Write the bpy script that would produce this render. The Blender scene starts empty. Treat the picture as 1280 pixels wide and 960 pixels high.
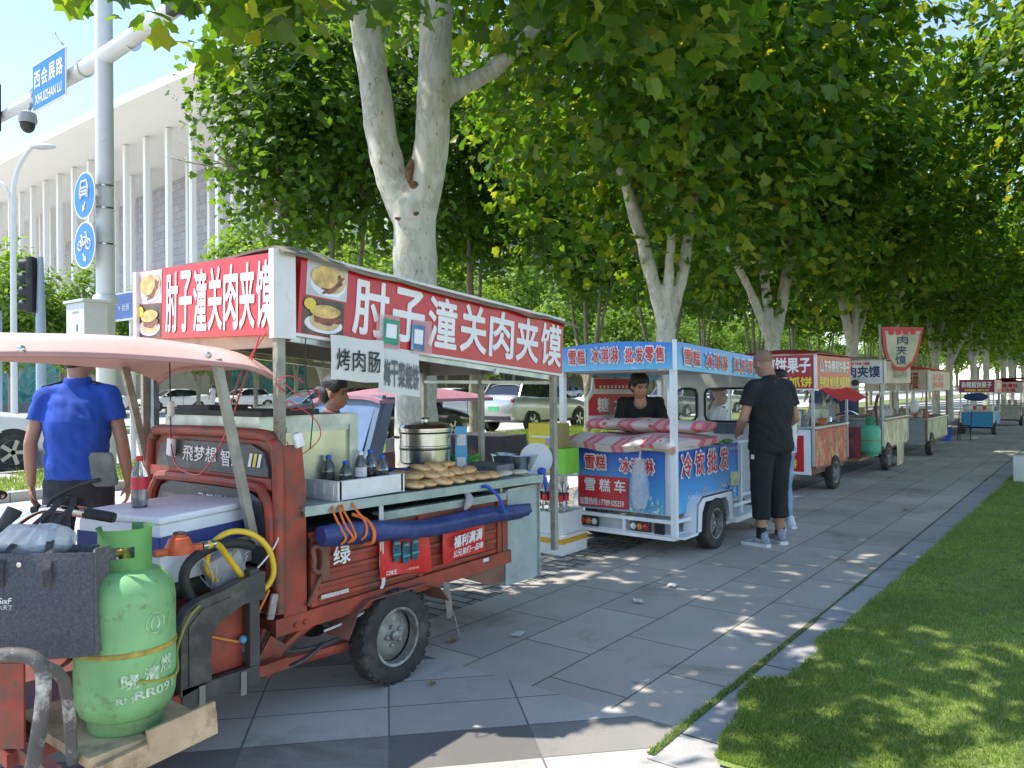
import bpy, bmesh, math, random
from mathutils import Vector, Matrix, Quaternion, noise
random.seed(7)
SC = bpy.context.scene
COL = SC.collection
R = math.radians
PI = math.pi
V = Vector
# ------------------------------------------------------------------ materials
MATS = {}
def _c(c): return (c[0], c[1], c[2], 1.0)
def M(name, col, rough=.6, metal=0., var=.12, scale=7., bump=0., bscale=60., dirt=None, damt=.35, dscale=3.5, trans=0., alpha=1., emit=0., spec=.5, coat=0.):
    """a procedural Principled material: base colour broken up by noise, an optional second dirt colour with ragged edges, fine bump"""
    if name in MATS: return MATS[name]
    m = bpy.data.materials.new(name); m.use_nodes = True; nt = m.node_tree; n = nt.nodes; L = nt.links
    b = n['Principled BSDF']; tc = n.new('ShaderNodeTexCoord')
    nz = n.new('ShaderNodeTexNoise'); nz.inputs['Scale'].default_value = scale; nz.inputs['Detail'].default_value = 5
    L.new(tc.outputs['Object'], nz.inputs['Vector'])
    mx = n.new('ShaderNodeMix'); mx.data_type = 'RGBA'
    mx.inputs[6].default_value = _c([max(0, v*(1-var)) for v in col]); mx.inputs[7].default_value = _c([min(1, v*(1+var)) for v in col])
    rp = n.new('ShaderNodeValToRGB'); rp.color_ramp.elements[0].position = .3; rp.color_ramp.elements[1].position = .7
    L.new(nz.outputs[0], rp.inputs[0]); L.new(rp.outputs[0], mx.inputs[0]); out = mx.outputs[2]
    if dirt:
        n2 = n.new('ShaderNodeTexNoise'); n2.inputs['Scale'].default_value = dscale; n2.inputs['Detail'].default_value = 9; n2.inputs['Roughness'].default_value = .72
        L.new(tc.outputs['Object'], n2.inputs['Vector'])
        r2 = n.new('ShaderNodeValToRGB'); p = .5 + (.5-damt)*.35
        r2.color_ramp.elements[0].position = p-.03; r2.color_ramp.elements[1].position = min(1, p+.14)
        L.new(n2.outputs[0], r2.inputs[0])
        m2 = n.new('ShaderNodeMix'); m2.data_type = 'RGBA'; L.new(r2.outputs[0], m2.inputs[0]); L.new(out, m2.inputs[6]); m2.inputs[7].default_value = _c(dirt)
        out = m2.outputs[2]
    L.new(out, b.inputs['Base Color'])
    b.inputs['Roughness'].default_value = rough; b.inputs['Metallic'].default_value = metal
    b.inputs['Specular IOR Level'].default_value = spec
    b.inputs['Transmission Weight'].default_value = trans; b.inputs['Alpha'].default_value = alpha
    if coat: b.inputs['Coat Weight'].default_value = coat; b.inputs['Coat Roughness'].default_value = .05
    if emit: L.new(out, b.inputs['Emission Color']); b.inputs['Emission Strength'].default_value = emit
    if bump:
        n3 = n.new('ShaderNodeTexNoise'); n3.inputs['Scale'].default_value = bscale; n3.inputs['Detail'].default_value = 4
        L.new(tc.outputs['Object'], n3.inputs['Vector'])
        bp = n.new('ShaderNodeBump'); bp.inputs['Strength'].default_value = bump; bp.inputs['Distance'].default_value = .02
        L.new(n3.outputs[0], bp.inputs['Height']); L.new(bp.outputs[0], b.inputs['Normal'])
    MATS[name] = m
    return m
def nodes_of(name):
    m = bpy.data.materials.new(name); m.use_nodes = True; MATS[name] = m
    return m, m.node_tree.nodes, m.node_tree.links, m.node_tree.nodes['Principled BSDF']
# ------------------------------------------------------------------ mesh helper
def frame_for(d):
    d = d.normalized(); a = V((0,0,1)) if abs(d.z) < .95 else V((1,0,0))
    x = d.cross(a).normalized(); return x, d.cross(x).normalized()
ORG = {}
class MB:
    def __init__(s): s.bm = bmesh.new()
    def box(s, c, sz, rot=None, bev=0.):
        r = bmesh.ops.create_cube(s.bm, size=1.)
        vs = r['verts']
        m = Matrix.Translation(V(c)) @ (rot.to_matrix().to_4x4() if hasattr(rot, 'to_matrix') else (rot.to_4x4() if rot else Matrix.Identity(4))) @ Matrix.Diagonal((sz[0], sz[1], sz[2], 1))
        bmesh.ops.transform(s.bm, matrix=m, verts=vs)
        if bev:
            es = list({e for v in vs for e in v.link_edges})
            bmesh.ops.bevel(s.bm, geom=es, offset=min(bev, min(sz)*.45), segments=2, affect='EDGES', profile=.5)
        return s
    def bx(s, x0, x1, y0, y1, z0, z1, bev=0.):
        return s.box(((x0+x1)/2, (y0+y1)/2, (z0+z1)/2), (abs(x1-x0), abs(y1-y0), abs(z1-z0)), None, bev)
    def ring(s, c, x, y, rx, ry, n):
        return [s.bm.verts.new(V(c) + x*(rx*math.cos(2*PI*i/n)) + y*(ry*math.sin(2*PI*i/n))) for i in range(n)]
    def skin(s, rings, cap=True, closed=False):
        n = len(rings[0]); k = len(rings)
        for a in range(k if closed else k-1):
            A, B = rings[a], rings[(a+1) % k]
            for i in range(n):
                try: s.bm.faces.new((A[i], A[(i+1) % n], B[(i+1) % n], B[i]))
                except ValueError: pass
        if cap and not closed:
            for q in (rings[0][::-1], rings[-1]):
                try: s.bm.faces.new(q)
                except ValueError: pass
        return s
    def tube(s, pts, r, n=8, closed=False, cap=True, smooth=0):
        pts = [V(p) for p in pts]
        rr = list(r) if isinstance(r, (list, tuple)) else [r]*len(pts)
        if smooth and len(pts) > 2:
            P, Q = [], []; m = len(pts)
            for i in range(m if closed else m-1):
                if closed: p0, p1, p2, p3 = pts[i-1], pts[i], pts[(i+1) % m], pts[(i+2) % m]
                else: p0, p1, p2, p3 = pts[max(i-1, 0)], pts[i], pts[i+1], pts[min(i+2, m-1)]
                for j in range(smooth):
                    t = j/smooth
                    P.append(.5*((2*p1) + (p2-p0)*t + (2*p0-5*p1+4*p2-p3)*t*t + (3*p1-p0-3*p2+p3)*t**3)); Q.append(rr[i]*(1-t)+rr[(i+1) % m]*t)
            if not closed: P.append(pts[-1]); Q.append(rr[-1])
            pts, rr = P, Q
        m = len(pts); rings = []; x = None
        for i, p in enumerate(pts):
            if closed: d = pts[(i+1) % m] - pts[i-1]
            else: d = pts[min(i+1, m-1)] - pts[max(i-1, 0)]
            if d.length < 1e-7: d = V((0,0,1))
            d.normalize()
            if x is None: x, y = frame_for(d)
            else:
                x = x - d*x.dot(d)
                if x.length < 1e-5: x, y = frame_for(d)
                x.normalize(); y = d.cross(x)
            rings.append(s.ring(p, x, y, rr[i], rr[i], n))
        return s.skin(rings, cap, closed)
    def bar(s, a, b, w, h=None, up=(0,0,1)):
        a, b = V(a), V(b); d = b-a; h = h or w; L = d.length; d.normalize(); u = V(up)
        if abs(d.dot(u)) > .98: u = V((0,1,0))
        x = d.cross(u).normalized(); z = x.cross(d)
        return s.box((a+b)/2, (w, L, h), Matrix((x, d, z)).transposed())
    def lathe(s, prof, c=(0,0,0), axis=(0,0,1), n=24, cap=True, arc=None):
        d = V(axis).normalized(); x, y = frame_for(d); c = V(c)
        if arc:
            rings = [[s.bm.verts.new(c + d*h + x*(r*math.cos(arc[0]+(arc[1]-arc[0])*i/n)) + y*(r*math.sin(arc[0]+(arc[1]-arc[0])*i/n))) for i in range(n+1)] for r, h in prof]
            for A, B in zip(rings, rings[1:]):
                for i in range(n): s.bm.faces.new((A[i], A[i+1], B[i+1], B[i]))
            return s
        rings = [s.ring(c + d*h, x, y, max(r, 1e-4), max(r, 1e-4), n) for r, h in prof]
        return s.skin(rings, cap)
    def ball(s, c, r, n=12, rot=None):
        r = (r, r, r) if isinstance(r, (int, float)) else r
        q = bmesh.ops.create_uvsphere(s.bm, u_segments=n, v_segments=max(6, n*2//3), radius=1.)
        m = Matrix.Translation(V(c)) @ (rot.to_4x4() if rot else Matrix.Identity(4)) @ Matrix.Diagonal((r[0], r[1], r[2], 1))
        bmesh.ops.transform(s.bm, matrix=m, verts=q['verts']); return s
    def poly(s, pts):
        s.bm.faces.new([s.bm.verts.new(V(p)) for p in pts]); return s
    def prism(s, pts, d):
        """closed outline extruded by vector d"""
        d = V(d); a = [s.bm.verts.new(V(p)) for p in pts]; b = [s.bm.verts.new(V(p)+d) for p in pts]
        return s.skin([a, b])
    def sheet(s, f, nu, nv, thick=0.):
        g = [[s.bm.verts.new(V(f(i/nu, j/nv))) for j in range(nv+1)] for i in range(nu+1)]
        fs = [s.bm.faces.new((g[i][j], g[i+1][j], g[i+1][j+1], g[i][j+1])) for i in range(nu) for j in range(nv)]
        if thick:
            bmesh.ops.recalc_face_normals(s.bm, faces=fs)
            bmesh.ops.solidify(s.bm, geom=fs, thickness=thick)
        return s
    def bevel(s, w, seg=2, ang=30):
        es = [e for e in s.bm.edges if len(e.link_faces) == 2 and e.calc_face_angle(0) > R(ang)]
        bmesh.ops.bevel(s.bm, geom=es, offset=w, segments=seg, affect='EDGES', profile=.5, clamp_overlap=True); return s
    def wobble(s, amp, sc=4.):
        for v in s.bm.verts: v.co += noise.noise_vector(v.co*sc)*amp
        return s
    def build(s, name, mat, parent=None, smooth=False, ang=40, label=None, recalc=True):
        if recalc: bmesh.ops.recalc_face_normals(s.bm, faces=s.bm.faces)
        me = bpy.data.meshes.new(name)
        vs = s.bm.verts
        if parent is not None: o0 = ORG.get(parent.name, V((0,0,0)))
        else:
            lo = [min(v.co[i] for v in vs) for i in range(3)]; hi = [max(v.co[i] for v in vs) for i in range(3)]
            o0 = V(((lo[0]+hi[0])/2, (lo[1]+hi[1])/2, lo[2]))
        for v in vs: v.co -= o0
        s.bm.to_mesh(me); s.bm.free()
        for m in (mat if isinstance(mat, (list, tuple)) else [mat]): me.materials.append(m)
        if smooth:
            for p in me.polygons: p.use_smooth = True
            try: me.set_sharp_from_angle(angle=R(ang))
            except Exception: pass
        ob = bpy.data.objects.new(name, me); COL.objects.link(ob)
        if parent is not None: ob.parent = parent
        else: ob.location = o0
        ORG[ob.name] = o0
        if label: ob['label'] = label
        return ob
def tag(o, label=None, cat=None, group=None, kind=None):
    if label: o['label'] = label
    if cat: o['category'] = cat
    if group: o['group'] = group
    if kind: o['kind'] = kind
    return o
def thing(name, label, cat, loc=(0,0,0), group=None):
    o = bpy.data.objects.new(name, None); COL.objects.link(o); o.location = loc; o.empty_display_size = .1
    ORG[o.name] = V(loc)
    return tag(o, label, cat, group)
def copy_tree(o, parent=None):
    c = o.copy(); COL.objects.link(c)
    if parent is not None: c.parent = parent
    for ch in KIDS.get(o.name, None) or [k for k in o.children]: copy_tree(ch, c)
    return c
KIDS = {}
BENCH = bpy.data.scenes.new('bench')      # an empty scene where curves and modifiers are turned into meshes; removed at the end
def evaluated(o):
    BENCH.collection.objects.link(o); vl = BENCH.view_layers[0]; vl.update()
    me = bpy.data.meshes.new_from_object(o.evaluated_get(vl.depsgraph)); BENCH.collection.objects.unlink(o); return me
def fuse(mb, name, mat, parent, vox, it=4, fac=.5, folds=0):
    """one continuous skin out of overlapping volumes"""
    bmesh.ops.recalc_face_normals(mb.bm, faces=mb.bm.faces)
    me = bpy.data.meshes.new(name); mb.bm.to_mesh(me); mb.bm.free(); o = bpy.data.objects.new(name, me)
    m = o.modifiers.new('r', 'REMESH'); m.mode = 'VOXEL'; m.voxel_size = vox; m.use_smooth_shade = True
    if it: s = o.modifiers.new('s', 'SMOOTH'); s.factor = fac; s.iterations = it
    me2 = evaluated(o); bpy.data.objects.remove(o)
    if folds:
        nn = [v.normal.copy() for v in me2.vertices]
        for v, n_ in zip(me2.vertices, nn):
            p = v.co; k = noise.noise(V((p.x*6, p.y*6, p.z*5)))+.7*abs(noise.noise(V((p.x*11+p.z*9, p.y*11-p.z*5, p.z*7))))-.25+.4*noise.noise(V((p.x*25+p.z*14, p.y*25, p.z*16))); v.co = p+n_*k*folds
    me2.materials.clear(); me2.materials.append(mat); me2.name = name
    for p in me2.polygons: p.use_smooth = True
    ob = bpy.data.objects.new(name, me2); COL.objects.link(ob); ob.parent = parent; ORG[ob.name] = V((0,0,0)); return ob
def text(s, c, xd, ud, w, h, mat, parent, name='lettering', bold=0., off=.003, fit=True, shear=0., warp=None):
    """letters as a flat mesh centred at c, running along xd with ud up, stretched to w x h"""
    cu = bpy.data.curves.new('letters', 'FONT'); cu.body = s; cu.size = 1.; cu.resolution_u = 3; cu.shear = shear
    t = bpy.data.objects.new('letters', cu); me = evaluated(t)
    bpy.data.objects.remove(t); bpy.data.curves.remove(cu)
    xd, ud = V(xd).normalized(), V(ud).normalized(); nn = xd.cross(ud)
    if not me.vertices: return None
    xs = [v.co.x for v in me.vertices]; ys = [v.co.y for v in me.vertices]
    x0, x1, y0, y1 = min(xs), max(xs), min(ys), max(ys)
    sx = (w-bold*w*0)/max(x1-x0, 1e-6); sy = h/max(y1-y0, 1e-6)
    if not fit: sx = sy = min(sx, sy)
    o0 = ORG.get(parent.name, V((0,0,0))); c = V(c) - o0
    bm = bmesh.new(); bm.from_mesh(me)
    for v in bm.verts: v.co = ((v.co.x-(x0+x1)/2)*sx, (v.co.y-(y0+y1)/2)*sy, 0)
    if bold:      # a heavier stroke: the outline repeated a hair apart in eight directions, each a fraction of a millimetre higher
        g = bm.verts[:]+bm.edges[:]+bm.faces[:]; bx, by = bold*sx, bold*sy
        for k, (i, j) in enumerate(((1,0),(-1,0),(0,1),(0,-1),(.7,.7),(-.7,.7),(.7,-.7),(-.7,-.7))):
            d = bmesh.ops.duplicate(bm, geom=g)
            bmesh.ops.translate(bm, vec=(i*bx, j*by, .00012*(k+1)), verts=[q for q in d['geom'] if isinstance(q, bmesh.types.BMVert)])
    for v in bm.verts:
        v.co = warp(v.co.x, v.co.y, v.co.z+off)-o0 if warp else c + xd*v.co.x + ud*v.co.y + nn*(v.co.z+off)
    bm.to_mesh(me); bm.free()
    me.materials.clear(); me.materials.append(mat)
    ob = bpy.data.objects.new(name, me); COL.objects.link(ob); ob.parent = parent; ORG[ob.name] = o0
    return ob
# ------------------------------------------------------------------ camera, world, sun
cam = bpy.data.cameras.new('camera'); co = bpy.data.objects.new('camera', cam); COL.objects.link(co); SC.camera = co
cam.sensor_width = 36; cam.lens = 27.; cam.clip_end = 2000; cam.clip_start = .05
_a, _r, _p = R(37.7), R(.5), math.atan(4.5/960)
F0 = V((-math.sin(_a), math.cos(_a), 0)); R0 = V((math.cos(_a), math.sin(_a), 0)); U0 = V((0,0,1))
_F = F0*math.cos(_p) + U0*math.sin(_p); _U = U0*math.cos(_p) - F0*math.sin(_p)
_R = R0*math.cos(_r) - _U*math.sin(_r); _U = _U*math.cos(_r) + R0*math.sin(_r)
co.matrix_world = Matrix.Translation((0,0,1.47)) @ Matrix((_R, _U, -_F)).transposed().to_4x4()
SUN = V((-.42, -.27, .87)).normalized()
w = bpy.data.worlds.new('World'); SC.world = w; w.use_nodes = True
sk = w.node_tree.nodes.new('ShaderNodeTexSky'); sk.sky_type = 'NISHITA'; sk.sun_disc = False
sk.sun_elevation = math.asin(SUN.z); sk.sun_rotation = math.atan2(SUN.x, SUN.y); sk.air_density = 1.0; sk.dust_density = .05; sk.ozone_density = 1.0; sk.air_density = .8
bg = w.node_tree.nodes['Background']; bg.inputs[1].default_value = .15
wm = w.node_tree.nodes.new('ShaderNodeMix'); wm.data_type = 'RGBA'; wm.blend_type = 'MULTIPLY'; wm.inputs[0].default_value = 1; wm.inputs[7].default_value = (1.06,1.,.90,1); w.node_tree.links.new(sk.outputs[0], wm.inputs[6]); w.node_tree.links.new(wm.outputs[2], bg.inputs[0])
sl = bpy.data.lights.new('sun', 'SUN'); sl.energy = 2.7; sl.angle = R(.53); sl.color = (1, .95, .87)
so = bpy.data.objects.new('sun', sl); COL.objects.link(so); so.rotation_euler = SUN.to_track_quat('Z', 'Y').to_euler()
SC.view_settings.view_transform = 'Standard'; SC.view_settings.look = 'None'; SC.view_settings.exposure = 1.5; SC.view_settings.gamma = 1
SC.render.engine = 'CYCLES'; SC.cycles.max_bounces = 9; SC.cycles.diffuse_bounces = 5; SC.cycles.glossy_bounces = 3; SC.cycles.transmission_bounces = 6; SC.cycles.transparent_max_bounces = 8
SC.cycles.use_denoising = True; SC.cycles.caustics_reflective = False; SC.cycles.caustics_refractive = False
try: SC.cycles.denoiser = 'OPENIMAGEDENOISE'
except Exception: pass
# ------------------------------------------------------------------ ground
def struct(name, mb, mat, **k):
    o = mb.build(name, mat, **k); o['kind'] = 'structure'; return o
def mat_slabs(name, c1, c2, cm, bw, rh, rot, mortar=.008, offs=.5, speck=.25, patch=.42):
    m, n, L, b = nodes_of(name)
    tc = n.new('ShaderNodeNewGeometry'); mp = n.new('ShaderNodeMapping'); mp.inputs['Rotation'].default_value = (0,0,rot)
    L.new(tc.outputs['Position'], mp.inputs[0])
    br = n.new('ShaderNodeTexBrick'); br.offset = offs; br.inputs['Scale'].default_value = 1; br.inputs['Brick Width'].default_value = bw; br.inputs['Row Height'].default_value = rh
    br.inputs['Mortar Size'].default_value = mortar; br.inputs['Mortar Smooth'].default_value = .3
    br.inputs['Color1'].default_value = _c(c1); br.inputs['Color2'].default_value = _c(c2); br.inputs['Mortar'].default_value = _c(cm)
    L.new(mp.outputs[0], br.inputs[0])
    nz = n.new('ShaderNodeTexNoise'); nz.inputs['Scale'].default_value = 160; nz.inputs['Detail'].default_value = 3; L.new(tc.outputs['Position'], nz.inputs[0])
    n2 = n.new('ShaderNodeTexNoise'); n2.inputs['Scale'].default_value = .9; n2.inputs['Detail'].default_value = 7; n2.inputs['Roughness'].default_value = .65; L.new(tc.outputs['Position'], n2.inputs[0])
    ma = n.new('ShaderNodeMath'); ma.operation = 'MULTIPLY_ADD'; ma.inputs[1].default_value = speck*2; ma.inputs[2].default_value = 1-speck; L.new(nz.outputs[0], ma.inputs[0])
    mb_ = n.new('ShaderNodeMath'); mb_.operation = 'MULTIPLY_ADD'; mb_.inputs[1].default_value = patch*2; mb_.inputs[2].default_value = 1-patch; L.new(n2.outputs[0], mb_.inputs[0])
    mm = n.new('ShaderNodeMath'); mm.operation = 'MULTIPLY'; L.new(ma.outputs[0], mm.inputs[0]); L.new(mb_.outputs[0], mm.inputs[1])
    # dark stains with shapes of their own: dropped food, oil, gum
    vo = n.new('ShaderNodeTexVoronoi'); vo.inputs['Scale'].default_value = 2.3; L.new(tc.outputs['Position'], vo.inputs['Vector'])
    rs = n.new('ShaderNodeValToRGB'); rs.color_ramp.elements[0].position = .03; rs.color_ramp.elements[0].color = (.62,.62,.62,1); rs.color_ramp.elements[1].position = .075; L.new(vo.outputs['Distance'], rs.inputs[0])
    n4 = n.new('ShaderNodeTexNoise'); n4.inputs['Scale'].default_value = 1.7; n4.inputs['Detail'].default_value = 8; n4.inputs['Roughness'].default_value = .7; n4.inputs['Distortion'].default_value = .5; L.new(tc.outputs['Position'], n4.inputs[0])
    r4 = n.new('ShaderNodeValToRGB'); r4.color_ramp.elements[0].position = .55; r4.color_ramp.elements[1].position = .66; r4.color_ramp.elements[1].color = (.74,.72,.70,1); r4.color_ramp.elements[0].color = (1,1,1,1); L.new(n4.outputs[0], r4.inputs[0])
    v4 = n.new('ShaderNodeMix'); v4.data_type = 'RGBA'; v4.blend_type = 'MULTIPLY'; v4.inputs[0].default_value = 1; L.new(br.outputs[0], v4.inputs[6]); L.new(r4.outputs[0], v4.inputs[7])
    vm = n.new('ShaderNodeMix'); vm.data_type = 'RGBA'; vm.blend_type = 'MULTIPLY'; vm.inputs[0].default_value = 1; L.new(v4.outputs[2], vm.inputs[6]); L.new(mm.outputs[0], vm.inputs[7])
    v2 = n.new('ShaderNodeMix'); v2.data_type = 'RGBA'; v2.blend_type = 'MULTIPLY'; v2.inputs[0].default_value = 1; L.new(vm.outputs[2], v2.inputs[6]); L.new(rs.outputs[0], v2.inputs[7])
    L.new(v2.outputs[2], b.inputs['Base Color']); b.inputs['Roughness'].default_value = .75; b.inputs['Specular IOR Level'].default_value = .3
    bp = n.new('ShaderNodeBump'); bp.inputs['Strength'].default_value = .35; bp.inputs['Distance'].default_value = .006
    ad = n.new('ShaderNodeMath'); ad.operation = 'MULTIPLY_ADD'; ad.inputs[1].default_value = -1; L.new(br.outputs['Fac'], ad.inputs[0]); L.new(nz.outputs[0], ad.inputs[2])
    L.new(ad.outputs[0], bp.inputs['Height']); L.new(bp.outputs[0], b.inputs['Normal'])
    return m, br
m_path, _ = mat_slabs('granite_slabs', (.425,.372,.325), (.515,.452,.385), (.16,.145,.125), .8, .45, R(90), .006)
m_setts, _ = mat_slabs('granite_setts', (.25,.238,.222), (.36,.335,.305), (.08,.075,.067), .24, .11, 0, .014)
m_plaza, _br = mat_slabs('plaza_slabs', (.44,.405,.365), (.52,.48,.435), (.17,.155,.135), .6, .3, R(-47), .005, offs=.0)
# darker slabs woven through the plaza paving
def dark_tiles(m, br):
    nt = m.node_tree; n = nt.nodes; L = nt.links
    mp = br.inputs[0].links[0].from_node
    sx = n.new('ShaderNodeSeparateXYZ'); L.new(mp.outputs[0], sx.inputs[0])
    def fl(o, k, md):
        a = n.new('ShaderNodeMath'); a.operation = 'DIVIDE'; a.inputs[1].default_value = k; L.new(o, a.inputs[0])
        f = n.new('ShaderNodeMath'); f.operation = 'FLOOR'; L.new(a.outputs[0], f.inputs[0])
        return f.outputs[0]
    fx, fy = fl(sx.outputs[0], .6, 2), fl(sx.outputs[1], .3, 2)
    # rows come as three pale, then one of alternating dark and mid slabs
    md = n.new('ShaderNodeMath'); md.operation = 'FLOORED_MODULO'; md.inputs[1].default_value = 4; L.new(fy, md.inputs[0])
    cp = n.new('ShaderNodeMath'); cp.operation = 'COMPARE'; cp.inputs[1].default_value = DARKROW; cp.inputs[2].default_value = .1; L.new(md.outputs[0], cp.inputs[0])
    m2 = n.new('ShaderNodeMath'); m2.operation = 'FLOORED_MODULO'; m2.inputs[1].default_value = 2; L.new(fx, m2.inputs[0])
    k = n.new('ShaderNodeMath'); k.operation = 'MULTIPLY_ADD'; k.inputs[1].default_value = -.3; k.inputs[2].default_value = 1.; L.new(m2.outputs[0], k.inputs[0])
    pr = n.new('ShaderNodeMath'); pr.operation = 'MULTIPLY'; L.new(cp.outputs[0], pr.inputs[0]); L.new(k.outputs[0], pr.inputs[1])
    mx = n.new('ShaderNodeMix'); mx.data_type = 'RGBA'; L.new(pr.outputs[0], mx.inputs[0])
    src = br.outputs[0].links[0].to_socket
    L.new(br.outputs[0], mx.inputs[6]); mx.inputs[7].default_value = (.17,.16,.15,1)
    L.new(mx.outputs[2], src)
DARKROW = 2
dark_tiles(m_plaza, _br)
m_kerb, _ = mat_slabs('kerb_granite', (.33,.31,.295), (.40,.38,.36), (.08,.075,.07), 1.0, 5., R(90), .008, patch=.35)
m_lane, _ = mat_slabs('concrete_lane', (.52,.49,.45), (.56,.53,.49), (.25,.24,.22), 5., 2.9, R(90), .012, speck=.12, patch=.15)
m_road = M('asphalt', (.13,.13,.135), .85, var=.2, scale=3, bump=.3, bscale=200)
m_earth = M('far_ground', (.16,.15,.12), .95, var=.3, scale=.4)
m_white_line = M('road_paint', (.75,.75,.72), .7, var=.1, scale=9)
def sheetxy(x0, x1, y0, y1, z): return MB().poly([(x0,y0,z), (x1,y0,z), (x1,y1,z), (x0,y1,z)])
struct('ground', sheetxy(-600, 600, -300, 900, -.03), m_earth)
struct('plaza_paving', sheetxy(-11.55, 14, -14, 3.05, 0), m_plaza)
struct('footpath', sheetxy(-3.42, -1.45, 3.05, 170, 0), m_path)
struct('sett_paving', sheetxy(-6.2, -3.42, 3.05, 170, 0), m_setts)
struct('cycle_lane', sheetxy(-11.55, -6.2, 3.05, 170, 0), m_lane)
def ragged_edge():
    mb = MB(); n = 260
    # kerb stones whose lawn edge is eaten by grass
    y0 = 2.72; L = 110.
    a, b = [], []
    for i in range(n+1):
        y = y0 + L*(i/n)**2
        a.append(mb.bm.verts.new((-1.45, y, .004))); b.append(mb.bm.verts.new((-1.10, y, .004)))
    for i in range(n): mb.bm.faces.new((a[i], b[i], b[i+1], a[i+1]))
    return mb
struct('kerb', ragged_edge(), m_kerb)
m_joint = M('mossy_joint', (.07,.09,.03), .95, var=.5, scale=14)
mb = MB()
for i in range(170):
    ya = 2.75+i*.16; wj = .007+.016*max(0, noise.noise(V((i*.23, 5, 1))))+(.012 if i < 14 else 0)
    mb.poly([(-1.45-wj*.7, ya, .008), (-1.45+wj, ya, .008), (-1.45+wj, ya+.16, .008), (-1.45-wj*.7, ya+.16, .008)])
tag(mb.build('joint_moss', m_joint), 'moss and soil filling the joint between kerb and paving', None, None, 'stuff')
m_lawn = M('lawn_soil', (.17,.22,.05), .95, var=.4, scale=10, bump=.6, bscale=90)
EDGE = [(2.80,-1.20), (2.98,-1.26), (3.1,-1.27), (3.3,-1.31), (3.5,-1.38), (3.75,-1.40), (3.85,-1.27), (4.3,-1.26), (4.55,-1.33), (4.8,-1.27), (5.6,-1.26), (7.2,-1.24), (9.6,-1.22), (13,-1.19), (200,-1.16)]
def lawn_edge(y):
    for (a, p), (b, q) in zip(EDGE, EDGE[1:]):
        if y <= b: return p+(q-p)*max(0, (y-a)/(b-a)) + .02*noise.noise(V((y*5, 0, 0)))+.012*noise.noise(V((y*17, 3, 0)))
    return -1.16
mb = MB(); ys = [2.82+.04*i for i in range(300)]+[14.9+2*i for i in range(78)]
pr_ = [(mb.bm.verts.new((lawn_edge(y)+.012, y, .016)), mb.bm.verts.new((14, y, .016))) for y in ys]
for a, b in zip(pr_, pr_[1:]): mb.bm.faces.new((a[0], a[1], b[1], b[0]))
struct('lawn', mb, m_lawn)
# verge beside the carriageway
mb = MB(); mb.bx(-11.75, -11.55, -14, 170, -.02, .13, .01); struct('verge_kerb', mb, m_kerb)
struct('verge', sheetxy(-14.6, -11.75, 5., 170, .09), m_lawn)
struct('verge_path', sheetxy(-14.6, -11.75, -14, 5., .1), m_lane)
mb = MB(); mb.bx(-14.78, -14.6, -14, 170, -.02, .12, .01); struct('road_kerb', mb, m_kerb)
struct('road', sheetxy(-51, -14.78, -60, 300, -.012), M('pale_road', (.40,.39,.375), .85, var=.12, scale=2.5, bump=.2, bscale=150))
mb = MB()
for x in (-17.3, -20.8, -24.3, -33.5, -37.): 
    for i in range(40): mb.poly([(x-.07, -40+i*6, -.008), (x+.07, -40+i*6, -.008), (x+.07, -36.5+i*6, -.008), (x-.07, -36.5+i*6, -.008)])
struct('road_marking', mb, m_white_line)
# central strip of grass in the carriageway
mb = MB(); mb.bx(-29.4, -29.2, -60, 300, -.02, .16, .01); mb.bx(-26.8, -26.6, -60, 300, -.02, .16, .01); struct('median_kerb', mb, m_kerb)
struct('median', sheetxy(-29.2, -26.8, -60, 300, .12), M('median_lawn', (.12,.24,.035), .95, var=.35, scale=4))
mb = MB(); mb.bx(-46.2, -45.9, -60, 300, -.02, .14, .01); struct('far_kerb', mb, m_kerb)
struct('hall_bounce_ground', sheetxy(-300, -60, -40, 78, .06), M('pale_bounce_ground', (.55,.53,.49), .85, var=.06, scale=.3))  # unseen pale ground, added to bounce light up under the hall roof
struct('far_pavement', sheetxy(-75, -46.2, -60, 300, .1), M('far_paving', (.42,.40,.37), .85, var=.1, scale=2))
# ------------------------------------------------------------------ grass blades
def blades(name, spots, hmin, hmax, wd, mat):
    bm = bmesh.new()
    for x, y, z in spots:
        h = random.uniform(hmin, hmax); a = random.uniform(0, 2*PI); l = h*random.uniform(.1, .8); ww = wd*random.uniform(.6, 1.2)
        dx, dy = math.cos(a), math.sin(a)
        p = [(x-dy*ww, y+dx*ww, z), (x+dy*ww, y-dx*ww, z), (x+dx*l*.4+dy*ww*.7, y+dy*l*.4-dx*ww*.7, z+h*.6), (x+dx*l, y+dy*l, z+h*.95), (x+dx*l*.4-dy*ww*.7, y+dy*l*.4+dx*ww*.7, z+h*.6)]
        vs = [bm.verts.new(q) for q in p]; bm.faces.new(vs)
    me = bpy.data.meshes.new(name); bm.to_mesh(me); bm.free(); me.materials.append(mat)
    o = bpy.data.objects.new(name, me); COL.objects.link(o); o['kind'] = 'stuff'; return o
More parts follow.
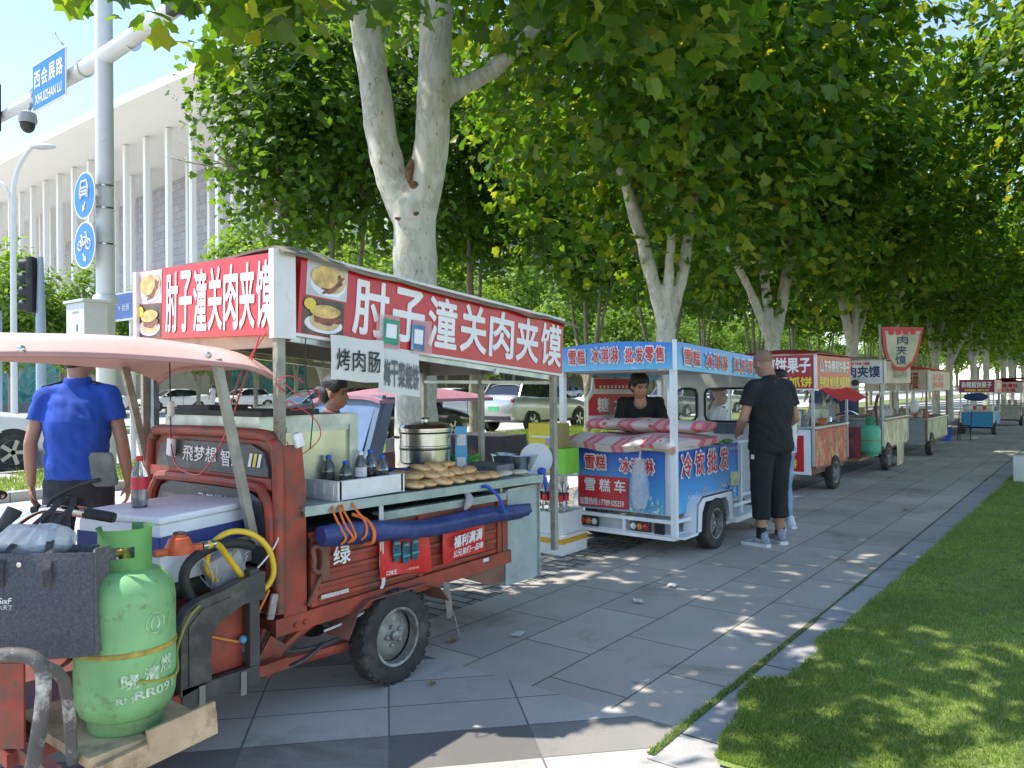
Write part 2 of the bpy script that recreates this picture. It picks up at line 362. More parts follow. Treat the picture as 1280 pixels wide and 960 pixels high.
def mat_leaf(name, cols, trans=.45, rough=.5, tcol=None, wave=0, spec=.35):
    m, n, L, b = nodes_of(name); g = n.new('ShaderNodeNewGeometry'); rp = n.new('ShaderNodeValToRGB'); e = rp.color_ramp.elements
    while len(e) < len(cols): e.new(.5)
    for i, c in enumerate(cols): e[i].position = i/(len(cols)-1); e[i].color = _c(c)
    L.new(g.outputs['Random Per Island'], rp.inputs[0]); src = rp.outputs[0]
    if wave:
        nz = n.new('ShaderNodeTexNoise'); nz.inputs['Scale'].default_value = wave; nz.inputs['Detail'].default_value = 4; L.new(g.outputs['Position'], nz.inputs[0])
        mm = n.new('ShaderNodeMath'); mm.operation = 'MULTIPLY_ADD'; mm.inputs[1].default_value = 1.1; mm.inputs[2].default_value = .45; L.new(nz.outputs[0], mm.inputs[0])
        vm = n.new('ShaderNodeMix'); vm.data_type = 'RGBA'; vm.blend_type = 'MULTIPLY'; vm.inputs[0].default_value = 1; L.new(src, vm.inputs[6]); L.new(mm.outputs[0], vm.inputs[7]); src = vm.outputs[2]
    L.new(src, b.inputs['Base Color']); b.inputs['Roughness'].default_value = rough; b.inputs['Specular IOR Level'].default_value = spec
    t = n.new('ShaderNodeBsdfTranslucent'); hs = n.new('ShaderNodeMix'); hs.data_type = 'RGBA'; hs.blend_type = 'MULTIPLY'; hs.inputs[0].default_value = 1
    L.new(src, hs.inputs[6]); hs.inputs[7].default_value = _c(tcol or (1.9,1.7,.7)); L.new(hs.outputs[2], t.inputs[0])
    mx = n.new('ShaderNodeMixShader'); mx.inputs[0].default_value = trans; L.new(b.outputs[0], mx.inputs[1]); L.new(t.outputs[0], mx.inputs[2])
    L.new(mx.outputs[0], n['Material Output'].inputs[0]); return m
def litter(n, mk, name, mat, lab, cat, grp, zone):
    for i in range(n):
        x, y = zone(); mb = MB(); mk(mb, x, y); tag(mb.build(name, mat, None), lab, cat, grp)
def leaf_on_ground(mb, x, y):
    a = random.uniform(0,6.28); s = random.uniform(.03,.05); pts = []
    for k, r in enumerate((1,.55,.9,.5,.75,.35,.75,.5,.9,.55)): t = a+k*2*PI/10; pts.append((x+s*r*math.cos(t), y+s*r*math.sin(t), .012+.018*random.random()))
    c = mb.bm.verts.new((x,y,.008)); vs = [mb.bm.verts.new(p) for p in pts]
    for i in range(10): mb.bm.faces.new((c, vs[i], vs[(i+1) % 10]))
def scrap(mb, x, y):
    a = random.uniform(0,6.28); mb.sheet(lambda u, v: (x+math.cos(a)*(u-.5)*.09-math.sin(a)*(v-.5)*.06, y+math.sin(a)*(u-.5)*.09+math.cos(a)*(v-.5)*.06, .012+.012*random.random()), 4, 3, .001)
litter(5, leaf_on_ground, 'fallen_leaf', M('dry_leaf', (.30,.20,.08), .8, var=.4), 'dry brown plane leaf lying on the paving', 'leaf', 'fallen leaves on the paving', lambda: (random.uniform(-3.2,-1.5), 2.2+14*random.random()**1.7))
litter(5, leaf_on_ground, 'fallen_leaf', M('dry_leaf', (.30,.20,.08), .8, var=.4), 'dry brown plane leaf lying on the lawn', 'leaf', 'fallen leaves on the lawn', lambda: (random.uniform(-1.1,-.2), 3.2+8*random.random()**1.5))
litter(6, scrap, 'paper_scrap', M('paper_litter', (.62,.62,.60), .8), 'white scrap of paper dropped on the paving', 'litter', 'paper scraps on the paving', lambda: (random.uniform(-3.0,-1.7), 3.6+16*random.random()**1.3))
m_grass = mat_leaf('grass_blade', [(.17,.26,.04), (.24,.35,.06), (.31,.41,.10), (.45,.46,.20)], .4, .6, (1.3,1.3,.6), wave=1.3)
sp = []
for i in range(105000):
    y = 2.85 + 12*random.random()**2.1; wx = .9+ .012*y
    x = lawn_edge(y) + (wx*1.55)*random.random()**1.2
    if y < 2.86+.05*noise.noise(V((x*4,1,1))): continue
    if noise.noise(V((x*3.1,y*3.1,7))) > .33 and random.random() < .6: continue
    sp.append((x, y, .014))
for i in range(9000):
    y = 14.8 + 40*random.random(); sp.append((-1.16 + random.random()*2.2, y, .014))
tag(blades('lawn_grass', sp, .010, .030, .0022, m_grass), 'short green lawn grass beside the granite kerb', None)
sp = [(-1.45+random.gauss(0,.010), 2.75+abs(random.gauss(0,.9)), .005) for i in range(1300)]
tag(blades('joint_grass', sp, .008, .022, .0022, m_grass), 'grass growing in the kerb joint', None)
sp = [(random.uniform(-14.6,-11.75), random.uniform(5, 26), .088) for i in range(9000)]
tag(blades('verge_grass', sp, .05, .14, .008, m_grass), 'bright grass on the verge beside the road', None)
sp = [(random.uniform(-13.6,-11.75), random.uniform(-2, 5), .098) for i in range(6000)]
tag(blades('verge_turf', sp, .05, .12, .008, m_grass), 'strip of turf behind the low verge kerb', None)
# ------------------------------------------------------------------ trees
LEAF = []   # a five-lobed plane leaf outline
for a, r in [(-90,.18), (-50,.60), (-28,.50), (0,.84), (16,.70), (40,.62), (58,.80), (90,1.0), (122,.80), (140,.62), (164,.70), (180,.84), (208,.50), (230,.60)]:
    LEAF.append((r*math.cos(R(a)), r*math.sin(R(a))))
LEAF_S = [(0,-.6), (.5,-.15), (.42,.35), (0,.75), (-.42,.35), (-.5,-.15)]
def leaves_mesh(name, spots, mat, outline=LEAF):
    bm = bmesh.new()
    for p, nrm, up, s in spots:
        x = nrm.cross(up)
        if x.length < 1e-4: x = V((1,0,0))
        x.normalize(); y = x.cross(nrm)*-1
        vs = [bm.verts.new(p + x*(u*s*.55) + y*(v*s*.55) - nrm*(abs(u)*abs(u)*s*.16)) for u, v in outline]
        bm.faces.new(vs)
    me = bpy.data.meshes.new(name); bm.to_mesh(me); bm.free(); me.materials.append(mat)
    return me
def rnd_unit():
    while True:
        v = V((random.uniform(-1,1), random.uniform(-1,1), random.uniform(-1,1)))
        if .05 < v.length < 1: return v.normalized()
def crown_spots(n, c, rad, size, clump=.55, per=22, low=None, hole=.0, keep=None):
    """leaf sprays set through the crown, denser to its skin; sprays hang outward and down"""
    out = []; k = 0
    while len(out) < n:
        k += 1
        d = rnd_unit(); rr = random.random()**.38
        q = V((d.x*rad[0]*rr, d.y*rad[1]*rr, d.z*rad[2]*rr))
        q *= .82 + .30*noise.noise(q*.55 + V((c[0]*.7, c[2], 3)))
        p = V(c) + q
        if low is not None and p.z < low + .7*noise.noise(V((p.x*.8, p.y*.8, c[0]))): continue
        if hole and noise.noise(p*.9 + V((9,2,4))) > .45-hole: continue
        if keep and not keep(p): continue
        od = V((d.x, d.y, d.z*.4)).normalized() if d.xy.length > .01 else V((0,0,1))
        for j in range(int(per*random.uniform(.5, 1.4))):
            pp = p + rnd_unit()*clump*random.random()**.6*V((1,1,.6)).length/1.5
            nn = (V((0,0,1))*random.uniform(.2,1.) + od*random.uniform(.0,.9) + rnd_unit()*.55).normalized()
            up = (V((0,0,1))*-.6*random.random() + od + rnd_unit()*.6).normalized()
            out.append((pp, nn, up, size*random.uniform(.6, 1.25)))
    return out
m_leafA = mat_leaf('plane_leaf', [(.04,.10,.015), (.055,.13,.018), (.075,.16,.022), (.11,.19,.026), (.21,.25,.035)], .58, .42, (2.4,2.1,.6))
m_leafB = mat_leaf('street_leaf', [(.045,.10,.016), (.07,.14,.022), (.10,.18,.028)], .55, .45, (2.3,2.1,.6))
m_leafC = mat_leaf('pale_leaf', [(.13,.22,.03), (.18,.28,.045), (.25,.34,.075)], .5, .5, (1.7,1.7,.7))
def mat_bark(name, base, patch, dark):
    m, n, L, b = nodes_of(name); tc = n.new('ShaderNodeTexCoord'); mp = n.new('ShaderNodeMapping'); mp.inputs['Scale'].default_value = (1,1,.45); L.new(tc.outputs['Object'], mp.inputs[0])
    vo = n.new('ShaderNodeTexNoise'); vo.inputs['Scale'].default_value = 7.; vo.inputs['Detail'].default_value = 3; vo.inputs['Distortion'].default_value = .6; L.new(mp.outputs[0], vo.inputs[0])
    r = n.new('ShaderNodeValToRGB'); e = r.color_ramp.elements; e[0].position = .43; e[0].color = _c(base); e[1].position = .47; e[1].color = _c([.6*a+.4*b2 for a, b2 in zip(base, patch)]); x = e.new(.56); x.color = _c(patch); y = e.new(.59); y.color = _c(base); z = e.new(.66); z.color = _c(patch)
    L.new(vo.outputs[0], r.inputs[0])
    n2 = n.new('ShaderNodeTexNoise'); n2.inputs['Scale'].default_value = 26; n2.inputs['Detail'].default_value = 6; L.new(mp.outputs[0], n2.inputs[0])
    r2 = n.new('ShaderNodeValToRGB'); r2.color_ramp.elements[0].position = .62; r2.color_ramp.elements[1].position = .72; L.new(n2.outputs[0], r2.inputs[0])
    mx = n.new('ShaderNodeMix'); mx.data_type = 'RGBA'; L.new(r2.outputs[0], mx.inputs[0]); L.new(r.outputs[0], mx.inputs[6]); mx.inputs[7].default_value = _c(dark)
    L.new(mx.outputs[2], b.inputs['Base Color']); b.inputs['Roughness'].default_value = .85
    bp = n.new('ShaderNodeBump'); bp.inputs['Strength'].default_value = .5; bp.inputs['Distance'].default_value = .012; L.new(vo.outputs[0], bp.inputs['Height']); L.new(bp.outputs[0], b.inputs['Normal'])
    return m
m_bark = mat_bark('plane_bark', (.56,.53,.46), (.40,.385,.31), (.24,.185,.13))
m_bark2 = mat_bark('street_bark', (.30,.26,.19), (.21,.18,.125), (.11,.085,.06))
m_lime = M('limewash', (.62,.60,.55), .9, var=.12, scale=9, bump=.4, bscale=40, dirt=(.35,.32,.26), damt=.25)
def limb(mb, pts, rads, n=12): mb.tube(pts, rads, n, smooth=5)
def twig_branches(mb, tips, k, spread, rad):
    for p, d in tips:
        for j in range(k):
            dd = (d + rnd_unit()*spread).normalized(); L = random.uniform(.8, 1.6)
            m1 = p + dd*L*.5 + V((0,0,.1)); limb(mb, [p, m1, p+dd*L+V((0,0,.25))], [rad, rad*.6, rad*.2], 6)
            if random.random() < .7:
                d2 = (dd + rnd_unit()*.8).normalized(); limb(mb, [m1, m1+d2*L*.4, m1+d2*L*.8], [rad*.5, rad*.3, rad*.12], 5)
def tree_obj(label, group, loc, stems, crown, mat_t, mat_c_mesh, fork, basr, lime=0, name='plane_tree', scale=1, rz=0):
    t = thing(name, label, 'tree', (0,0,0), group)
    mb = MB(); fz = fork[2]
    limb(mb, [(0,0,-.05), (0,0,fz*.12), (fork[0]*.5,fork[1]*.5,fz*.5), (fork[0]*.9,fork[1]*.9,fz*.86), fork, (fork[0],fork[1],fz+.16)], [basr*1.3, basr*1.02, basr*.93, basr*1.0, basr*.9, basr*.4], 18)
    tips = []
    for st in stems:
        pts = [V(fork)+V((0,0,-.25))] + [V(p) for p, r in st]; rr = [basr*.72] + [r for p, r in st]
        limb(mb, pts, rr, 12); tips.append((pts[-1], (pts[-1]-pts[-2]).normalized())); tips.append((pts[-2], (pts[-1]-pts[-2]).normalized()))
    twig_branches(mb, tips, 4, .75, .04)
    tb = fuse(mb, 'trunk', mat_t, t, .028 if basr > .15 else .022, 9, .5)
    for v in tb.data.vertices: v.co += noise.noise_vector(v.co*5)*.014+noise.noise_vector(v.co*15)*.005
    ORG['crown'] = V((0,0,0))
    o = bpy.data.objects.new('crown', mat_c_mesh); COL.objects.link(o); o.parent = t
    t.location = loc; t.rotation_euler = (0,0,rz); t.scale = (scale,)*3
    return t
G1 = 'plane trees in the row behind the food carts'
# first plane tree (its fork and stems as in the picture)
cm1 = leaves_mesh('crown', crown_spots(10500, (.2,.6,7.6), (3.9,4.2,3.6), .2, .55, 20, low=5.0) +
    crown_spots(2600, (1.2,2.6,5.2), (2.0,2.6,1.9), .2, .5, 20, low=3.6) +
    crown_spots(1500, (1.1,-2.3,4.45), (2.4,1.5,.65), .21, .4, 14) + crown_spots(1200, (2.3,.2,4.75), (1.5,2.,.75), .21, .45, 14), m_leafA)
stems1 = [[((-.25,-.12,3.62), .15), ((-.42,-.22,4.9), .14), ((-.75,-.5,7.), .10)],
          [((.14,.08,3.62), .16), ((.19,.14,5.1), .155), ((.3,.4,7.4), .10)],
          [((-.02,.25,3.8), .10), ((-.02,.4,5.4), .085), ((-.3,.9,7.4), .05)],
          [((.15,.12,4.0), .09), ((.55,.65,4.55), .085), ((1.05,1.25,5.5), .055), ((1.5,1.8,6.4), .04)]]
t1 = tree_obj('thickest plane tree, pale mottled trunk rising behind the first red cart and forking high', G1, (-5.0,5.03,0), stems1, None, m_bark, cm1, (.0,.0,3.12), .205)
m_scar = M('torn_bark', (.17,.085,.05), .95, var=.5, scale=30, bump=.8, bscale=60)
for p, r in (((.05,-.10,3.42), (.035,.045,.12)), ((.09,-.10,3.30), (.05,.05,.03)), ((.155,-.13,3.02), (.035,.03,.018)), ((-.02,-.185,3.0), (.03,.03,.014))):
    ORG[t1.name] = V((0,0,0)); mb = MB(); mb.ball(p, r, 14); mb.wobble(.022, 16); mb.build('bark_scar', m_scar, t1, True)
# two more variants, copied down the row
stems2 = [[((-.22,-.30,3.6), .10), ((-.40,-.7,4.9), .075), ((-.5,-1.0,6.4), .045)], [((.2,.2,3.2), .09), ((.32,.42,4.6), .07), ((.5,.6,6.8), .04)], [((.1,-.05,3.3), .07), ((.15,.05,4.8), .05), ((.0,.3,6.8), .03)]]
cm2 = leaves_mesh('crown', crown_spots(15000, (.1,.1,6.1), (4.0,3.5,3.7), .21, .55, 20, low=3.0), m_leafA)
cm3 = leaves_mesh('crown', crown_spots(16000, (-.1,.0,6.1), (3.9,3.4,3.8), .21, .55, 20, low=2.8), m_leafA)
t2 = tree_obj('slender plane tree with forked trunk behind the white ice cream cart', G1, (-5.0,10.1,0), stems2, None, m_bark, cm2, (.0,.0,2.5), .14)
stems3 = [[((-.15,-.75,3.2), .075), ((-.35,-1.6,4.1), .05), ((-.5,-2.0,4.6), .03)], [((-.1,-.1,3.4), .085), ((-.2,-.2,4.6), .07), ((-.4,-.3,6.6), .04)], [((.15,.25,3.3), .11), ((.25,.5,4.8), .08), ((.4,.8,6.8), .045)]]
t3 = tree_obj('plane tree whose trunk forks into three low limbs, behind the man in black', G1, (-5.0,14.6,0), stems3, None, m_bark, cm3, (.0,.0,2.4), .142)
def copy_plane(src, x, y, rz, s, label, group=G1):
    c = copy_tree(src); c.location = (x,y,0); c.rotation_euler = (0,0,rz); c.scale = (s,s,s*random.uniform(.95,1.06)); c['label'] = label; c['group'] = group
    return c
copy_plane(t3, -5.0, 20.4, R(180), 1.02, 'plane tree leaning one limb toward the path behind the cart with the tall banner')
copy_plane(t2, -5.1, 25.6, R(70), 1.0, 'plane tree just behind the hanging curved sign')
copy_plane(t2, -4.9, 31.6, R(200), 1.0, 'plane tree beside the red awning, short of the blue tricycle')
copy_plane(t3, -5.0, 35.4, R(60), 1.0, 'plane tree rising directly behind the blue tricycle')
far_lab = 'plane tree far down the row beyond the blue tricycle'
yy = 41.
for i in range(9):
    copy_plane((t2, t3)[i % 2], -5.0+random.uniform(-.3,.3), yy, random.uniform(0, 6.28), random.uniform(.95,1.08), far_lab); yy += 6.
for x, y in ((4, 84), (7, 96), (2.5, 108), (9, 118), (4, 132), (12, 140), (1.5, 150), (6.5, 74), (10, 60)): copy_plane((t2, t3)[int(x) % 2], x, y, random.uniform(0,6), 1.1, 'plane tree in the far grove closing the right end of the path', 'plane trees in the far grove')
# plane trees on the lawn side far down the path
G3 = 'plane trees on the lawn side of the path'
for x, y, k, lab in [(1.3, 14.5, t2, 'plane tree on the lawn whose sunlit leaves reach in at the right edge'), (1.2, 21, t3, 'plane tree on the lawn behind the first one at the right edge'), (1.1, 27.5, t3, 'third plane tree on the lawn down the right side'), (1.1, 34, t2, 'fourth plane tree on the lawn, far off'), (1.1, 48, t3, 'farthest plane tree on the lawn near the end of the path')]:
    copy_plane(k, x, y, random.uniform(0,6), 1.0, lab, G3)
# near plane tree outside the frame whose low boughs hang into the top of the picture
# second row: thin brown stems on the verge
G2 = 'thin street trees on the verge by the road'
cmv = leaves_mesh('crown', crown_spots(13000, (0,0,7.0), (3.2,2.9,3.3), .21, .55, 20, low=4.1), m_leafB)
stv = [[((-.35,-.45,3.4), .055), ((-.5,-.6,5.), .045), ((-.7,-.8,7), .02)], [((.05,.05,3.5), .07), ((.1,.1,5.2), .05), ((.2,.3,7.3), .025)], [((.3,.5,3.6), .055), ((.4,.7,5.2), .04), ((.7,1.,7), .02)], [((-.3,-.9,4.9), .03), ((-.6,-1.6,5.6), .018)]]
v1 = tree_obj('leafy street tree on the verge whose crown hides the white hall roof', G2, (-12.3,9.9,0), stv, None, m_bark2, cmv, (0,0,1.6), .12, name='street_tree')
vy = [14.4, 19.6, 24.2, 28.4, 33, 38, 43, 48.5, 54, 60, 67, 75]
vl = ['street tree on the verge directly right of the thick pale trunk', 'street tree on the verge seen just left of the ice cream cart roof', 'street tree on the verge above the ice cream cart', 'street tree on the verge between the second and third plane trunks']
for i, y in enumerate(vy):
    c = copy_plane(v1, -12.3+random.uniform(-.3,.3), y, random.uniform(0,6), random.uniform(.92,1.08), vl[i] if i < 4 else 'street tree far along the verge behind the row of carts', G2)
# trees across the road
G4 = 'pale green trees across the road'
cmf = leaves_mesh('crown', crown_spots(6000, (0,0,5.2), (2.6,2.6,3.6), .34, .6, 16, low=2.0), m_leafC, LEAF_S)
stf = [[((-.3,-.2,2.8), .07), ((-.5,-.3,4.5), .04)], [((.2,.2,3), .07), ((.3,.3,5), .04)]]
f1 = tree_obj('small sunlit tree by the road left of the white signal pole', G4, (-27.8,9.5,0), stf, None, m_bark2, cmf, (0,0,1.9), .13, name='roadside_tree', scale=.85)
def far_tree(x, y, s, lab, sz=1.): 
    c = copy_tree(f1); c.location = (x,y,0); c.rotation_euler = (0,0,random.uniform(0,6)); c.scale = (s,s,s*sz); c['label'] = lab; return c
f1.location = (-46.6, 19.9, 0); f1.scale = (1.02,)*3
fl = ['small sunlit tree at the left edge of the picture, across the road', 'small sunlit tree directly right of the white signal pole, across the road', 'yellow green tree just left of the red sign, in front of the white columns']
for i, (y, s) in enumerate([(16.2, 1.12), (23.8, .95), (27., 1.05)]): far_tree(-46.6, y, s, fl[i])
y = 31.
while y < 150:
    far_tree(-46.6+random.uniform(-1,1), y, random.uniform(1.1, 1.5), 'pale green tree in the line across the road', random.uniform(1,1.25)); y += random.uniform(3.6, 5.2)
y = 36.
while y < 190:
    far_tree(-54+random.uniform(-2,2), y, random.uniform(1.7, 2.1), 'tall tree in the second line across the road', 1.1); y += random.uniform(6., 8)
y = 34.
while y < 170:
    far_tree(-28.0+random.uniform(-.3,.3), y, random.uniform(.85, 1.05), 'small tree on the central strip of the road', 1); y += random.uniform(7, 9)
for i, x in enumerate((-38, -33, -28, -24, -20, -17, -14, -11, -9, -6, -3, 4, 11, 18, -22, -15, -8, -30)):
    far_tree(x, (178 if i < 14 else 160)+random.uniform(-6,6), 2.3 if i < 14 else 1.5, 'dense tree closing the far end of the path')
# ------------------------------------------------------------------ shared paints
m_red = M('red_cart_paint', (.30,.048,.026), .55, var=.35, scale=5, bump=.18, bscale=30, dirt=(.12,.066,.048), damt=.5, dscale=7)
m_red_dk = M('dark_red_paint', (.17,.03,.02), .6, var=.25, scale=6, dirt=(.06,.04,.03), damt=.4)
m_signred = M('sign_red', (.52,.017,.025), .32, var=.10, scale=2.2, bump=.10, bscale=5, dirt=(.42,.05,.05), damt=.14, dscale=2.5)
m_signwhite = M('sign_white', (.80,.78,.77), .45, var=.03)
m_wframe = M('white_trim', (.72,.70,.67), .5, var=.08, dirt=(.4,.36,.3), damt=.2)
m_galv = M('galvanised_steel', (.46,.48,.46), .42, .75, var=.25, scale=9, bump=.08, bscale=14, dirt=(.33,.34,.26), damt=.4)
m_galvd = M('dull_zinc_sheet', (.36,.42,.40), .5, .5, var=.2, scale=6, bump=.12, bscale=9, dirt=(.22,.24,.2), damt=.3)
m_steel = M('polished_steel', (.62,.61,.58), .22, 1., var=.08, scale=4, bump=.05, bscale=8)
m_post = M('weathered_post', (.34,.32,.26), .75, .1, var=.25, scale=14, bump=.3, bscale=40, dirt=(.16,.13,.09), damt=.35)
m_black = M('black_rubber', (.022,.022,.022), .65, var=.25, scale=10, dirt=(.09,.08,.07), damt=.3)
m_tyre = M('tyre_rubber', (.035,.033,.031), .85, var=.3, scale=12, bump=.3, bscale=60, dirt=(.12,.105,.09), damt=.35)
m_rim = M('dusty_rim', (.33,.32,.30), .55, .4, var=.25, scale=9, dirt=(.12,.10,.08), damt=.45, dscale=7)
m_dkplastic = M('worn_dark_panel', (.055,.05,.046), .6, var=.3, scale=8, bump=.15, bscale=25, dirt=(.13,.11,.09), damt=.35, dscale=4)
m_pad = M('grey_backrest_vinyl', (.075,.077,.08), .55, var=.2, scale=6, bump=.2, bscale=30, dirt=(.17,.16,.15), damt=.25)
m_chrome = M('chrome', (.7,.7,.7), .15, 1., var=.05)
m_pink = M('faded_pink_fibreglass', (.72,.45,.40), .32, var=.05, scale=2, bump=.03, dirt=(.6,.36,.31), damt=.2)
m_pinkdk = M('canopy_lining', (.12,.09,.09), .7)
m_tarp = M('drab_tarpaulin', (.20,.18,.13), .8, var=.3, scale=8, bump=.5, bscale=14)
m_ply = M('stained_plywood', (.42,.35,.25), .75, var=.25, scale=4, dirt=(.2,.15,.1), damt=.35)
m_dark = M('dark_interior', (.02,.018,.016), .9)
m_wood = M('rough_plank', (.50,.36,.22), .8, var=.25, scale=9, bump=.3, bscale=30, dirt=(.16,.09,.05), damt=.35)
m_blacktxt = M('black_ink', (.02,.02,.022), .6)
m_wire_r = M('red_wire', (.55,.05,.06), .4); m_wire_k = M('black_wire', (.02,.02,.02), .5); m_wire_w = M('white_wire', (.7,.69,.65), .5)
m_ph_grey = M('photo_backdrop', (.55,.53,.53), .4, var=.2, scale=9); m_bun = M('printed_bun', (.62,.40,.12), .4, var=.45, scale=22); m_meat = M('printed_filling', (.20,.06,.035), .4, var=.8, scale=60); m_plate = M('printed_plate', (.72,.72,.74), .4)
m_darkph = M('printed_table', (.09,.06,.04), .4, var=.6, scale=20)
def food_photo(parent, c, xd, ud, w, h, kind=0):
    """a printed picture of a stuffed flatbread: flat shapes on the sign"""
    xd, ud, c = V(xd).normalized(), V(ud).normalized(), V(c); nn = xd.cross(ud)
    def blob(name, mat, cx, cy, rx, ry, rot, lay, p, wob=.06, arc=(0, 360)):
        pts = []
        for i in range(28):
            a = R(arc[0]+(arc[1]-arc[0])*i/28); k = 1+wob*noise.noise(V((math.cos(a)*2+cx*9, math.sin(a)*2, kind*3.)))
            x, y = rx*k*math.cos(a), ry*k*math.sin(a); x, y = x*math.cos(R(rot))-y*math.sin(R(rot))+cx, x*math.sin(R(rot))+y*math.cos(R(rot))+cy
            pts.append(c+xd*(x*w)+ud*(max(-.495, min(.495, y))*h)+nn*(.002+.0012*lay))
        return MB().poly(pts).build(name, mat, p, recalc=False)
    mb = MB(); mb.poly([c+xd*(a*w/2)+ud*(b*h/2)+nn*.0015 for a, b in ((-1,-1),(1,-1),(1,1),(-1,1))])
    ph = mb.build('photo_print', m_ph_grey if kind == 0 else m_darkph, parent, recalc=False)
    if kind == 0:
        blob('printed_plate', m_plate, .02, -.1, .44, .36, 0, 1, ph); blob('printed_bun', M('printed_bun_back', (.60,.42,.2), .4, var=.3, scale=20), .2, .0, .24, .36, -18, 2, ph)
        blob('printed_filling', m_meat, .12, -.12, .14, .36, -42, 3, ph, .5); blob('printed_bun', m_bun, -.08, .06, .33, .30, 28, 4, ph)
    else:
        blob('printed_plate', m_plate, .0, -.2, .46, .24, 0, 1, ph); blob('printed_bun', M('printed_bun_back', (.60,.42,.2), .4), .02, -.12, .36, .24, 0, 2, ph)
        blob('printed_filling', m_meat, .06, -.02, .34, .18, -4, 3, ph, .5); blob('printed_bun', m_bun, .02, .16, .37, .18, 6, 4, ph); blob('printed_egg', M('printed_yellow', (.75,.55,.05), .4), -.36, .3, .14, .16, 0, 5, ph)
    return ph
def board(name, mat, parent, c, xd, ud, w, h, t=.02):
    xd, ud, c = V(xd).normalized(), V(ud).normalized(), V(c); nn = xd.cross(ud)
    return MB().box(c-nn*(t/2), (w, h, t), Matrix((xd, ud, nn)).transposed()).build(name, mat, parent)
def add_wheel(parent, c, rad, wid, axis=(1,0,0), rim_frac=.62, name='wheel', mt=None, mr=None, detail=True):
    """tyre with tread, dished rim with studs: wheel > tyre (the wheel itself), rim, hub"""
    a = V(axis); c = V(c); w = wid/2; ri = rad*rim_frac
    prof = [(ri, -w*.75), (ri+.012, -w*.95), (rad*.86, -w), (rad*.96, -w*.86), (rad, -w*.55), (rad, w*.55), (rad*.96, w*.86), (rad*.86, w), (ri+.012, w*.95), (ri, w*.75)]
    mb = MB(); mb.lathe(prof, c, a, 40, cap=False)
    if detail:
        x, y = frame_for(a)
        for i in range(30):
            t = 2*PI*i/30; d = x*math.cos(t)+y*math.sin(t); e = a.cross(d)
            for s in (-1, 1): mb.box(c+d*(rad*.985)+a*(s*w*.6), (rad*.045, rad*.12, w*.55), Matrix((d, e, a)).transposed())
    wl = mb.build(name, mt or m_tyre, parent, True, 35)
    mb = MB(); mb.lathe([(ri, -w*.8), (ri*.96, -w*.55), (ri*.93, -w*.1), (ri*.75, w*.12), (ri*.42, w*.30), (ri*.2, w*.34), (.002, w*.34)], c, a, 32, cap=False)
    mb.lathe([(ri+.004, w*.72), (ri+.006, w*.9), (ri*.95, w*.86), (ri*.92, w*.1)], c, a, 32, cap=False)
    if detail:
        x, y = frame_for(a)
        for i in range(5):
            t = 2*PI*i/5; mb.lathe([(.012, 0), (.012, .014), (.006, .02)], c+(x*math.cos(t)+y*math.sin(t))*ri*.34+a*w*.28, a, 8)
    mb.build('rim', mr or m_rim, wl, True, 40)
    MB().lathe([(ri*.17, w*.3), (ri*.17, w*.62), (ri*.12, w*.7), (.001, w*.7)], c, a, 16).build('hub', mr or m_rim, wl, True, 40)
    return wl
# ------------------------------------------------------------------ the red food tricycle (nearest cart)
T = thing('food_tricycle', 'weathered red cargo tricycle with pale pink canopy and big red and white sign', 'food cart', (-3.47,2.7,0), 'food carts lined up along the path')
XN, XF = -2.88, -4.06
# chassis
mb = MB()
for x in (-2.80, -4.02): mb.bar((x,.95,.29), (x,2.02,.30), .035, .045)
mb.bar((-2.80,.97,.29), (-4.02,.97,.29), .035, .045); mb.bar((-2.80,1.86,.30), (-4.02,1.86,.30), .035, .045)
for x in (XN+.01, XF): mb.bar((x,2.0,.435), (x,3.66,.455), .05, .075)
for y in (2.04, 2.5, 3.0, 3.62): mb.bar((XN,y,.43), (XF,y,.43), .04, .05)
for x in (-2.93, -4.0):
    mb.tube([(x,2.35,.42), (x+.02,2.15,.36), (x,1.95,.245), (x,1.75,.28)], .022, 8, smooth=4); mb.tube([(x,2.0,.42), (x,1.95,.33), (x,1.9,.24)], .02, 8); mb.tube([(x,1.98,.25), (x,2.7,.215)], .028, 8)
mb.bar((-2.86,1.93,.26), (-2.86,2.02,.38), .01, .10)
for y in (2.1, 2.15): mb.ball((XN+.04,y,.43), .012, 8)
mb.build('chassis', m_red, T, True, 30)
MB().tube([(-2.93,2.68,.22), (-4.0,2.68,.22)], .03, 10).ball((-3.47,2.68,.22), (.11,.12,.11), 12).build('rear_axle', m_dark, T, True)
mb = MB()
for x in (-2.97, -3.96):
    for k in range(4): mb.bar((x,2.33+.04*k,.36-.025*k), (x,3.05-.04*k,.36-.025*k), .05, .018)
mb.build('leaf_spring', m_dkplastic, T)
MB().tube([(-2.93,2.0,.33), (-2.93,2.2,.27), (-2.9,2.45,.29), (-2.9,2.6,.38)], .012, 6, smooth=4).tube([(-2.84,1.6,.27), (-2.88,2.1,.235), (-2.9,2.3,.28)], .008, 6, smooth=4).build('brake_cable', m_dkplastic, T, True)
MB().bx(-4.02,-2.82,.96,1.86,.305,.325).build('footboard', m_red_dk, T)
add_wheel(T, (-2.86,2.685,.232), .232, .12, (1,0,0), .60); add_wheel(T, (-4.06,2.685,.232), .232, .12, (-1,0,0), .60)
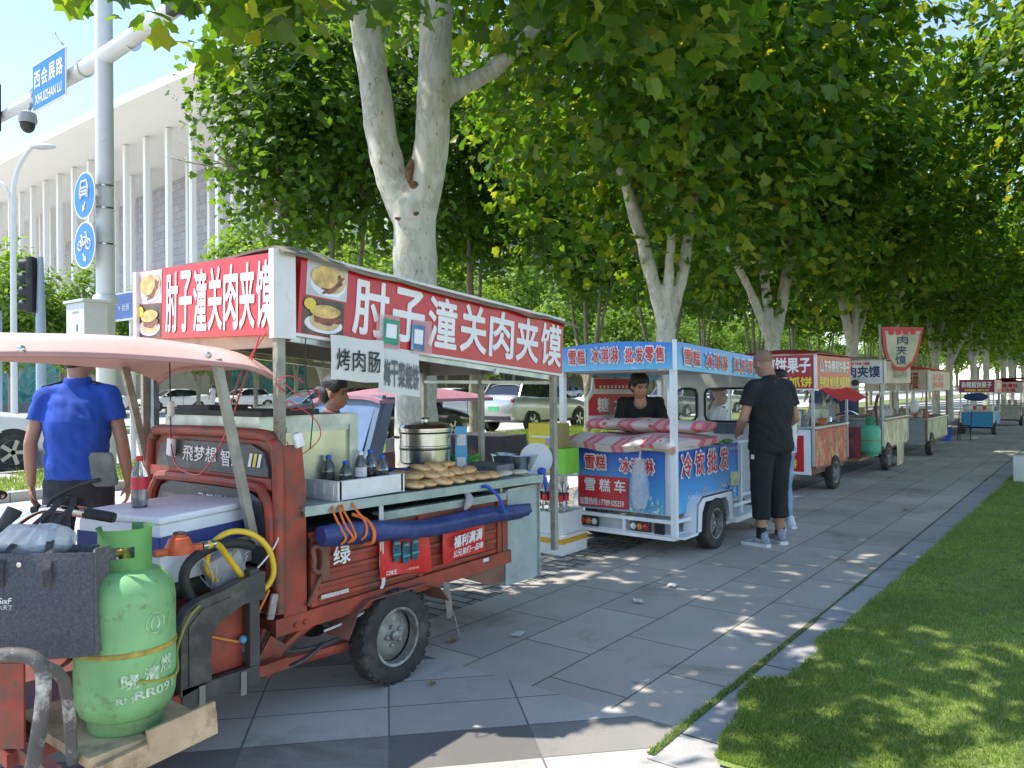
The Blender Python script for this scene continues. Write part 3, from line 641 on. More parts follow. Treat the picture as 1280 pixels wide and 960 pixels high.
for x in (-2.87, -4.05):   # flat steel mudguards with bent ends
    mb = MB(); 
    pr = [(2.36,.30), (2.42,.41), (2.50,.455), (2.88,.455), (2.98,.42), (3.06,.33)]
    def mg(u, v, x=x): 
        k = u*5; i = min(4, int(k)); t = k-i; return (x-.10+v*.17, pr[i][0]*(1-t)+pr[i+1][0]*t, pr[i][1]*(1-t)+pr[i+1][1]*t)
    mb.sheet(mg, 10, 2, .004); mb.build('mudguard', M('rusty_mudguard', (.23,.10,.07), .75, var=.3, dirt=(.1,.07,.05), damt=.4), T)
mb = MB(); mb.sheet(lambda u, v: (-2.85+.01*math.sin(v*6), 3.08+.05*v+.03*u-.02, .42-.20*u+.0*v), 4, 3, .006); mb.tube([(-2.84,3.13,.25), (-2.83,3.17,.10)], .003, 5); mb.build('mud_flap', M('torn_flap', (.28,.24,.20), .9, var=.3), T)
# cargo box: ribbed side panels, posts, floor, dark inside
def side_panel(x, s):
    mb = MB(); mb.bx(x-.008, x+.008, 2.20, 3.58, .475, .80)
    for i, z in enumerate((.505,.565,.625,.685,.745)): mb.box((x+s*.012, 2.89, z), (.02, 1.30, .026), None, .008)
    for y in (2.215, 2.90, 3.565): mb.bx(x-.004, x+.022*s, y-.018, y+.018, .48, .80)
    mb.bx(x-.016, x+.016, 2.19, 3.60, .795, .82); return mb
side_panel(XN, 1).build('side_panel', m_red, T); side_panel(XF, -1).build('side_panel', m_red, T)
mb = MB(); mb.bx(XF+.02, XN-.02, 2.08, 3.6, .462, .478); mb.build('cargo_floor', m_red_dk, T)
mb = MB(); mb.bx(XF+.03, XN-.03, 2.12, 3.6, .48, .83); mb.build('cargo_shade', m_dark, T)  # near-black block painting in the shade inside the box, below the counter
mb = MB()
for x in (XN, XF):
    mb = MB(); mb.bx(x-.03, x+.03, 2.045, 2.165, .42, 1.02); mb.prism([(x-.03,2.045,1.02), (x+.03,2.045,1.02), (x+.03,2.165,1.02), (x-.03,2.165,1.02)], (0,-.02,.2)); mb.build('corner_post', m_red, T)
    MB().bx(x-.025, x+.025, 3.59, 3.64, .44, .84).build('corner_post', m_red, T)
mb = MB(); mb.tube([(XN+.045,2.19,.75), (XN+.055,2.19,.70), (XN+.05,2.19,.66), (XN+.045,2.23,.64), (XN+.045,2.25,.70), (XN+.045,2.23,.755)], .011, 8, True, smooth=3); mb.bx(XN+.02, XN+.05, 2.235, 2.28, .60, .76); mb.bar((XN+.04,2.24,.62), (XN+.045,2.16,.50), .012, .016)
mb.build('latch', M('rusty_latch', (.20,.09,.06), .8, var=.4, dirt=(.1,.06,.04), damt=.4), T)
text('绿', (XN+.025,2.37,.69), (0,1,0), (0,0,1), .10, .085, m_signwhite, T, bold=.02)
MB().box((XN+.024,2.33,.515), (.004,.16,.018)).build('scuff_patch', M('scraped_sticker', (.55,.50,.48), .7, var=.4, scale=60), T)
# seat back: red arch frames with grey padded panels
def arch(z0, z1, x0, x1, y, r, w, cut):
    o = [(x0,z0), (x0,z1-r*1.2), (x0+r*.5,z1-r*.3), (x0+r*1.4,z1), (x1-r*1.4,z1), (x1-r*.4,z1-r*.35), (x1,z1-r*1.2), (x1,z0)]
    return [(a, y, b) for a, b in o]
mb = MB()
mb.tube(arch(.50,1.27,-3.95,XN+.03,2.02,.10,0,0), .027, 10, smooth=3); mb.bar((-3.93,2.02,1.065), (XN,2.02,1.055), .03, .05); mb.tube(arch(.62,1.045,-3.90,XN+.0,2.0,.11,0,0), .025, 8, smooth=3)
mb.bx(-3.93, XN, 2.03, 2.05, .48, 1.245); mb.bar((-3.93,2.01,.66), (XN,2.01,.66), .04, .05); mb.build('seat_back_frame', m_red, T, True, 40)
mb = MB(); mb.prism(arch(1.085,1.225,-3.87,XN-.03,2.028,.09,0,0), (0,-.018,0)); mb.bevel(.008); pd = mb.build('backrest', m_pad, T, True, 40)
text('飛梦想', (-3.46,2.008,1.165), (1,0,0), (0,0,1), .30, .075, m_signwhite, pd, bold=.008, shear=.1); text('智未', (-3.19,2.008,1.155), (1,0,0), (0,0,1), .16, .075, m_signwhite, pd, bold=.008)
for i, (xx, mm) in enumerate(((-3.04, m_signwhite), (-3.005, M('yellow_stripe', (.75,.6,.06), .5)), (-2.97, m_signwhite))):
    MB().poly([(xx-.018,2.006,1.125), (xx+.004,2.006,1.125), (xx+.022,2.006,1.185), (xx,2.006,1.185)]).build('stripe', mm, pd)
MB().poly([(-3.72,2.006,1.14), (-3.68,2.006,1.14), (-3.70,2.006,1.19), (-3.74,2.006,1.19)]).build('stripe', m_signwhite, pd)
mb = MB(); mb.prism(arch(.70,1.02,-3.86,XN-.04,2.02,.10,0,0), (0,-.02,0)); mb.bevel(.01); pd = mb.build('backrest', m_pad, T, True, 40)
text('飞梦想 智未来', (-3.24,1.998,.955), (1,0,0), (0,0,1), .42, .055, m_signwhite, pd, bold=.005, shear=.1)
MB().bar((-3.2,1.985,.80), (XN,1.985,.79), .006, .008).bar((-3.2,1.985,.83), (XN,1.985,.82), .006, .008).build('grab_rail', M('cream_rail', (.6,.56,.42), .6), T)
mb = MB(); mb.bx(-3.86,-3.02,1.44,1.98,.34,.62); mb.bevel(.02); mb.build('seat_box', m_red_dk, T, True)
mb = MB(); mb.bx(-3.88,-2.98,1.42,1.99,.62,.70); mb.bevel(.03); mb.build('seat', m_dkplastic, T, True)
# leg shield, steering, mirror, front wheel
mb = MB(); mb.sheet(lambda u, v: (-3.98+1.18*u, .99-.10*math.sin(u*PI)+.02*v, .30+.50*v), 12, 5, .012); mb.build('leg_shield', m_red, T, True)
mb = MB(); mb.sheet(lambda u, v: (-2.63-.16*u, .95-.12*u, .38+.26*v), 5, 4, .01); mb.build('front_mudguard', m_red, T, True)
mb = MB(); mb.tube([(-2.60,.76,.70), (-2.50,.86,.715), (-2.43,.91,.695), (-2.42,.92,.60), (-2.44,.90,.40), (-2.45,.89,.31)], .021, 10, smooth=4); mb.tube([(-2.44,.91,.69), (-2.48,1.0,.60), (-2.5,1.03,.34)], .017, 8, smooth=3)
mb.build('crash_bar', M('flaking_bar', (.10,.09,.08), .7, var=.3, dirt=(.66,.62,.55), damt=.42, dscale=9), T, True)
MB().bar((-2.55,1.0,.31), (-2.43,.92,.31), .03, .03).bar((-2.5,.98,.32), (-2.83,1.0,.30), .035, .045).build('outrigger', m_red, T)
mb = MB()
for s in (-1, 1): mb.tube([(-3.47+s*.09,1.12,.86), (-3.47+s*.09,.82,.28)], .022, 10)
mb.tube([(-3.47,1.10,.80), (-3.47,1.22,1.0)], .03, 10); mb.build('fork', m_dkplastic, T, True)
add_wheel(T, (-3.47,.80,.25), .25, .09, (1,0,0), .62)
mb = MB(); mb.tube([(-3.47,1.16,.93), (-3.34,1.10,.90), (-3.25,1.11,.92), (-3.20,1.13,.98), (-3.12,1.19,1.035), (-3.03,1.265,1.025), (-2.945,1.345,1.0)], .0135, 10, smooth=4); mb.tube([(-3.47,1.16,.93), (-3.60,1.10,.90), (-3.69,1.11,.92), (-3.74,1.13,.98), (-3.82,1.19,1.035), (-3.91,1.265,1.025), (-3.98,1.345,1.0)], .0135, 10, smooth=4)
hb = mb.build('handlebar', m_chrome, T, True)
for a, b in (((-3.005,1.29,1.018), (-2.935,1.355,.998)), ((-3.94,1.29,1.018), (-4.0,1.355,.998))): MB().tube([a, b], .0205, 12).tube([V(b), V(b)+(V(b)-V(a))*.08], .018, 12).build('grip', m_black, hb, True, 30)
MB().tube([(-3.035,1.262,1.026), (-3.008,1.287,1.02)], .021, 12).build('grip_sleeve', m_steel, hb, True, 30)
MB().tube([(-3.15,1.165,1.03), (-3.13,1.18,1.038)], .0155, 10).build('cable_tie', m_black, hb, True)
mb = MB(); mb.tube([(-3.10,1.20,1.03), (-3.09,1.205,1.07), (-3.02,1.27,1.12), (-2.96,1.32,1.142)], .007, 8, smooth=3); mr = mb.build('mirror', m_black, T, True)
xd, ud = V((.80,.58,.12)).normalized(), V((-.05,-.12,1)).normalized()
c = V((-2.955,1.325,1.18)); pts = [(-.5,-.42), (-.36,-.5), (.42,-.55), (.5,-.44), (.46,.34), (.40,.44), (-.34,.52), (-.47,.42)]
mb = MB(); mb.prism([c+xd*(a*.088)+ud*(b*.125) for a, b in pts], xd.cross(ud)*-.022); mb.bevel(.006); mb.build('mirror_head', M('dusty_mirror_shell', (.10,.095,.09), .65, var=.2, dirt=(.2,.19,.17), damt=.4), mr, True)
# dark pressed guard beside the footboard
mb = MB()
outer = [(1.528,.309), (1.533,.586), (1.555,.632), (1.60,.655), (1.714,.674), (1.852,.715), (1.90,.715), (1.90,.60)]; inner = [(1.655,.335), (1.656,.50), (1.68,.545), (1.73,.572), (1.80,.60), (1.90,.60)]
mb.prism([(-2.775,y,z) for y, z in outer]+[(-2.775,y,z) for y, z in inner[::-1]], (-.05,0,0)); mb.bevel(.008)
mb.bx(-2.81,-2.775,1.535,1.86,.262,.335); mb.bx(-2.82,-2.78,1.83,1.875,.255,.73)
mb.prism([(-2.769,1.56,.34), (-2.769,1.56,.57), (-2.769,1.62,.625), (-2.769,1.74,.645), (-2.769,1.735,.632), (-2.769,1.625,.612), (-2.769,1.575,.565), (-2.769,1.575,.34)], (-.008,0,0))
mb.build('side_guard', m_dkplastic, T, True, 30)
MB().bx(-2.86,-2.84,1.66,1.83,.33,.58).build('battery_cover', m_red, T)
for y in (1.60, 1.78): MB().bx(-2.775,-2.768,y,y+.025,.235,.33).build('bracket', M('bare_bracket', (.25,.24,.22), .6, .5), T)
MB().tube([(-2.87,1.90,.81), (-2.85,1.80,.84), (-2.85,1.70,.838), (-2.85,1.615,.80), (-2.85,1.585,.74), (-2.85,1.61,.66), (-2.86,1.65,.62)], .021, 10, smooth=4).build('rubber_hose', m_black, T, True)
# pink canopy on four leaning posts
mb = MB()
def cano(u, v):   # u along the cart, v across
    y = .55+1.53*u; x = -3.99+1.06*v; a = abs(2*v-1)
    z = 1.665+.035*math.sin(u*PI*1.1)+.015*math.cos(u*9)*(1-a) - .085*a**5 - .06*max(0, (.25-u)/.25) - .05*max(0, (u-.88)/.12)**2
    return (x, y+.07*(1-a)*max(0, (u-.8)/.2), z)
mb.sheet(cano, 26, 22, .006); cn = mb.build('canopy', m_pink, T, True, 60)
mb = MB(); mb.tube([V(cano(u/20, 1))+V((0,0,-.012)) for u in range(21)]+[V(cano(1, 1-v/12))+V((0,0,-.012)) for v in range(1, 13)], .012, 8); mb.build('canopy_rim', M('canopy_edge', (.48,.27,.25), .5), cn, True)
for y in (1.05, 1.74): MB().lathe([(.016,0), (.013,.008), (.005,.014)], (-2.93,y,1.615), (1,0,.5), 12).build('bolt', m_steel, cn, True)
mb = MB(); mb.bar((-2.95,1.79,1.60), (-2.935,1.955,.80), .036, .03, (1,0,0)); mb.build('canopy_post', m_post, T); mb = MB(); mb.bar((-3.98,1.90,1.60), (-3.98,2.05,.93), .036, .03, (1,0,0)); mb.build('canopy_post', m_post, T)
MB().bar((-4.0,2.07,1.60), (-3.98,2.06,.60), .03).build('canopy_post', M('blue_grey_post', (.20,.23,.27), .5, .4, var=.2), T)
MB().bar((-2.95,.80,1.58), (-2.95,.95,.55), .03).build('canopy_post', m_post, T); MB().bar((-3.98,.80,1.58), (-3.98,.95,.55), .03).build('canopy_post', m_post, T)
# stall frame
for x, y, z0, z1 in ((XN,2.05,.67,1.75), (XN,4.17,.40,1.66), (XF,2.05,.80,1.78), (XF,4.17,.40,1.66), (-3.50,4.17,.90,1.60)):
    MB().bar((x,y,z0), (x,y,z1), .036 if x > -3 else .028, .04).build('stall_post', m_post, T)
MB().bar((XN,4.165,1.50), (XF,4.165,1.52), .022).bar((XN,4.10,1.535), (XN,2.1,1.70), .03).bar((XF,4.10,1.545), (XF,2.1,1.73), .03).build('stall_rail', m_galv, T)
sd = V((0,2.105,-.165)).normalized(); su = V((0,.0785,1)).normalized()
sc_ = V((XN+.03,3.19,1.816))
sg = board('sign_board', m_signred, T, sc_, sd, su, 2.11, .355, .05)
mb = MB(); cc = V((XN+.03,3.19,1.816))
for a in (-1, 1): mb.box(cc+su*(a*.184)-V((.025,0,0)), (.056, 2.13, .014), Matrix((V((1,0,0)), sd, V((1,0,0)).cross(sd))).transposed())
mb.build('sign_edging', m_wframe, sg)
tx = '肘子潼关肉夹馍'
L0, L1 = -.76, 1.045
cw = (L1-L0)/7
for i, ch in enumerate(tx):
    text(ch, sc_+sd*(L0+cw*(i+.5)), sd, su, cw*.86, .265, m_signwhite, sg, bold=.022)
food_photo(sg, sc_+sd*(-.905)+su*.088, sd, su, .235, .168, 0); food_photo(sg, sc_+sd*(-.915)-su*.087, sd, su, .235, .168, 1)
fd = V((1,0,-.028)).normalized(); fu = V((.028,0,1)).normalized(); fc = V((-3.475,2.02,1.908))
sg = board('sign_board', m_signred, T, fc, fd, fu, 1.19, .36, .04)
for i, ch in enumerate(tx): text(ch, fc+fd*(-.315+.131*(i+.5)), fd, fu, .113, .29, m_signwhite, sg, bold=.022)
food_photo(sg, fc+fd*(-.47)+fu*.09, fd, fu, .235, .172, 0); food_photo(sg, fc+fd*(-.475)-fu*.088, fd, fu, .235, .172, 1)
MB().bx(XN+.0,XN+.035,2.00,2.115,1.695,2.085).build('sign_corner', m_wframe, T); MB().bx(XF-.03,XF+.005,2.0,2.1,1.73,2.10).build('sign_corner', m_wframe, T)
mb = MB(); mb.bar((XF-.02,2.1,1.92), (XF-.02,4.22,1.755), .02, .35); mb.build('sign_back', M('sign_back_grey', (.30,.30,.30), .7, var=.15), T)
mb = MB(); mb.bx(XF, XN, 4.20, 4.225, 1.565, 1.90); mb.build('sign_back', MATS['sign_back_grey'], T)
mb = MB(); mb.bar((XN-.02,2.1,1.70), (XN-.02,4.2,1.545), .05, .02); mb.build('valance_board', m_ply, T); MB().bx(XF+.02, XN-.02, 2.05, 2.09, 1.66, 1.75).build('valance_board', m_ply, T)
mb = MB()
def roof(u, v):
    x = -4.10+1.29*u; y = 2.03+2.36*v; b = 2.115-.185*v
    r = .075*max(0, 1-abs(v-.09)/.10)*max(0, 1-abs(u-.80)*4.5)
    return (x, y, b + r - .02 - .03*max(0, abs(2*u-1)-.9)/.1 + .016*noise.noise(V((x*4, y*4, 0))))
mb.sheet(roof, 18, 30, .012); mb.build('roof_tarpaulin', m_tarp, T, True)
MB().lathe([(.018,0), (.018,.02)], (XN+.01,3.55,1.565), (1,0,0), 6).build('hook', m_wframe, T)
# counter, lower lip, zinc cabinet, rear locker
mb = MB(); mb.prism([(-2.83,2.14,.925), (-2.83,3.97,.895), (-3.9,3.97,.895), (-3.9,2.14,.925)], (0,0,.02)); mb.bar((-2.83,2.14,.925), (-2.83,3.97,.895), .012, .045); mb.build('counter', m_galvd, T)
MB().bar((-2.87,2.60,.85), (-2.87,3.62,.835), .05, .014).bar((-2.85,2.60,.835), (-2.85,3.62,.82), .006, .04).bar((-2.88,3.60,.84), (-2.88,3.60,.90), .02).bar((-2.88,2.16,.82), (-2.88,2.16,.93), .02).build('counter_brace', m_galvd, T)
m_cab = M('zinc_cabinet_sheet', (.50,.50,.38), .28, .65, var=.2, scale=5, bump=.1, bscale=6, dirt=(.35,.40,.45), damt=.4, dscale=3)  # zinc with the yellow-green it reflects put into its colour
mb = MB(); mb.bx(-3.90,-3.10,2.10,2.66,.935,1.30); cb = mb.build('cabinet', m_cab, T)
mb = MB(); mb.bx(-3.92,-3.085,2.085,2.675,1.29,1.345); mb.bx(-3.115,-3.085,2.62,2.675,.94,1.29); mb.bx(-3.11,-3.09,2.24,2.64,1.262,1.29); mb.build('cabinet_frame', m_galv, cb)
mb = MB(); mb.bx(-3.9,-3.05,2.075,2.4,1.346,1.372); mb.bx(-3.8,-3.5,2.08,2.3,1.372,1.395); mb.wobble(.006, 8); mb.build('cabinet_cover', m_black, cb)
mb = MB(); mb.bx(-2.90,-2.875,3.645,3.975,.27,.855); mb.bx(-4.05,-2.90,3.95,3.97,.27,.86); mb.bx(-3.98,-2.9,3.645,3.66,.27,.85); mb.bx(-4.0,-2.9,3.66,3.95,.27,.285)
lk = mb.wobble(.004, 7).build('rear_locker', M('zinc_locker', (.36,.43,.43), .5, .35, var=.18, scale=5, bump=.25, bscale=7, dirt=(.27,.27,.24), damt=.3), T)
MB().bar((-2.868,3.98,.27), (-2.868,3.98,.86), .012).bar((-2.868,3.65,.85), (-2.868,3.98,.85), .012).build('locker_edge', m_galv, lk)
mb = MB(); mb.prism([(-2.885,3.20,.42), (-2.885,3.64,.42), (-2.885,3.64,.30), (-2.885,3.52,.30)], (-.03,0,0)); mb.build('tail_gusset', M('rusty_gusset', (.23,.12,.08), .8, var=.35, dirt=(.1,.07,.05), damt=.4), T)
MB().box((XN+.03,3.42,.475), (.012,.05,.02)).build('reflector', m_wframe, T)
# wiring
MB().tube([(-2.95,2.0,1.71), (-3.03,1.97,1.50), (-3.15,1.96,1.28), (-3.30,1.94,1.10), (-3.45,1.95,1.075), (-3.60,1.96,1.12), (-3.68,1.98,1.25)], .0035, 6, smooth=5).tube([(-2.90,2.0,1.72), (-3.02,1.96,1.56), (-3.1,1.95,1.4)], .003, 6, smooth=4).build('red_wiring', m_wire_r, T, True)
MB().tube([(-2.86,2.06,1.50), (-2.82,2.12,1.44), (-2.81,2.20,1.47), (-2.84,2.22,1.40), (-2.86,2.10,1.38), (-2.84,2.07,1.42), (-2.82,2.2,1.33), (-2.85,2.24,1.24), (-2.86,2.12,1.17), (-2.87,2.08,1.24)], .0025, 6, smooth=5).tube([(-2.85,2.06,1.46), (-2.83,2.0,1.50), (-2.82,2.06,1.53), (-2.83,2.14,1.5)], .003, 6, smooth=5).build('red_wiring', m_wire_r, T, True)
MB().tube([(-2.85,2.17,1.72), (-2.85,2.17,1.50), (-2.84,2.2,1.4), (-2.85,2.19,1.2)], .003, 6, smooth=3).build('black_wiring', m_wire_k, T, True); MB().tube([(-3.68,1.98,1.62), (-3.68,1.985,1.20), (-3.64,1.98,1.12)], .0035, 6).build('black_wiring', m_wire_k, T, True)
MB().box((-2.845,2.12,1.245), (.03,.045,.065), Matrix.Rotation(.3, 3, 'X'), .006).build('power_adaptor', m_signwhite, T, True)
MB().box((-3.68,1.985,1.19), (.05,.03,.09), Matrix.Rotation(.15, 3, 'Y'), .01).build('power_adaptor', m_signwhite, T, True); MB().box((-3.68,1.985,1.38), (.04,.03,.08), None, .012).build('inline_switch', m_wframe, T, True)
MB().tube([(-2.84,2.6,.90), (-2.84,2.6,.60), (-2.85,2.62,.50), (-2.86,2.55,.40), (-2.88,2.42,.36), (-2.9,2.3,.34)], .006, 6, smooth=4).tube([(-2.84,2.615,.90), (-2.84,2.615,.60), (-2.85,2.63,.50), (-2.86,2.56,.39)], .006, 6, smooth=4).build('white_flex', m_wire_w, T, True)
MB().tube([(-2.84,2.03,.95), (-2.83,2.0,.82), (-2.83,1.9,.72), (-2.83,1.78,.66), (-2.84,1.7,.65)], .004, 6, smooth=4).build('white_flex', m_wire_w, T, True)
MB().tube([(-2.82,1.95,.62), (-2.83,1.90,.53), (-2.82,1.83,.44), (-2.83,1.75,.46), (-2.84,1.66,.50)], .005, 6, smooth=4).build('orange_lead', M('orange_lead', (.75,.25,.04), .5), T, True)
MB().ball((-2.815,1.82,.445), .018, 10).build('lead_plug', M('blue_plug', (.10,.35,.55), .5), T, True)
MB().box((-2.82,1.965,.545), (.02,.035,.11), Matrix.Rotation(-.25, 3, 'X'), .012).build('side_lamp', M('dusty_lamp', (.28,.26,.24), .5, var=.4, scale=30), T, True)
mb = MB()
for k in range(14):
    p = V((-2.88-random.random()*.06, 1.72+random.random()*.18, .64+random.random()*.06)); q = p+V((random.uniform(-.03,.04), random.uniform(-.08,.1), random.uniform(.03,.16))); mb.tube([p, (p+q)/2+rnd_unit()*.03, q], .003, 5, smooth=3)
mb.build('loose_wiring', M('mixed_wire', (.35,.36,.42), .5, var=.8, scale=12), T)
MB().box((-2.92,1.80,.73), (.06,.16,.12), Matrix.Rotation(.3, 3, 'X'), .01).build('controller_box', M('grey_controller', (.42,.41,.42), .6, var=.2), T)
# ------------------------------------------------------------------ things on and around the red tricycle
m_gas = M('green_gas_paint', (.20,.43,.17), .5, var=.25, scale=4, bump=.12, bscale=18, dirt=(.12,.17,.06), damt=.30, dscale=16)
m_gasd = M('rusted_green_paint', (.18,.36,.15), .6, var=.25, scale=9, dirt=(.20,.15,.05), damt=.35, dscale=10)
m_rustband = M('rust_streaked_band', (.36,.27,.05), .7, var=.5, scale=20, dirt=(.15,.09,.03), damt=.4, dscale=12)
m_stencil = M('worn_stencil', (.55,.66,.50), .7, var=.3, scale=30, dirt=(.20,.43,.17), damt=.55, dscale=40)
GC = V((-2.60,1.24,.362))
def gas_cylinder(name, label, base, s=1., face=None, letter=True, group='gas cylinders carried by the carts', mat=None, matd=None):
    g = thing(name, label, 'gas cylinder', base, group); mat = mat or m_gas; matd = matd or m_gasd
    c = V(base)
    MB().lathe([(r*s, h*s) for r, h in [(.05,.028), (.11,.035), (.145,.06), (.160,.10), (.163,.14), (.163,.44), (.158,.475), (.143,.51), (.115,.535), (.08,.548), (.03,.552)]], c, (0,0,1), 40).build('tank', mat, g, True, 60)
    MB().lathe([(.118*s,0), (.122*s,.012*s), (.122*s,.05*s), (.130*s,.07*s)], c, (0,0,1), 32, cap=False).build('foot_ring', matd, g, True)
    MB().lathe([(.163*s,.272*s), (.1665*s,.276*s), (.1665*s,.288*s), (.163*s,.292*s)], c, (0,0,1), 40, cap=False).build('weld_band', m_rustband, g, True)
    a0 = face if face is not None else 0
    mb = MB(); n = 46; rows = [.525,.55,.592,.602,.630,.640,.675,.690]
    grid = {}
    def vtx(i, j):
        if (i, j) not in grid:
            a = a0 + R(-125) + R(290)*i/n; r = .086*s + (.006*s if j == len(rows)-1 else 0); grid[i, j] = mb.bm.verts.new(c+V((r*math.cos(a), r*math.sin(a), rows[j]*s)))
        return grid[i, j]
    for i in range(n):
        for j in range(len(rows)-1):
            if j in (2, 3) and (13 <= i <= 22 or 33 <= i <= 40): continue
            mb.bm.faces.new((vtx(i, j), vtx(i+1, j), vtx(i+1, j+1), vtx(i, j+1)))
    bmesh.ops.solidify(mb.bm, geom=mb.bm.faces[:], thickness=.006*s)
    mb.build('collar', mat, g, True, 50)
    MB().lathe([(.022*s,.55*s), (.022*s,.59*s), (.014*s,.60*s), (.014*s,.63*s)], c, (0,0,1), 12).tube([c+V((0,0,.60*s)), c+V((math.cos(a0+R(-60))*.05*s, math.sin(a0+R(-60))*.05*s, .60*s))], .012*s, 10).build('valve', M('brass_valve', (.42,.30,.10), .4, .9), g, True)
    if letter:
        for tx_, da, z, w, h, nm in (('晓', .28, .195, .052, .05, 'lettering'), ('濱', .70, .205, .052, .052, 'lettering'), ('燃', 1.06, .225, .05, .052, 'lettering'), ('RR091', .82, .145, .15, .028, 'lettering'), ('RM', .18, .135, .05, .02, 'lettering')):
            da0 = a0-.20+da
            text(tx_, c, (1,0,0), (0,0,1), w, h, m_stencil, g, nm, bold=.03, warp=lambda x, y, o, da0=da0, z=z: c+V(((.1635*s+o*.4)*math.cos(da0+x/.1635), (.1635*s+o*.4)*math.sin(da0+x/.1635), (z+y)*s)))
        cc = a0+.60
        wp = lambda x, y, z0=.375: c+V((.1645*s*math.cos(cc+x/.163), .1645*s*math.sin(cc+x/.163), (z0+y)*s))
        MB().tube([wp(.034*math.cos(t*.2618), .034*math.sin(t*.2618)) for t in range(24)], .0018, 4, True).tube([wp(-.012,-.02), wp(-.016,.0), wp(0,.024), wp(.015,-.002), wp(.006,-.02)], .0035, 4, smooth=3).build('emblem', m_stencil, g)
    return g
gcy = gas_cylinder('gas_cylinder', 'large green gas cylinder strapped beside the dark felt bag', GC, .95, math.atan2(-GC.y, -GC.x))
# regulator and yellow hose
rg = thing('gas_regulator', 'orange gas regulator with a long looped yellow hose on the green cylinder', 'regulator', (-2.62,1.40,.93))
c = V((-2.62,1.44,.915))
MB().lathe([(.012,-.03), (.046,-.026), (.05,-.01), (.046,.004), (.034,.03), (.024,.034), (.024,.042), (.002,.043)], c, (0,0,1), 14).tube([c+V((0,-.09,-.012)), c+V((0,.085,-.014))], .013, 10).build('regulator_body', M('orange_enamel', (.55,.10,.03), .45, var=.15, dirt=(.3,.08,.04), damt=.3), rg, True, 35)
MB().lathe([(.02,.042), (.02,.05), (.002,.051)], c, (0,0,1), 14).build('dial', m_dkplastic, rg)
m_yel = M('yellow_hose', (.78,.52,.035), .4, var=.08)
hp = [(-2.62,1.53,.898), (-2.64,1.58,.895), (-2.72,1.66,.865), (-2.80,1.76,.775), (-2.83,1.86,.66), (-2.85,1.935,.615), (-2.84,1.985,.68), (-2.83,1.955,.79), (-2.84,1.88,.865), (-2.86,1.79,.885), (-2.88,1.72,.84), (-2.88,1.70,.76), (-2.88,1.74,.69)]
MB().tube(hp, .0125, 10, smooth=6).build('gas_hose', m_yel, rg, True)
for p in ((-2.62,1.525,.90), (-2.635,1.565,.897)): MB().tube([V(p), V(p)+V((-.006,.022,-.001))], .0155, 10).build('hose_clip', m_steel, rg, True)
MB().tube([(-2.83,1.70,.66), (-2.74,1.55,.62), (-2.60,1.42,.56), (-2.47,1.34,.52), (-2.44,1.2,.545)], .005, 6, smooth=5).build('strap_cord', M('olive_cord', (.35,.32,.06), .8), rg, True)
# planks under the cylinder
mb = MB(); mb.bx(-2.99,-2.44,1.05,1.23,.328,.360); tag(mb.build('wooden_plank', m_wood), 'grimy wooden board lying crosswise under the left side of the gas cylinder', 'plank')
mb = MB(); mb.bx(-2.99,-2.44,1.25,1.43,.328,.360); tag(mb.build('wooden_plank', m_wood), 'wooden board lying crosswise under the right side of the gas cylinder', 'plank')
mb = MB(); mb.bar((-2.425,1.07,.30), (-2.425,1.46,.335), .022, .075); mb.bar((-2.415,1.22,.36), (-2.415,1.45,.38), .014, .06); mb.wobble(.004, 9); tag(mb.build('edge_board', m_wood), 'weathered timber batten nailed along the edge below the gas cylinder', 'plank')
mb = MB(); mb.bar((-2.36,.97,.25), (-2.40,1.07,.285), .02, .045); tag(mb.build('batten_end', M('pale_batten', (.62,.54,.42), .85, var=.2, scale=12), None), 'broken pale batten end tied on with string at the bottom left', 'plank')
# felt bag
m_felt = M('grey_felt', (.085,.085,.10), .95, var=.35, scale=120, bump=.4, bscale=200); m_felt2 = M('felt_edge', (.12,.115,.115), .95, var=.3, scale=80)
B1 = V((-2.485,1.09,0)); bd = V((-.79,-.61,0)); bf = F0*.13
bgt = thing('tote_bag', 'dark grey felt tote bag with a small printed logo, hung from the handlebar', 'bag', (-2.63,.98,.64))
def P_(u, v, d=0): return B1 + bd*(u*.40) + V((0,0,.655+.315*v-.012*math.sin(u*PI)*(1-v))) + bf*d + F0*-.018*math.sin(u*PI)*math.sin(v*PI)
mb = MB(); mb.sheet(lambda u, v: P_(u, v), 10, 8, .006); mb.build('front_panel', m_felt, bgt, True)
mb = MB(); mb.sheet(lambda u, v: P_(u, v, 1)+V((0,0,.0)), 8, 6, .005); mb.build('back_panel', m_felt, bgt, True)
mb = MB(); mb.sheet(lambda u, v: P_(0, v, u)+V((.79,.61,0))*(-.03*math.sin(u*PI)*v), 6, 6, .005); mb.build('side_gusset', m_felt2, bgt, True)
mb = MB(); mb.sheet(lambda u, v: P_(1, v, u)+V((.79,.61,0))*(.03*math.sin(u*PI)*v), 6, 6, .005); mb.build('side_gusset', m_felt2, bgt, True)
mb = MB(); mb.sheet(lambda u, v: P_(u, 0, v)+V((0,0,-.02*math.sin(v*PI))), 6, 4, .005); mb.build('bag_base', m_felt2, bgt, True)
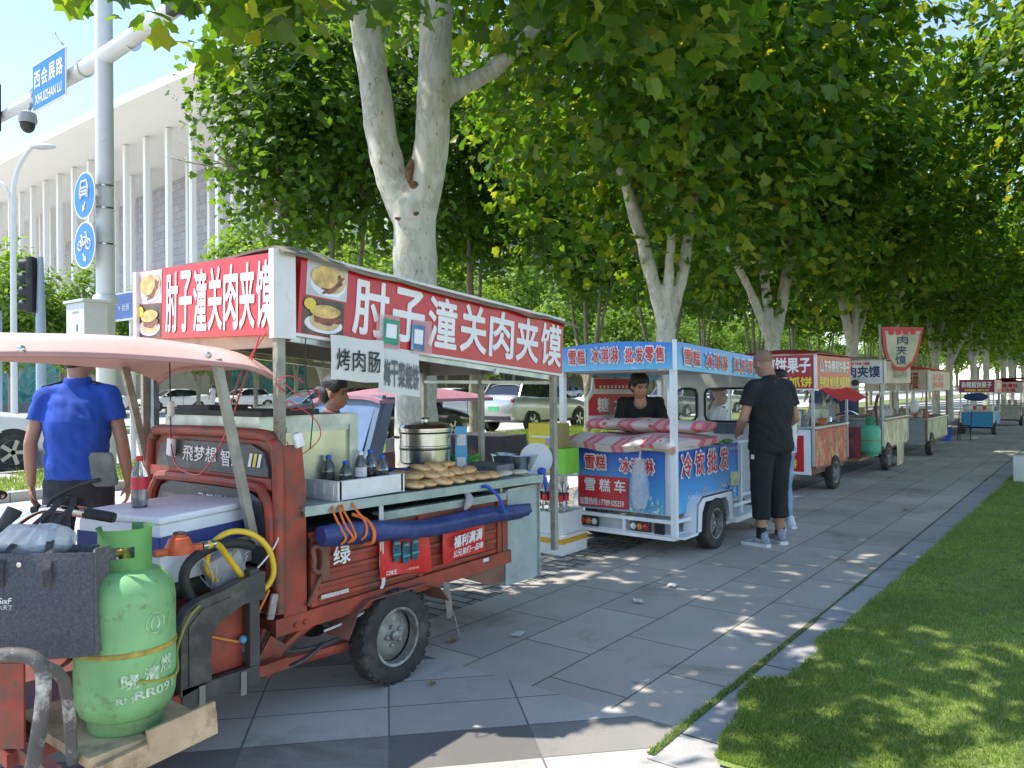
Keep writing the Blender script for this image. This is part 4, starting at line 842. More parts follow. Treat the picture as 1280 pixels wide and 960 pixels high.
def strap(pts, w=.026):
    mb = MB(); pts = [V(p) for p in pts]; Q = []
    for i in range(len(pts)-1):
        p0, p1, p2, p3 = pts[max(i-1,0)], pts[i], pts[i+1], pts[min(i+2, len(pts)-1)]
        for j in range(6):
            t = j/6; Q.append(.5*((2*p1)+(p2-p0)*t+(2*p0-5*p1+4*p2-p3)*t*t+(3*p1-p0-3*p2+p3)*t**3))
    Q.append(pts[-1])
    sd_ = V((.79,.61,0))
    L = [(mb.bm.verts.new(q-sd_*w/2), mb.bm.verts.new(q+sd_*w/2)) for q in Q]
    fs = [mb.bm.faces.new((a[0], a[1], b[1], b[0])) for a, b in zip(L, L[1:])]
    bmesh.ops.solidify(mb.bm, geom=fs, thickness=.006); return mb
a_, b_ = P_(.34, .93)-F0*.012, P_(.70, .93)-F0*.012
tp = V((-3.055,1.235,1.055))
for off, dd in ((0, 0), (.02, 1)):
    strap([a_+bf*dd-V((0,0,.09)), a_+bf*dd, a_*.55+tp*.45+bf*dd*.5+V((0,0,.03)), tp+V((.03,.02,off-.006)), tp+V((-.005,.0,off+.008)), b_*.55+tp*.45+bf*dd*.5+V((0,0,.02)), b_+bf*dd, b_+bf*dd-V((0,0,.09))]).build('carry_handle', m_felt2, bgt, True)
MB().lathe([(.009,0), (.008,.004), (.001,.005)], P_(.56,.90)-F0*.006, -F0, 12).build('press_stud', m_steel, bgt, True)
rx = V((.79,.61,0))
text('SıxF', P_(.62,.585)-F0*.006, rx, (0,0,1), .042, .018, m_signwhite, bgt, bold=.01, shear=.2, off=.022); text('六天丁', P_(.62,.525)-F0*.006, rx, (0,0,1), .045, .014, m_signwhite, bgt, off=.022)
lg = MB(); lc = P_(.74,.55)-F0*.020
for k in range(6): 
    t = k*PI/3; q = lc+rx*(.009*math.cos(t))+V((0,0,.009*math.sin(t))); lg.poly([q+rx*(.007*math.cos(w_))+V((0,0,.007*math.sin(w_))) for w_ in (0,1.57,3.14,4.71)])
lg.build('logo', M('faded_logo', (.50,.36,.30), .7), bgt)
mb = MB(); mb.ball(P_(.66,.97)+bf*1.0+V((0,0,.02)), (.14,.06,.055), 20, Matrix.Rotation(R(37), 3, 'Z')); mb.wobble(.03, 14); ib = tag(mb.build('plastic_bag', M('clear_plastic', (.80,.82,.86), .25, var=.1, trans=.35, alpha=.75, bump=.5, bscale=30), None, True), 'crumpled clear plastic bag stuffed inside the felt tote', 'plastic bag')
# cooler box on the seat, and the bottle on it
rot = Matrix.Rotation(R(14), 3, 'Z'); cb0 = V((-3.19,1.715,.703))
cl = thing('cooler_box', 'white foam cooler box with a dark blue stripe on the tricycle seat', 'cooler', cb0)
MB().box(cb0+V((0,0,.125)), (.46,.52,.245), rot, .012).build('cooler_body', M('white_foam', (.72,.73,.76), .7, var=.06, scale=8, bump=.15, bscale=120), cl, True)
MB().box(cb0+V((0,0,.262)), (.475,.535,.03), rot, .008).build('cooler_lid', M('white_film', (.74,.76,.82), .35, var=.05, bump=.5, bscale=18), cl, True)
for s in (1, -1): MB().box(cb0+V((0,0,.16))+rot@V((.2325*s,0,0)), (.004,.522,.075), rot).build('stripe', M('navy_stripe', (.03,.05,.22), .5, var=.1), cl)
MB().box(cb0+V((0,0,.16))+rot@V((0,-.2625,0)), (.462,.004,.075), rot).build('stripe', MATS['navy_stripe'], cl)
m_pet = M('clear_bottle', (.86,.9,.92), .04, var=.02, trans=.95, spec=.5)
m_water = M('bottle_water', (.85,.9,.93), .02, trans=1.)
def bottle(name, label, base, h, r, liquid, cap, lab=None, group=None, fill=.75):
    b = thing(name, label, 'bottle', base, group); c = V(base)
    MB().lathe([(r*.8,0), (r,.02*h), (r,.28*h), (r*.92,.33*h), (r,.38*h), (r,.62*h), (r*.8,.76*h), (r*.42,.87*h), (r*.36,.92*h)], c, (0,0,1), 20).build('bottle_shell', m_pet, b, True)
    MB().lathe([(r*.78,.01*h), (r*.94,.03*h), (r*.94,.28*h), (r*.94,min(.6, fill)*h), (r*.7,fill*h)], c, (0,0,1), 18).build('drink', liquid, b, True)
    MB().lathe([(r*.44,.90*h), (r*.46,.91*h), (r*.46,.985*h), (r*.4,h), (.001,h)], c, (0,0,1), 18).build('cap', cap, b, True)
    if lab: MB().lathe([(r*1.02,.36*h), (r*1.02,.60*h)], c, (0,0,1), 20, cap=False).build('wrapper', lab, b, True)
    return b
m_bluecap = M('blue_cap', (.02,.10,.55), .4); m_redcap = M('red_cap', (.60,.03,.03), .4); m_wcap = M('white_cap', (.75,.75,.75), .4)
m_cola = M('brown_drink', (.06,.02,.01), .1, trans=.3); m_clear = M('pale_drink', (.55,.60,.62), .1, trans=.6)
wb = bottle('water_bottle', 'clear water bottle with red cap and red wrapper standing on the cooler box', (-3.225,1.60,.98), .215, .033, m_clear, m_redcap, M('red_wrapper', (.60,.03,.05), .4, var=.1, dirt=(.7,.6,.6), damt=.12, dscale=40), None, .6)
# styrofoam tray with five drink bottles
st = thing('styrofoam_box', 'white styrofoam box holding blue capped bottles on the counter', 'foam box', (-3.0,2.57,.942))
m_styro = M('styrofoam', (.74,.74,.72), .8, var=.08, scale=14, bump=.35, bscale=160, dirt=(.5,.49,.45), damt=.2)
mb = MB()
for x in (-3.15, -2.865): mb.bx(x-.012, x+.012, 2.36, 2.77, .945, 1.035)
for y in (2.36, 2.77): mb.bx(-3.162, -2.853, y-.012, y+.012, .943, 1.034)
mb.bx(-3.15,-2.86,2.36,2.77,.944,.956); mb.build('foam_tray', m_styro, st)
for i in range(4): MB().bx(-3.12+i*.07, -3.09+i*.07, 2.345,2.350,.96,1.02).build('foam_rib', m_styro, st)
bl = [((-3.07,2.47), m_cola, m_bluecap, .185, 'brown drink bottle with blue cap at the left end of the foam box'), ((-3.0,2.52), m_clear, m_bluecap, .155, 'short clear bottle with blue cap, second in the foam box'), ((-2.98,2.60), m_clear, m_wcap, .20, 'white capped bottle with a pale wrapper in the middle of the foam box'), ((-3.02,2.70), m_cola, m_bluecap, .20, 'brown drink bottle with blue cap behind the white capped one'), ((-2.96,2.73), m_clear, m_bluecap, .17, 'clear bottle with blue cap at the right end of the foam box')]
for (x, y), lq, cp_, h, lb in bl: bottle('drink_bottle', lb, (x,y,.957), h, .031, lq, cp_, M('pale_wrapper', (.7,.66,.66), .5, var=.3, scale=40) if cp_ is m_wcap else None, 'drink bottles in the foam box', .55)
# flatbreads
m_bread = M('baked_flatbread', (.66,.36,.12), .75, var=.35, scale=26, bump=.3, bscale=45, dirt=(.70,.55,.36), damt=.45, dscale=14)
m_bread2 = M('pale_flatbread', (.62,.54,.43), .8, var=.15, scale=20, dirt=(.42,.25,.12), damt=.2, dscale=20)
gB = 'flatbreads heaped on the counter'
def bread(x, y, z, tilt=0, m=None, s=1.):
    s *= random.uniform(.88, 1.1); mb = MB(); rt = Matrix.Rotation(random.uniform(0,3), 3, 'Z') @ Matrix.Rotation(tilt, 3, 'X') @ Matrix.Rotation(random.uniform(-.12,.12), 3, 'Y'); mb.ball((x,y,z), (.066*s,.058*s,.021*s), 18, rt); mb.wobble(.007, 13)
    return tag(mb.build('flatbread', m or m_bread, None, True), 'golden baked flatbread in the heap beside the steamer pot' if m is None else 'pale flatbread lying in the flat row at the right end of the counter', 'flatbread', gB if m is None else 'pale flatbreads at the counter end')
zt = .938
for i, y in enumerate((2.90, 3.0, 3.11, 3.22, 3.33, 3.44, 3.53)):
    for j, x in enumerate((-2.90, -3.01, -3.12)):
        if j == 2 and i in (0, 6): continue
        bread(x+random.uniform(-.01,.01), y+random.uniform(-.01,.01), zt+.022-(y-2.9)*.016, random.uniform(-.15,.15))
for i, y in enumerate((2.97, 3.08, 3.19, 3.30, 3.40)):
    for x in (-2.97, -3.08): bread(x+random.uniform(-.012,.012), y, zt+.058-(y-2.9)*.016, random.uniform(-.3,.3))
for y in (3.07, 3.17, 3.27): bread(-3.02+random.uniform(-.02,.02), y, zt+.094-(y-2.9)*.016, random.uniform(-.35,.35))
for x, y in ((-2.93,3.62), (-3.04,3.66), (-2.95,3.73), (-3.07,3.78), (-2.92,3.84)): bread(x, y, zt+.003, 0, m_bread2, .85)
# steamer pot on a gas ring
pt = thing('steamer_pot', 'large two tier steel steamer pot standing on the counter behind the flatbreads', 'pot', (-3.4,3.5,.94))
c = V((-3.4,3.5,0))
MB().lathe([(.15,.93), (.15,.955), (.10,.985), (.10,1.0), (.155,1.005)], c, (0,0,1), 24, cap=False).build('gas_ring', m_black, pt, True)
MB().lathe([(.14,1.0), (.158,1.012), (.160,1.10), (.164,1.104), (.164,1.112), (.160,1.116), (.160,1.195), (.165,1.2), (.165,1.208), (.158,1.212)], c, (0,0,1), 40).build('pot_body', m_steel, pt, True, 25)
MB().lathe([(.168,1.21), (.168,1.222), (.15,1.245), (.08,1.258), (.02,1.262), (.02,1.275), (.03,1.285), (.002,1.29)], c, (0,0,1), 40).build('lid', m_steel, pt, True, 35)
for z in (1.10, 1.20): MB().lathe([(.1605,z-.012), (.1625,z-.010), (.1625,z-.004), (.1605,z-.002)], c, (0,0,1), 40, cap=False).build('band', m_black, pt, True)
for s in (-1, 1):
    d = V((R0.x, R0.y, 0))*s; e = V((-d.y, d.x, 0)); MB().tube([c+d*.16+e*.04+V((0,0,1.16)), c+d*.20+e*.035+V((0,0,1.165)), c+d*.20-e*.035+V((0,0,1.165)), c+d*.16-e*.04+V((0,0,1.16))], .005, 8, smooth=3).build('pot_handle', m_steel, pt, True)
# other wares on the counter
m_bluecr = M('blue_plastic', (.03,.10,.28), .45, var=.15)
mb = MB(); mb.bx(-3.45,-3.15,2.85,3.2,.935,.945); [mb.bx(*q) for q in ((-3.45,-3.44,2.85,3.2,.945,1.0), (-3.16,-3.15,2.85,3.2,.945,1.0), (-3.44,-3.16,2.85,2.86,.945,.999), (-3.44,-3.16,3.19,3.2,.945,.999))]; tag(mb.build('blue_crate', m_bluecr), 'low blue plastic crate behind the heap of flatbreads', 'crate')
pc = thing('payment_card', 'blue and white payment card standing beside the steamer pot', 'card', (-3.25,3.67,.93)); pcx = V((.79,.61,0))
board('card_board', M('card_blue', (.12,.45,.75), .4), pc, (-3.25,3.67,1.08), pcx, (0,0,1), .075, .29, .006)
board('card_patch', m_signwhite, pc, V((-3.25,3.67,1.14))-F0*.004, pcx, (0,0,1), .055, .07, .003); board('card_patch', m_signwhite, pc, V((-3.25,3.67,1.0))-F0*.004, pcx, (0,0,1), .055, .06, .003)
vg = thing('vegetable_tray', 'blue rimmed tray of green peppers at the back of the counter', 'tray', (-3.42,3.82,.92))
MB().lathe([(.001,.925), (.12,.93), (.15,.965), (.155,.965)], (-3.40,3.82,0), (0,0,1), 24).build('tray', M('tray_enamel', (.35,.40,.55), .3), vg, True)
mb = MB()
for k in range(34):
    p = V((-3.40+random.gauss(0,.055), 3.82+random.gauss(0,.055), .965+random.random()*.05)); d = rnd_unit(); d.z *= .4; mb.tube([p-d*.05, p+V((0,0,.012)), p+d*.06], [.011,.014,.004], 6, smooth=3)
mb.build('green_peppers', M('green_pepper', (.10,.36,.03), .3, var=.35, scale=14), vg, True)
mb = MB(); mb.ball((-3.46,3.95,1.03), (.075,.075,.07), 16); mb.wobble(.012, 9); tag(mb.build('squash', M('brown_squash', (.12,.05,.035), .5, var=.3, scale=12), None, True), 'dark brown round squash behind the green peppers', 'vegetable')
MB_ = MB(); MB_.lathe([(.001,.93), (.14,.93), (.16,1.02), (.168,1.03), (.165,1.035), (.155,1.025), (.13,.94), (.001,.94)], (-3.08,4.02,.0), (0,0,1), 28); tag(MB_.build('steel_basin', m_steel, None, True), 'shiny steel basin on the far end of the counter', 'basin')
mb = MB(); mb.bx(-3.30,-3.0,3.72,3.90,.925,.985,.008); tag(mb.build('grey_crate', M('grey_plastic', (.16,.16,.17), .55, var=.25, scale=30), None), 'grey plastic crate in front of the steel basin', 'crate')
mb = MB(); mb.lathe([(.001,.0), (.07,.003), (.105,.014), (.108,.02), (.07,.012), (.001,.008)], (-2.93,4.04,1.0), V((.5,-.75,.25)), 28); tag(mb.build('enamel_plate', M('white_enamel', (.62,.63,.63), .2), None, True), 'round enamel plate propped upright at the rear post', 'plate')
mb = MB(); mb.ball((-2.85,3.99,.935), (.03,.03,.025), 10); mb.tube([(-2.85,3.99,.93), (-2.83,4.0,.86), (-2.84,4.02,.80)], [.012,.016,.006], 8, smooth=3); tag(mb.build('blue_rag', M('blue_cloth', (.04,.10,.45), .8, var=.3), None, True), 'knotted blue rag tied at the rear corner of the counter', 'rag')
# rolled blue tarpaulin under the counter with its ties
tr = thing('rolled_tarpaulin', 'rolled navy blue tarpaulin tied along the side of the red tricycle', 'tarpaulin', (-2.79,2.97,.72))
mb = MB(); n = 40; rr = []
for i in range(n+1):
    t = i/n; y = 2.20+1.56*t; ctr = V((-2.795, y, .812-.075*t-.03*math.sin(t*PI)+.008*math.sin(t*11))); ring = []
    for k in range(20):
        a = 2*PI*k/20; r = .046-.008*t+.007*noise.noise(V((y*3.3, math.cos(a)*1.5, math.sin(a)*1.5)))+.004*math.sin(5*a+y*4); r *= (1.0 if .03 < t < .97 else .85); ring.append(mb.bm.verts.new(ctr+V((r*math.cos(a), 0, r*1.12*math.sin(a)))))
    rr.append(ring)
mb.skin(rr); mb.build('tarpaulin_roll', M('navy_tarpaulin', (.03,.045,.16), .5, var=.25, scale=9, bump=.5, bscale=22), tr, True, 70)
m_or = M('orange_strap', (.75,.17,.03), .5)
mb = MB()
for k, (y, d) in enumerate(((2.27,.02), (2.30,.03), (2.335,.012), (2.42,-.01))): mb.tube([(-2.835,y,.90), (-2.825,y+d,.93), (-2.80,y+d*.6,.90), (-2.765,y+.02,.84), (-2.74,y+.01+d,.79), (-2.76,y+d,.765)], .006, 6, smooth=4)
mb.build('orange_tie', m_or, tr, True)
MB().tube([(-2.815,2.40,.88), (-2.785,2.46,.85), (-2.742,2.47,.80), (-2.75,2.47,.745), (-2.80,2.46,.735)], .009, 8, smooth=4).build('orange_tie', m_or, tr, True)
mb = MB(); mb.tube([(-2.84,3.36,.90), (-2.80,3.37,.905), (-2.77,3.42,.87), (-2.745,3.45,.80), (-2.742,3.47,.74)], [.008,.012,.008,.010,.005], 8, smooth=4); mb.wobble(.005, 22); mb.build('blue_tie', M('blue_cloth', (.04,.10,.45), .8), tr, True)
mb = MB(); mb.tube([(-2.85,3.26,.88), (-2.82,3.25,.84), (-2.83,3.22,.79)], [.016,.022,.008], 8, smooth=3); mb.wobble(.006, 20); mb.build('rag_tie', M('grey_rag', (.42,.38,.37), .9, var=.2), tr, True)
# red advertising cloths pinned to the side
m_ad = M('red_ad_cloth', (.62,.022,.018), .45, var=.12, scale=6, bump=.25, bscale=9)
ad = thing('advert_cloth', 'red advertising cloth showing three dark blue pouches, pinned to the cart side', 'banner', (-2.84,2.77,.54))
mb = MB(); mb.sheet(lambda u, v: (-2.842+.008*math.sin(u*7+v*3), 2.585+.36*u+.012*(1-v), .535+.20*v-.028*u+.006*math.sin(u*5)), 12, 8, .002); mb.build('cloth', m_ad, ad, True)
for i in range(3):
    y, z = 2.70+.065*i, .662-.006*i-(.012 if i == 1 else 0); w = .028
    pk = MB().prism([(-2.826,y-w*.7,z-.062), (-2.826,y+w*.7,z-.062), (-2.826,y+w,z-.02), (-2.826,y+w*.85,z+.045), (-2.826,y-w*.85,z+.045), (-2.826,y-w,z-.02)], (-.005,0,0)).build('printed_pouch', M('printed_pouch', (.02,.09,.13), .4, var=.6, scale=60), ad)
    text('口味王', (-2.824,y,z+.03), (0,1,0), (0,0,1), .036, .012, m_signwhite, pk); MB().bx(-2.8255,-2.824,y-w*.9,y+w*.9,z-.03,z-.022).build('printed_band', M('teal_band', (.05,.35,.40), .5), pk)
text('口味王', (-2.83,2.66,.555), (0,1,-.06), (0,0,1), .07, .022, m_signwhite, ad, bold=.02, off=.008); text('一味够味', (-2.83,2.80,.548), (0,1,-.06), (0,0,1), .10, .014, M('ad_gold', (.75,.55,.3), .5), ad, off=.008)
ad = thing('advert_cloth', 'crumpled red cloth with slanted white lettering pinned right of the pouch picture', 'banner', (-2.84,3.23,.5))
mb = MB(); mb.sheet(lambda u, v: (-2.838+.014*math.sin(u*6+v*5)*v, 3.055+.35*u-.015*math.sin(v*4), .515+.20*v+.022*u+.01*math.sin(u*4)), 14, 10, .002); mb.build('cloth', m_ad, ad, True)
for tx_, z, h, w, b in (('福利满满', .635, .062, .24, .03), ('公兄弟们一品嗨', .572, .036, .25, .02), ('超值优惠', .70, .02, .13, .02)): text(tx_, (-2.822,3.235,z), (0,1,.06), (0,.05,1), w, h, m_signwhite, ad, bold=b, shear=.08, off=.006)
# paper signs and payment cards on the big sign
m_paper = M('dusty_paper', (.66,.65,.62), .7, var=.06, scale=5, bump=.2, bscale=9, dirt=(.52,.50,.46), damt=.2)
hs = thing('paper_sign', 'hand lettered paper sign hanging left, with three black characters', 'sign', (-2.81,2.44,1.5))
mb = MB(); mb.sheet(lambda u, v: (-2.815+.006*math.sin(v*3), 2.28+.325*u, 1.515+.205*v-.018*u+.003*math.sin(u*8)), 8, 6, .003); mb.build('paper', m_paper, hs, True)
for i, ch in enumerate('烤肉肠'): text(ch, (-2.808,2.345+.095*i,1.608-.005*i), (0,1,-.05), (0,0,1), .078, .10, m_blacktxt, hs, bold=.008, off=.008)
hs = thing('paper_sign', 'grey lettered paper sign with five characters, lapped over by its left neighbour', 'sign', (-2.82,2.72,1.45))
mb = MB(); mb.sheet(lambda u, v: (-2.822+.006*math.sin(v*3+1), 2.575+.285*u, 1.455+.22*v-.03*u), 8, 6, .003); mb.build('paper', m_paper, hs, True)
for i, ch in enumerate('梅干菜烧饼'): text(ch, (-2.815,2.625+.050*i,1.55-.006*i), (0,1,-.1), (0,0,1), .044, .125, M('grey_ink', (.12,.12,.13), .6), hs, bold=.03, off=.008)
for y, z, w, h, mt, lb in ((2.68,1.755,.105,.125, M('card_green', (.03,.38,.25), .35), 'green payment card clipped to the big red sign'), (2.872,1.735,.095,.135, M('card_lightblue', (.22,.42,.70), .35), 'blue and white payment card clipped to the big red sign')):
    qc = thing('payment_card', lb, 'card', (-2.83,y,z-h/2)); board('card_board', mt, qc, (-2.834,y,z), sd, su, w, h, .004); board('card_patch', m_signwhite, qc, (-2.831,y,z+.004), sd, su, w*.66, h*.56, .003)
    MB().box((-2.8345,y-.02 if y < 2.8 else y+.03,z+.0), (.001,w*1.5,h*1.35), None).build('clear_sleeve', M('sleeve_film', (.75,.5,.5), .2, alpha=.25), qc)
# ------------------------------------------------------------------ the white ice cream cart
m_wh = M('white_enamel_paint', (.76,.77,.79), .35, var=.05, scale=4, dirt=(.50,.48,.44), damt=.15, dscale=6)
def mat_vgrad(name, z0, z1, c0, c1):
    m, n, L, b = nodes_of(name); tc = n.new('ShaderNodeNewGeometry'); sp_ = n.new('ShaderNodeSeparateXYZ'); L.new(tc.outputs['Position'], sp_.inputs[0]); mr_ = n.new('ShaderNodeMapRange'); mr_.inputs[1].default_value = z0; mr_.inputs[2].default_value = z1; L.new(sp_.outputs[2], mr_.inputs[0])
    mx = n.new('ShaderNodeMix'); mx.data_type = 'RGBA'; L.new(mr_.outputs[0], mx.inputs[0]); mx.inputs[6].default_value = _c(c0); mx.inputs[7].default_value = _c(c1); L.new(mx.outputs[2], b.inputs['Base Color']); b.inputs['Roughness'].default_value = .35; return m
m_blue_f = mat_vgrad('printed_sky_blue', 1.58, 1.84, (.18,.55,.80), (.02,.20,.62))   # the print itself runs from pale to deep blue
m_blue_p = mat_vgrad('printed_ice_blue', .38, .92, (.10,.42,.72), (.01,.07,.42))
m_redtxt = M('red_print', (.62,.02,.03), .4); m_yeltxt = M('yellow_print', (.80,.62,.04), .4)
K = thing('ice_cream_cart', 'white ice cream cart with blue fascia and a chest wrapped in blue pictures', 'food cart', (-3.44,6.95,0), 'food carts lined up along the path')
KX0, KX1, KY0, KY1 = -4.0, -2.88, 5.95, 7.95
mb = MB()
for z in (.185, .325):
    mb.bar((KX0,KY0,z), (KX1,KY0,z-.005), .035, .03); mb.bar((KX1,KY0,z), (KX1,KY1,z-.03), .035, .03); mb.bar((KX0,KY0,z), (KX0,KY1,z), .035, .03)
for x in (KX0, -3.36, KX1): mb.bar((x,KY0,.18), (x,KY0,.33), .03)
mb.bx(KX0+.02,KX1-.02,KY0+.01,KY1,.19,.21); mb.build('base_frame', m_wh, K)
MB().bx(KX0+.03,KX1-.03,KY0+.015,KY0+.03,.20,.32).build('bumper_panel', M('bumper_grey', (.42,.43,.44), .5, var=.15), K)
for x in (-3.72, -3.20):
    lt = MB().bx(x-.10,x+.10,KY0-.022,KY0-.018+.02,.215,.30,.006).build('tail_light', m_black, K)
    s = 1 if x < -3.5 else -1
    for i, (nm, cc) in enumerate((('red_lens', (.45,.02,.02)), ('amber_lens', (.60,.18,.02)), ('clear_lens', (.6,.58,.55)))):
        MB().lathe([(.028,0), (.026,.006), (.001,.012)], (x+s*(-.062+.062*i),KY0-.022,.258), (0,-1,0), 16).build('lens', M(nm, cc, .15), lt, True)
MB().bx(-3.06,-2.97,KY0-.02,KY0-.005,.21,.30).build('bumper_slot', m_dark, K)
for x, y, z1 in ((KX0,KY0,1.64), (KX1,KY0,1.63), (KX1,KY1-.02,1.60), (KX0,KY1-.02,1.60), (KX1-.0,7.42,.90)): MB().bar((x,y,.2), (x,y,z1), .05 if y < 7.4 or y > 7.5 else .03).build('post', m_wh, K)
# fascia: bowed along the rear, straight and falling along the side
mb = MB()
def fr(u, v): x = KX0-.02+1.15*u; return (x, KY0-.03, 1.615+.215*v+.035*v*math.sin(u*PI)+.01*u-.005)
mb.sheet(fr, 16, 3, .012); fs1 = mb.build('fascia', m_blue_f, K)
mb = MB(); mb.sheet(lambda u, v: (KX1+.035, KY0-.03+2.0*u, 1.61-.07*u+(.235-.02*u)*v), 10, 2, .012); fs2 = mb.build('fascia', m_blue_f, K)
mb = MB(); mb.sheet(lambda u, v: (KX0-.035, KY0-.03+2.0*u, 1.61-.07*u+(.225-.02*u)*v), 10, 2, .012); mb.build('fascia', m_blue_f, K)
MB().tube([(KX1+.03,KY0-.035,1.60), (KX1+.03,KY0-.035,1.86)], .02, 8).build('fascia_corner', m_wh, K)
m_wtx = m_signwhite
def duo(s, c, xd, ud, w, h, par, off=.006, b=.02):
    text(s, c, xd, ud, w+.012, h+.012, m_wtx, par, 'lettering_outline', b+.05, off); text(s, c, xd, ud, w, h, m_redtxt, par, 'lettering', b, off+.004)
def row(s, c, xd, ud, cw, ch, step, par, **k):
    xd = V(xd).normalized(); n = len(s)
    for i, q in enumerate(s):
        if q == ' ': continue
        duo(q, V(c)+xd*((i-(n-1)/2)*step), xd, ud, cw, ch, par, **k)
for grp, x in (('雪糕', -3.81), ('冰淇淋', -3.515), ('批发零售', -3.125)):
    for i, q in enumerate(grp): duo(q, (x+(i-(len(grp)-1)/2)*.098,KY0-.045,1.728+.022*math.sin((x-KX0)/1.12*PI)), (1,0,.0), (0,0,1), .078, .125, fs1)
for grp, y in (('雪糕', 6.20), ('冰淇淋', 6.74), ('批发零售', 7.48)):
    for i, q in enumerate(grp):
        yy_ = y+(i-(len(grp)-1)/2)*.178; duo(q, (KX1+.05,yy_,1.725-.045*(yy_-KY0)), (0,1,-.04), (0,0,1), .14, .125, fs2)
mb = MB(); mb.sheet(lambda u, v: (KX0-.02+1.15*u, KY0+1.98*v, 1.80+.06*math.sin(u*PI)-.06*v), 12, 6, .015); mb.build('roof', m_wh, K, True)
MB().bx(KX0+.02,KX1-.02,KY0+.02,KY1,1.60,1.61).build('ceiling_panel', M('cream_lining', (.55,.52,.46), .7, var=.1), K)
# freezer chest with printed panels
MB().bx(-3.86,-2.94,KY0+.045,6.62,.36,.945,.01).build('freezer_chest', m_wh, K, True)
MB().bx(-3.5,-2.92,6.62,7.42,.36,.90,.01).build('side_chest', m_wh, K, True)
pn = MB().bx(-3.85,-2.985,KY0+.02,KY0+.04,.375,.93).build('rear_panel', m_blue_p, K)
row('雪糕', (-3.66,KY0+.016,.79), (1,0,0), (0,0,1), .10, .12, .115, pn); row('冰淇淋', (-3.24,KY0+.016,.775), (1,0,0), (0,0,1), .10, .12, .115, pn)
rb = MB().bx(-3.85,-3.33,KY0+.012,KY0+.019,.385,.665).build('red_block', M('panel_red', (.55,.02,.03), .4), pn)
for i, q in enumerate('雪糕车'): text(q, (-3.72+.155*i,KY0+.012,.585), (1,0,0), (0,0,1), .11, .11, m_wtx, rb, bold=.02)
text('加盟热线:17789105259', (-3.60,KY0+.012,.435), (1,0,0), (0,0,1), .46, .065, m_wtx, rb, bold=.02)
mb = MB()
for i in range(60):
    x, z = random.uniform(-3.31,-3.0), .385+.14*random.random()**1.6+.0; mb.ball((x,KY0+.017,z), (.014,.004,.014), 6)
mb.build('printed_ice', M('ice_print', (.35,.60,.82), .3, var=.6, scale=40), pn)
pn2 = MB().bx(-2.925,-2.905,6.02,7.42,.37,.905).build('side_panel', m_blue_p, K)
for i, q in enumerate('冷饮批发'): duo(q, (-2.90,6.22+.275*i,.775-.0*i), (0,1,0), (0,0,1), .20, .20, pn2)
text('开展: 夏天 外卖 凉爽', (-2.90,7.27,.86), (0,1,0), (0,0,1), .28, .03, m_yeltxt, pn2)
mb = MB()
for i in range(16):
    y = random.choice((random.uniform(6.05,6.75), random.uniform(7.0,7.4))); z = .40+.10*random.random(); h = random.uniform(.03,.09); mb.prism([(-2.903,y-.018,z), (-2.903,y+.018,z), (-2.903,y+.014,z+h), (-2.903,y-.014,z+h)], (-.001-.0005*(i % 5),0,0))
mb.build('printed_drinks', M('drinks_print', (.45,.35,.40), .4, var=.95, scale=26), pn2)
MB().lathe([(.05,0), (.065,.12), (.06,.13)], (-2.898,7.28,.50), (0,0,1), 10).build('printed_cup', M('cup_print', (.65,.60,.35), .4, var=.3, scale=30), pn2)
# wheel, box fender, side step
add_wheel(K, (-2.85,6.62,.228), .228, .13, (1,0,0), .58); add_wheel(K, (-4.02,6.62,.228), .228, .13, (-1,0,0), .58)
for s, x in ((1, -2.80), (-1, -4.08)):
    mb = MB(); o = [(6.22,.20), (6.24,.44), (6.34,.50), (7.02,.49), (7.05,.30), (7.05,.22), (6.96,.22), (6.94,.36), (6.86,.44), (6.40,.45), (6.33,.36), (6.31,.20)]
    mb.prism([(x,y,z) for y, z in o], (-.012*s,0,0)); mb.prism([(x,y,z) for y, z in ((6.22,.20),(6.24,.44),(6.34,.50),(7.02,.49),(7.05,.22),(7.04,.22),(7.01,.48),(6.345,.488),(6.25,.435),(6.23,.20))], (-.13*s,0,0)); mb.build('fender', m_wh, K)
MB().bx(-2.93,-2.78,7.06,7.95,.17,.22).build('side_step', m_wh, K); MB().bx(-2.92,-2.79,KY0,6.22,.185,.205).build('side_step', m_wh, K)
m_glass = M('window_glass', (.75,.80,.82), .03, var=.02, alpha=.22, spec=.8)
mb = MB(); mb.bx(-2.91,-2.905,7.44,7.90,.40,.90); mb.build('glass_panel', m_glass, K); MB().bx(-2.92,-2.90,7.43,7.93,.895,.92).build('glass_frame', m_wh, K); MB().bx(-2.92,-2.90,7.43,7.93,.36,.39).build('glass_frame', m_wh, K)
for z in (.43, .62): MB().box((KX1+.03,KY1-.02,z), (.02,.02,.06)).build('hinge', m_black, K)
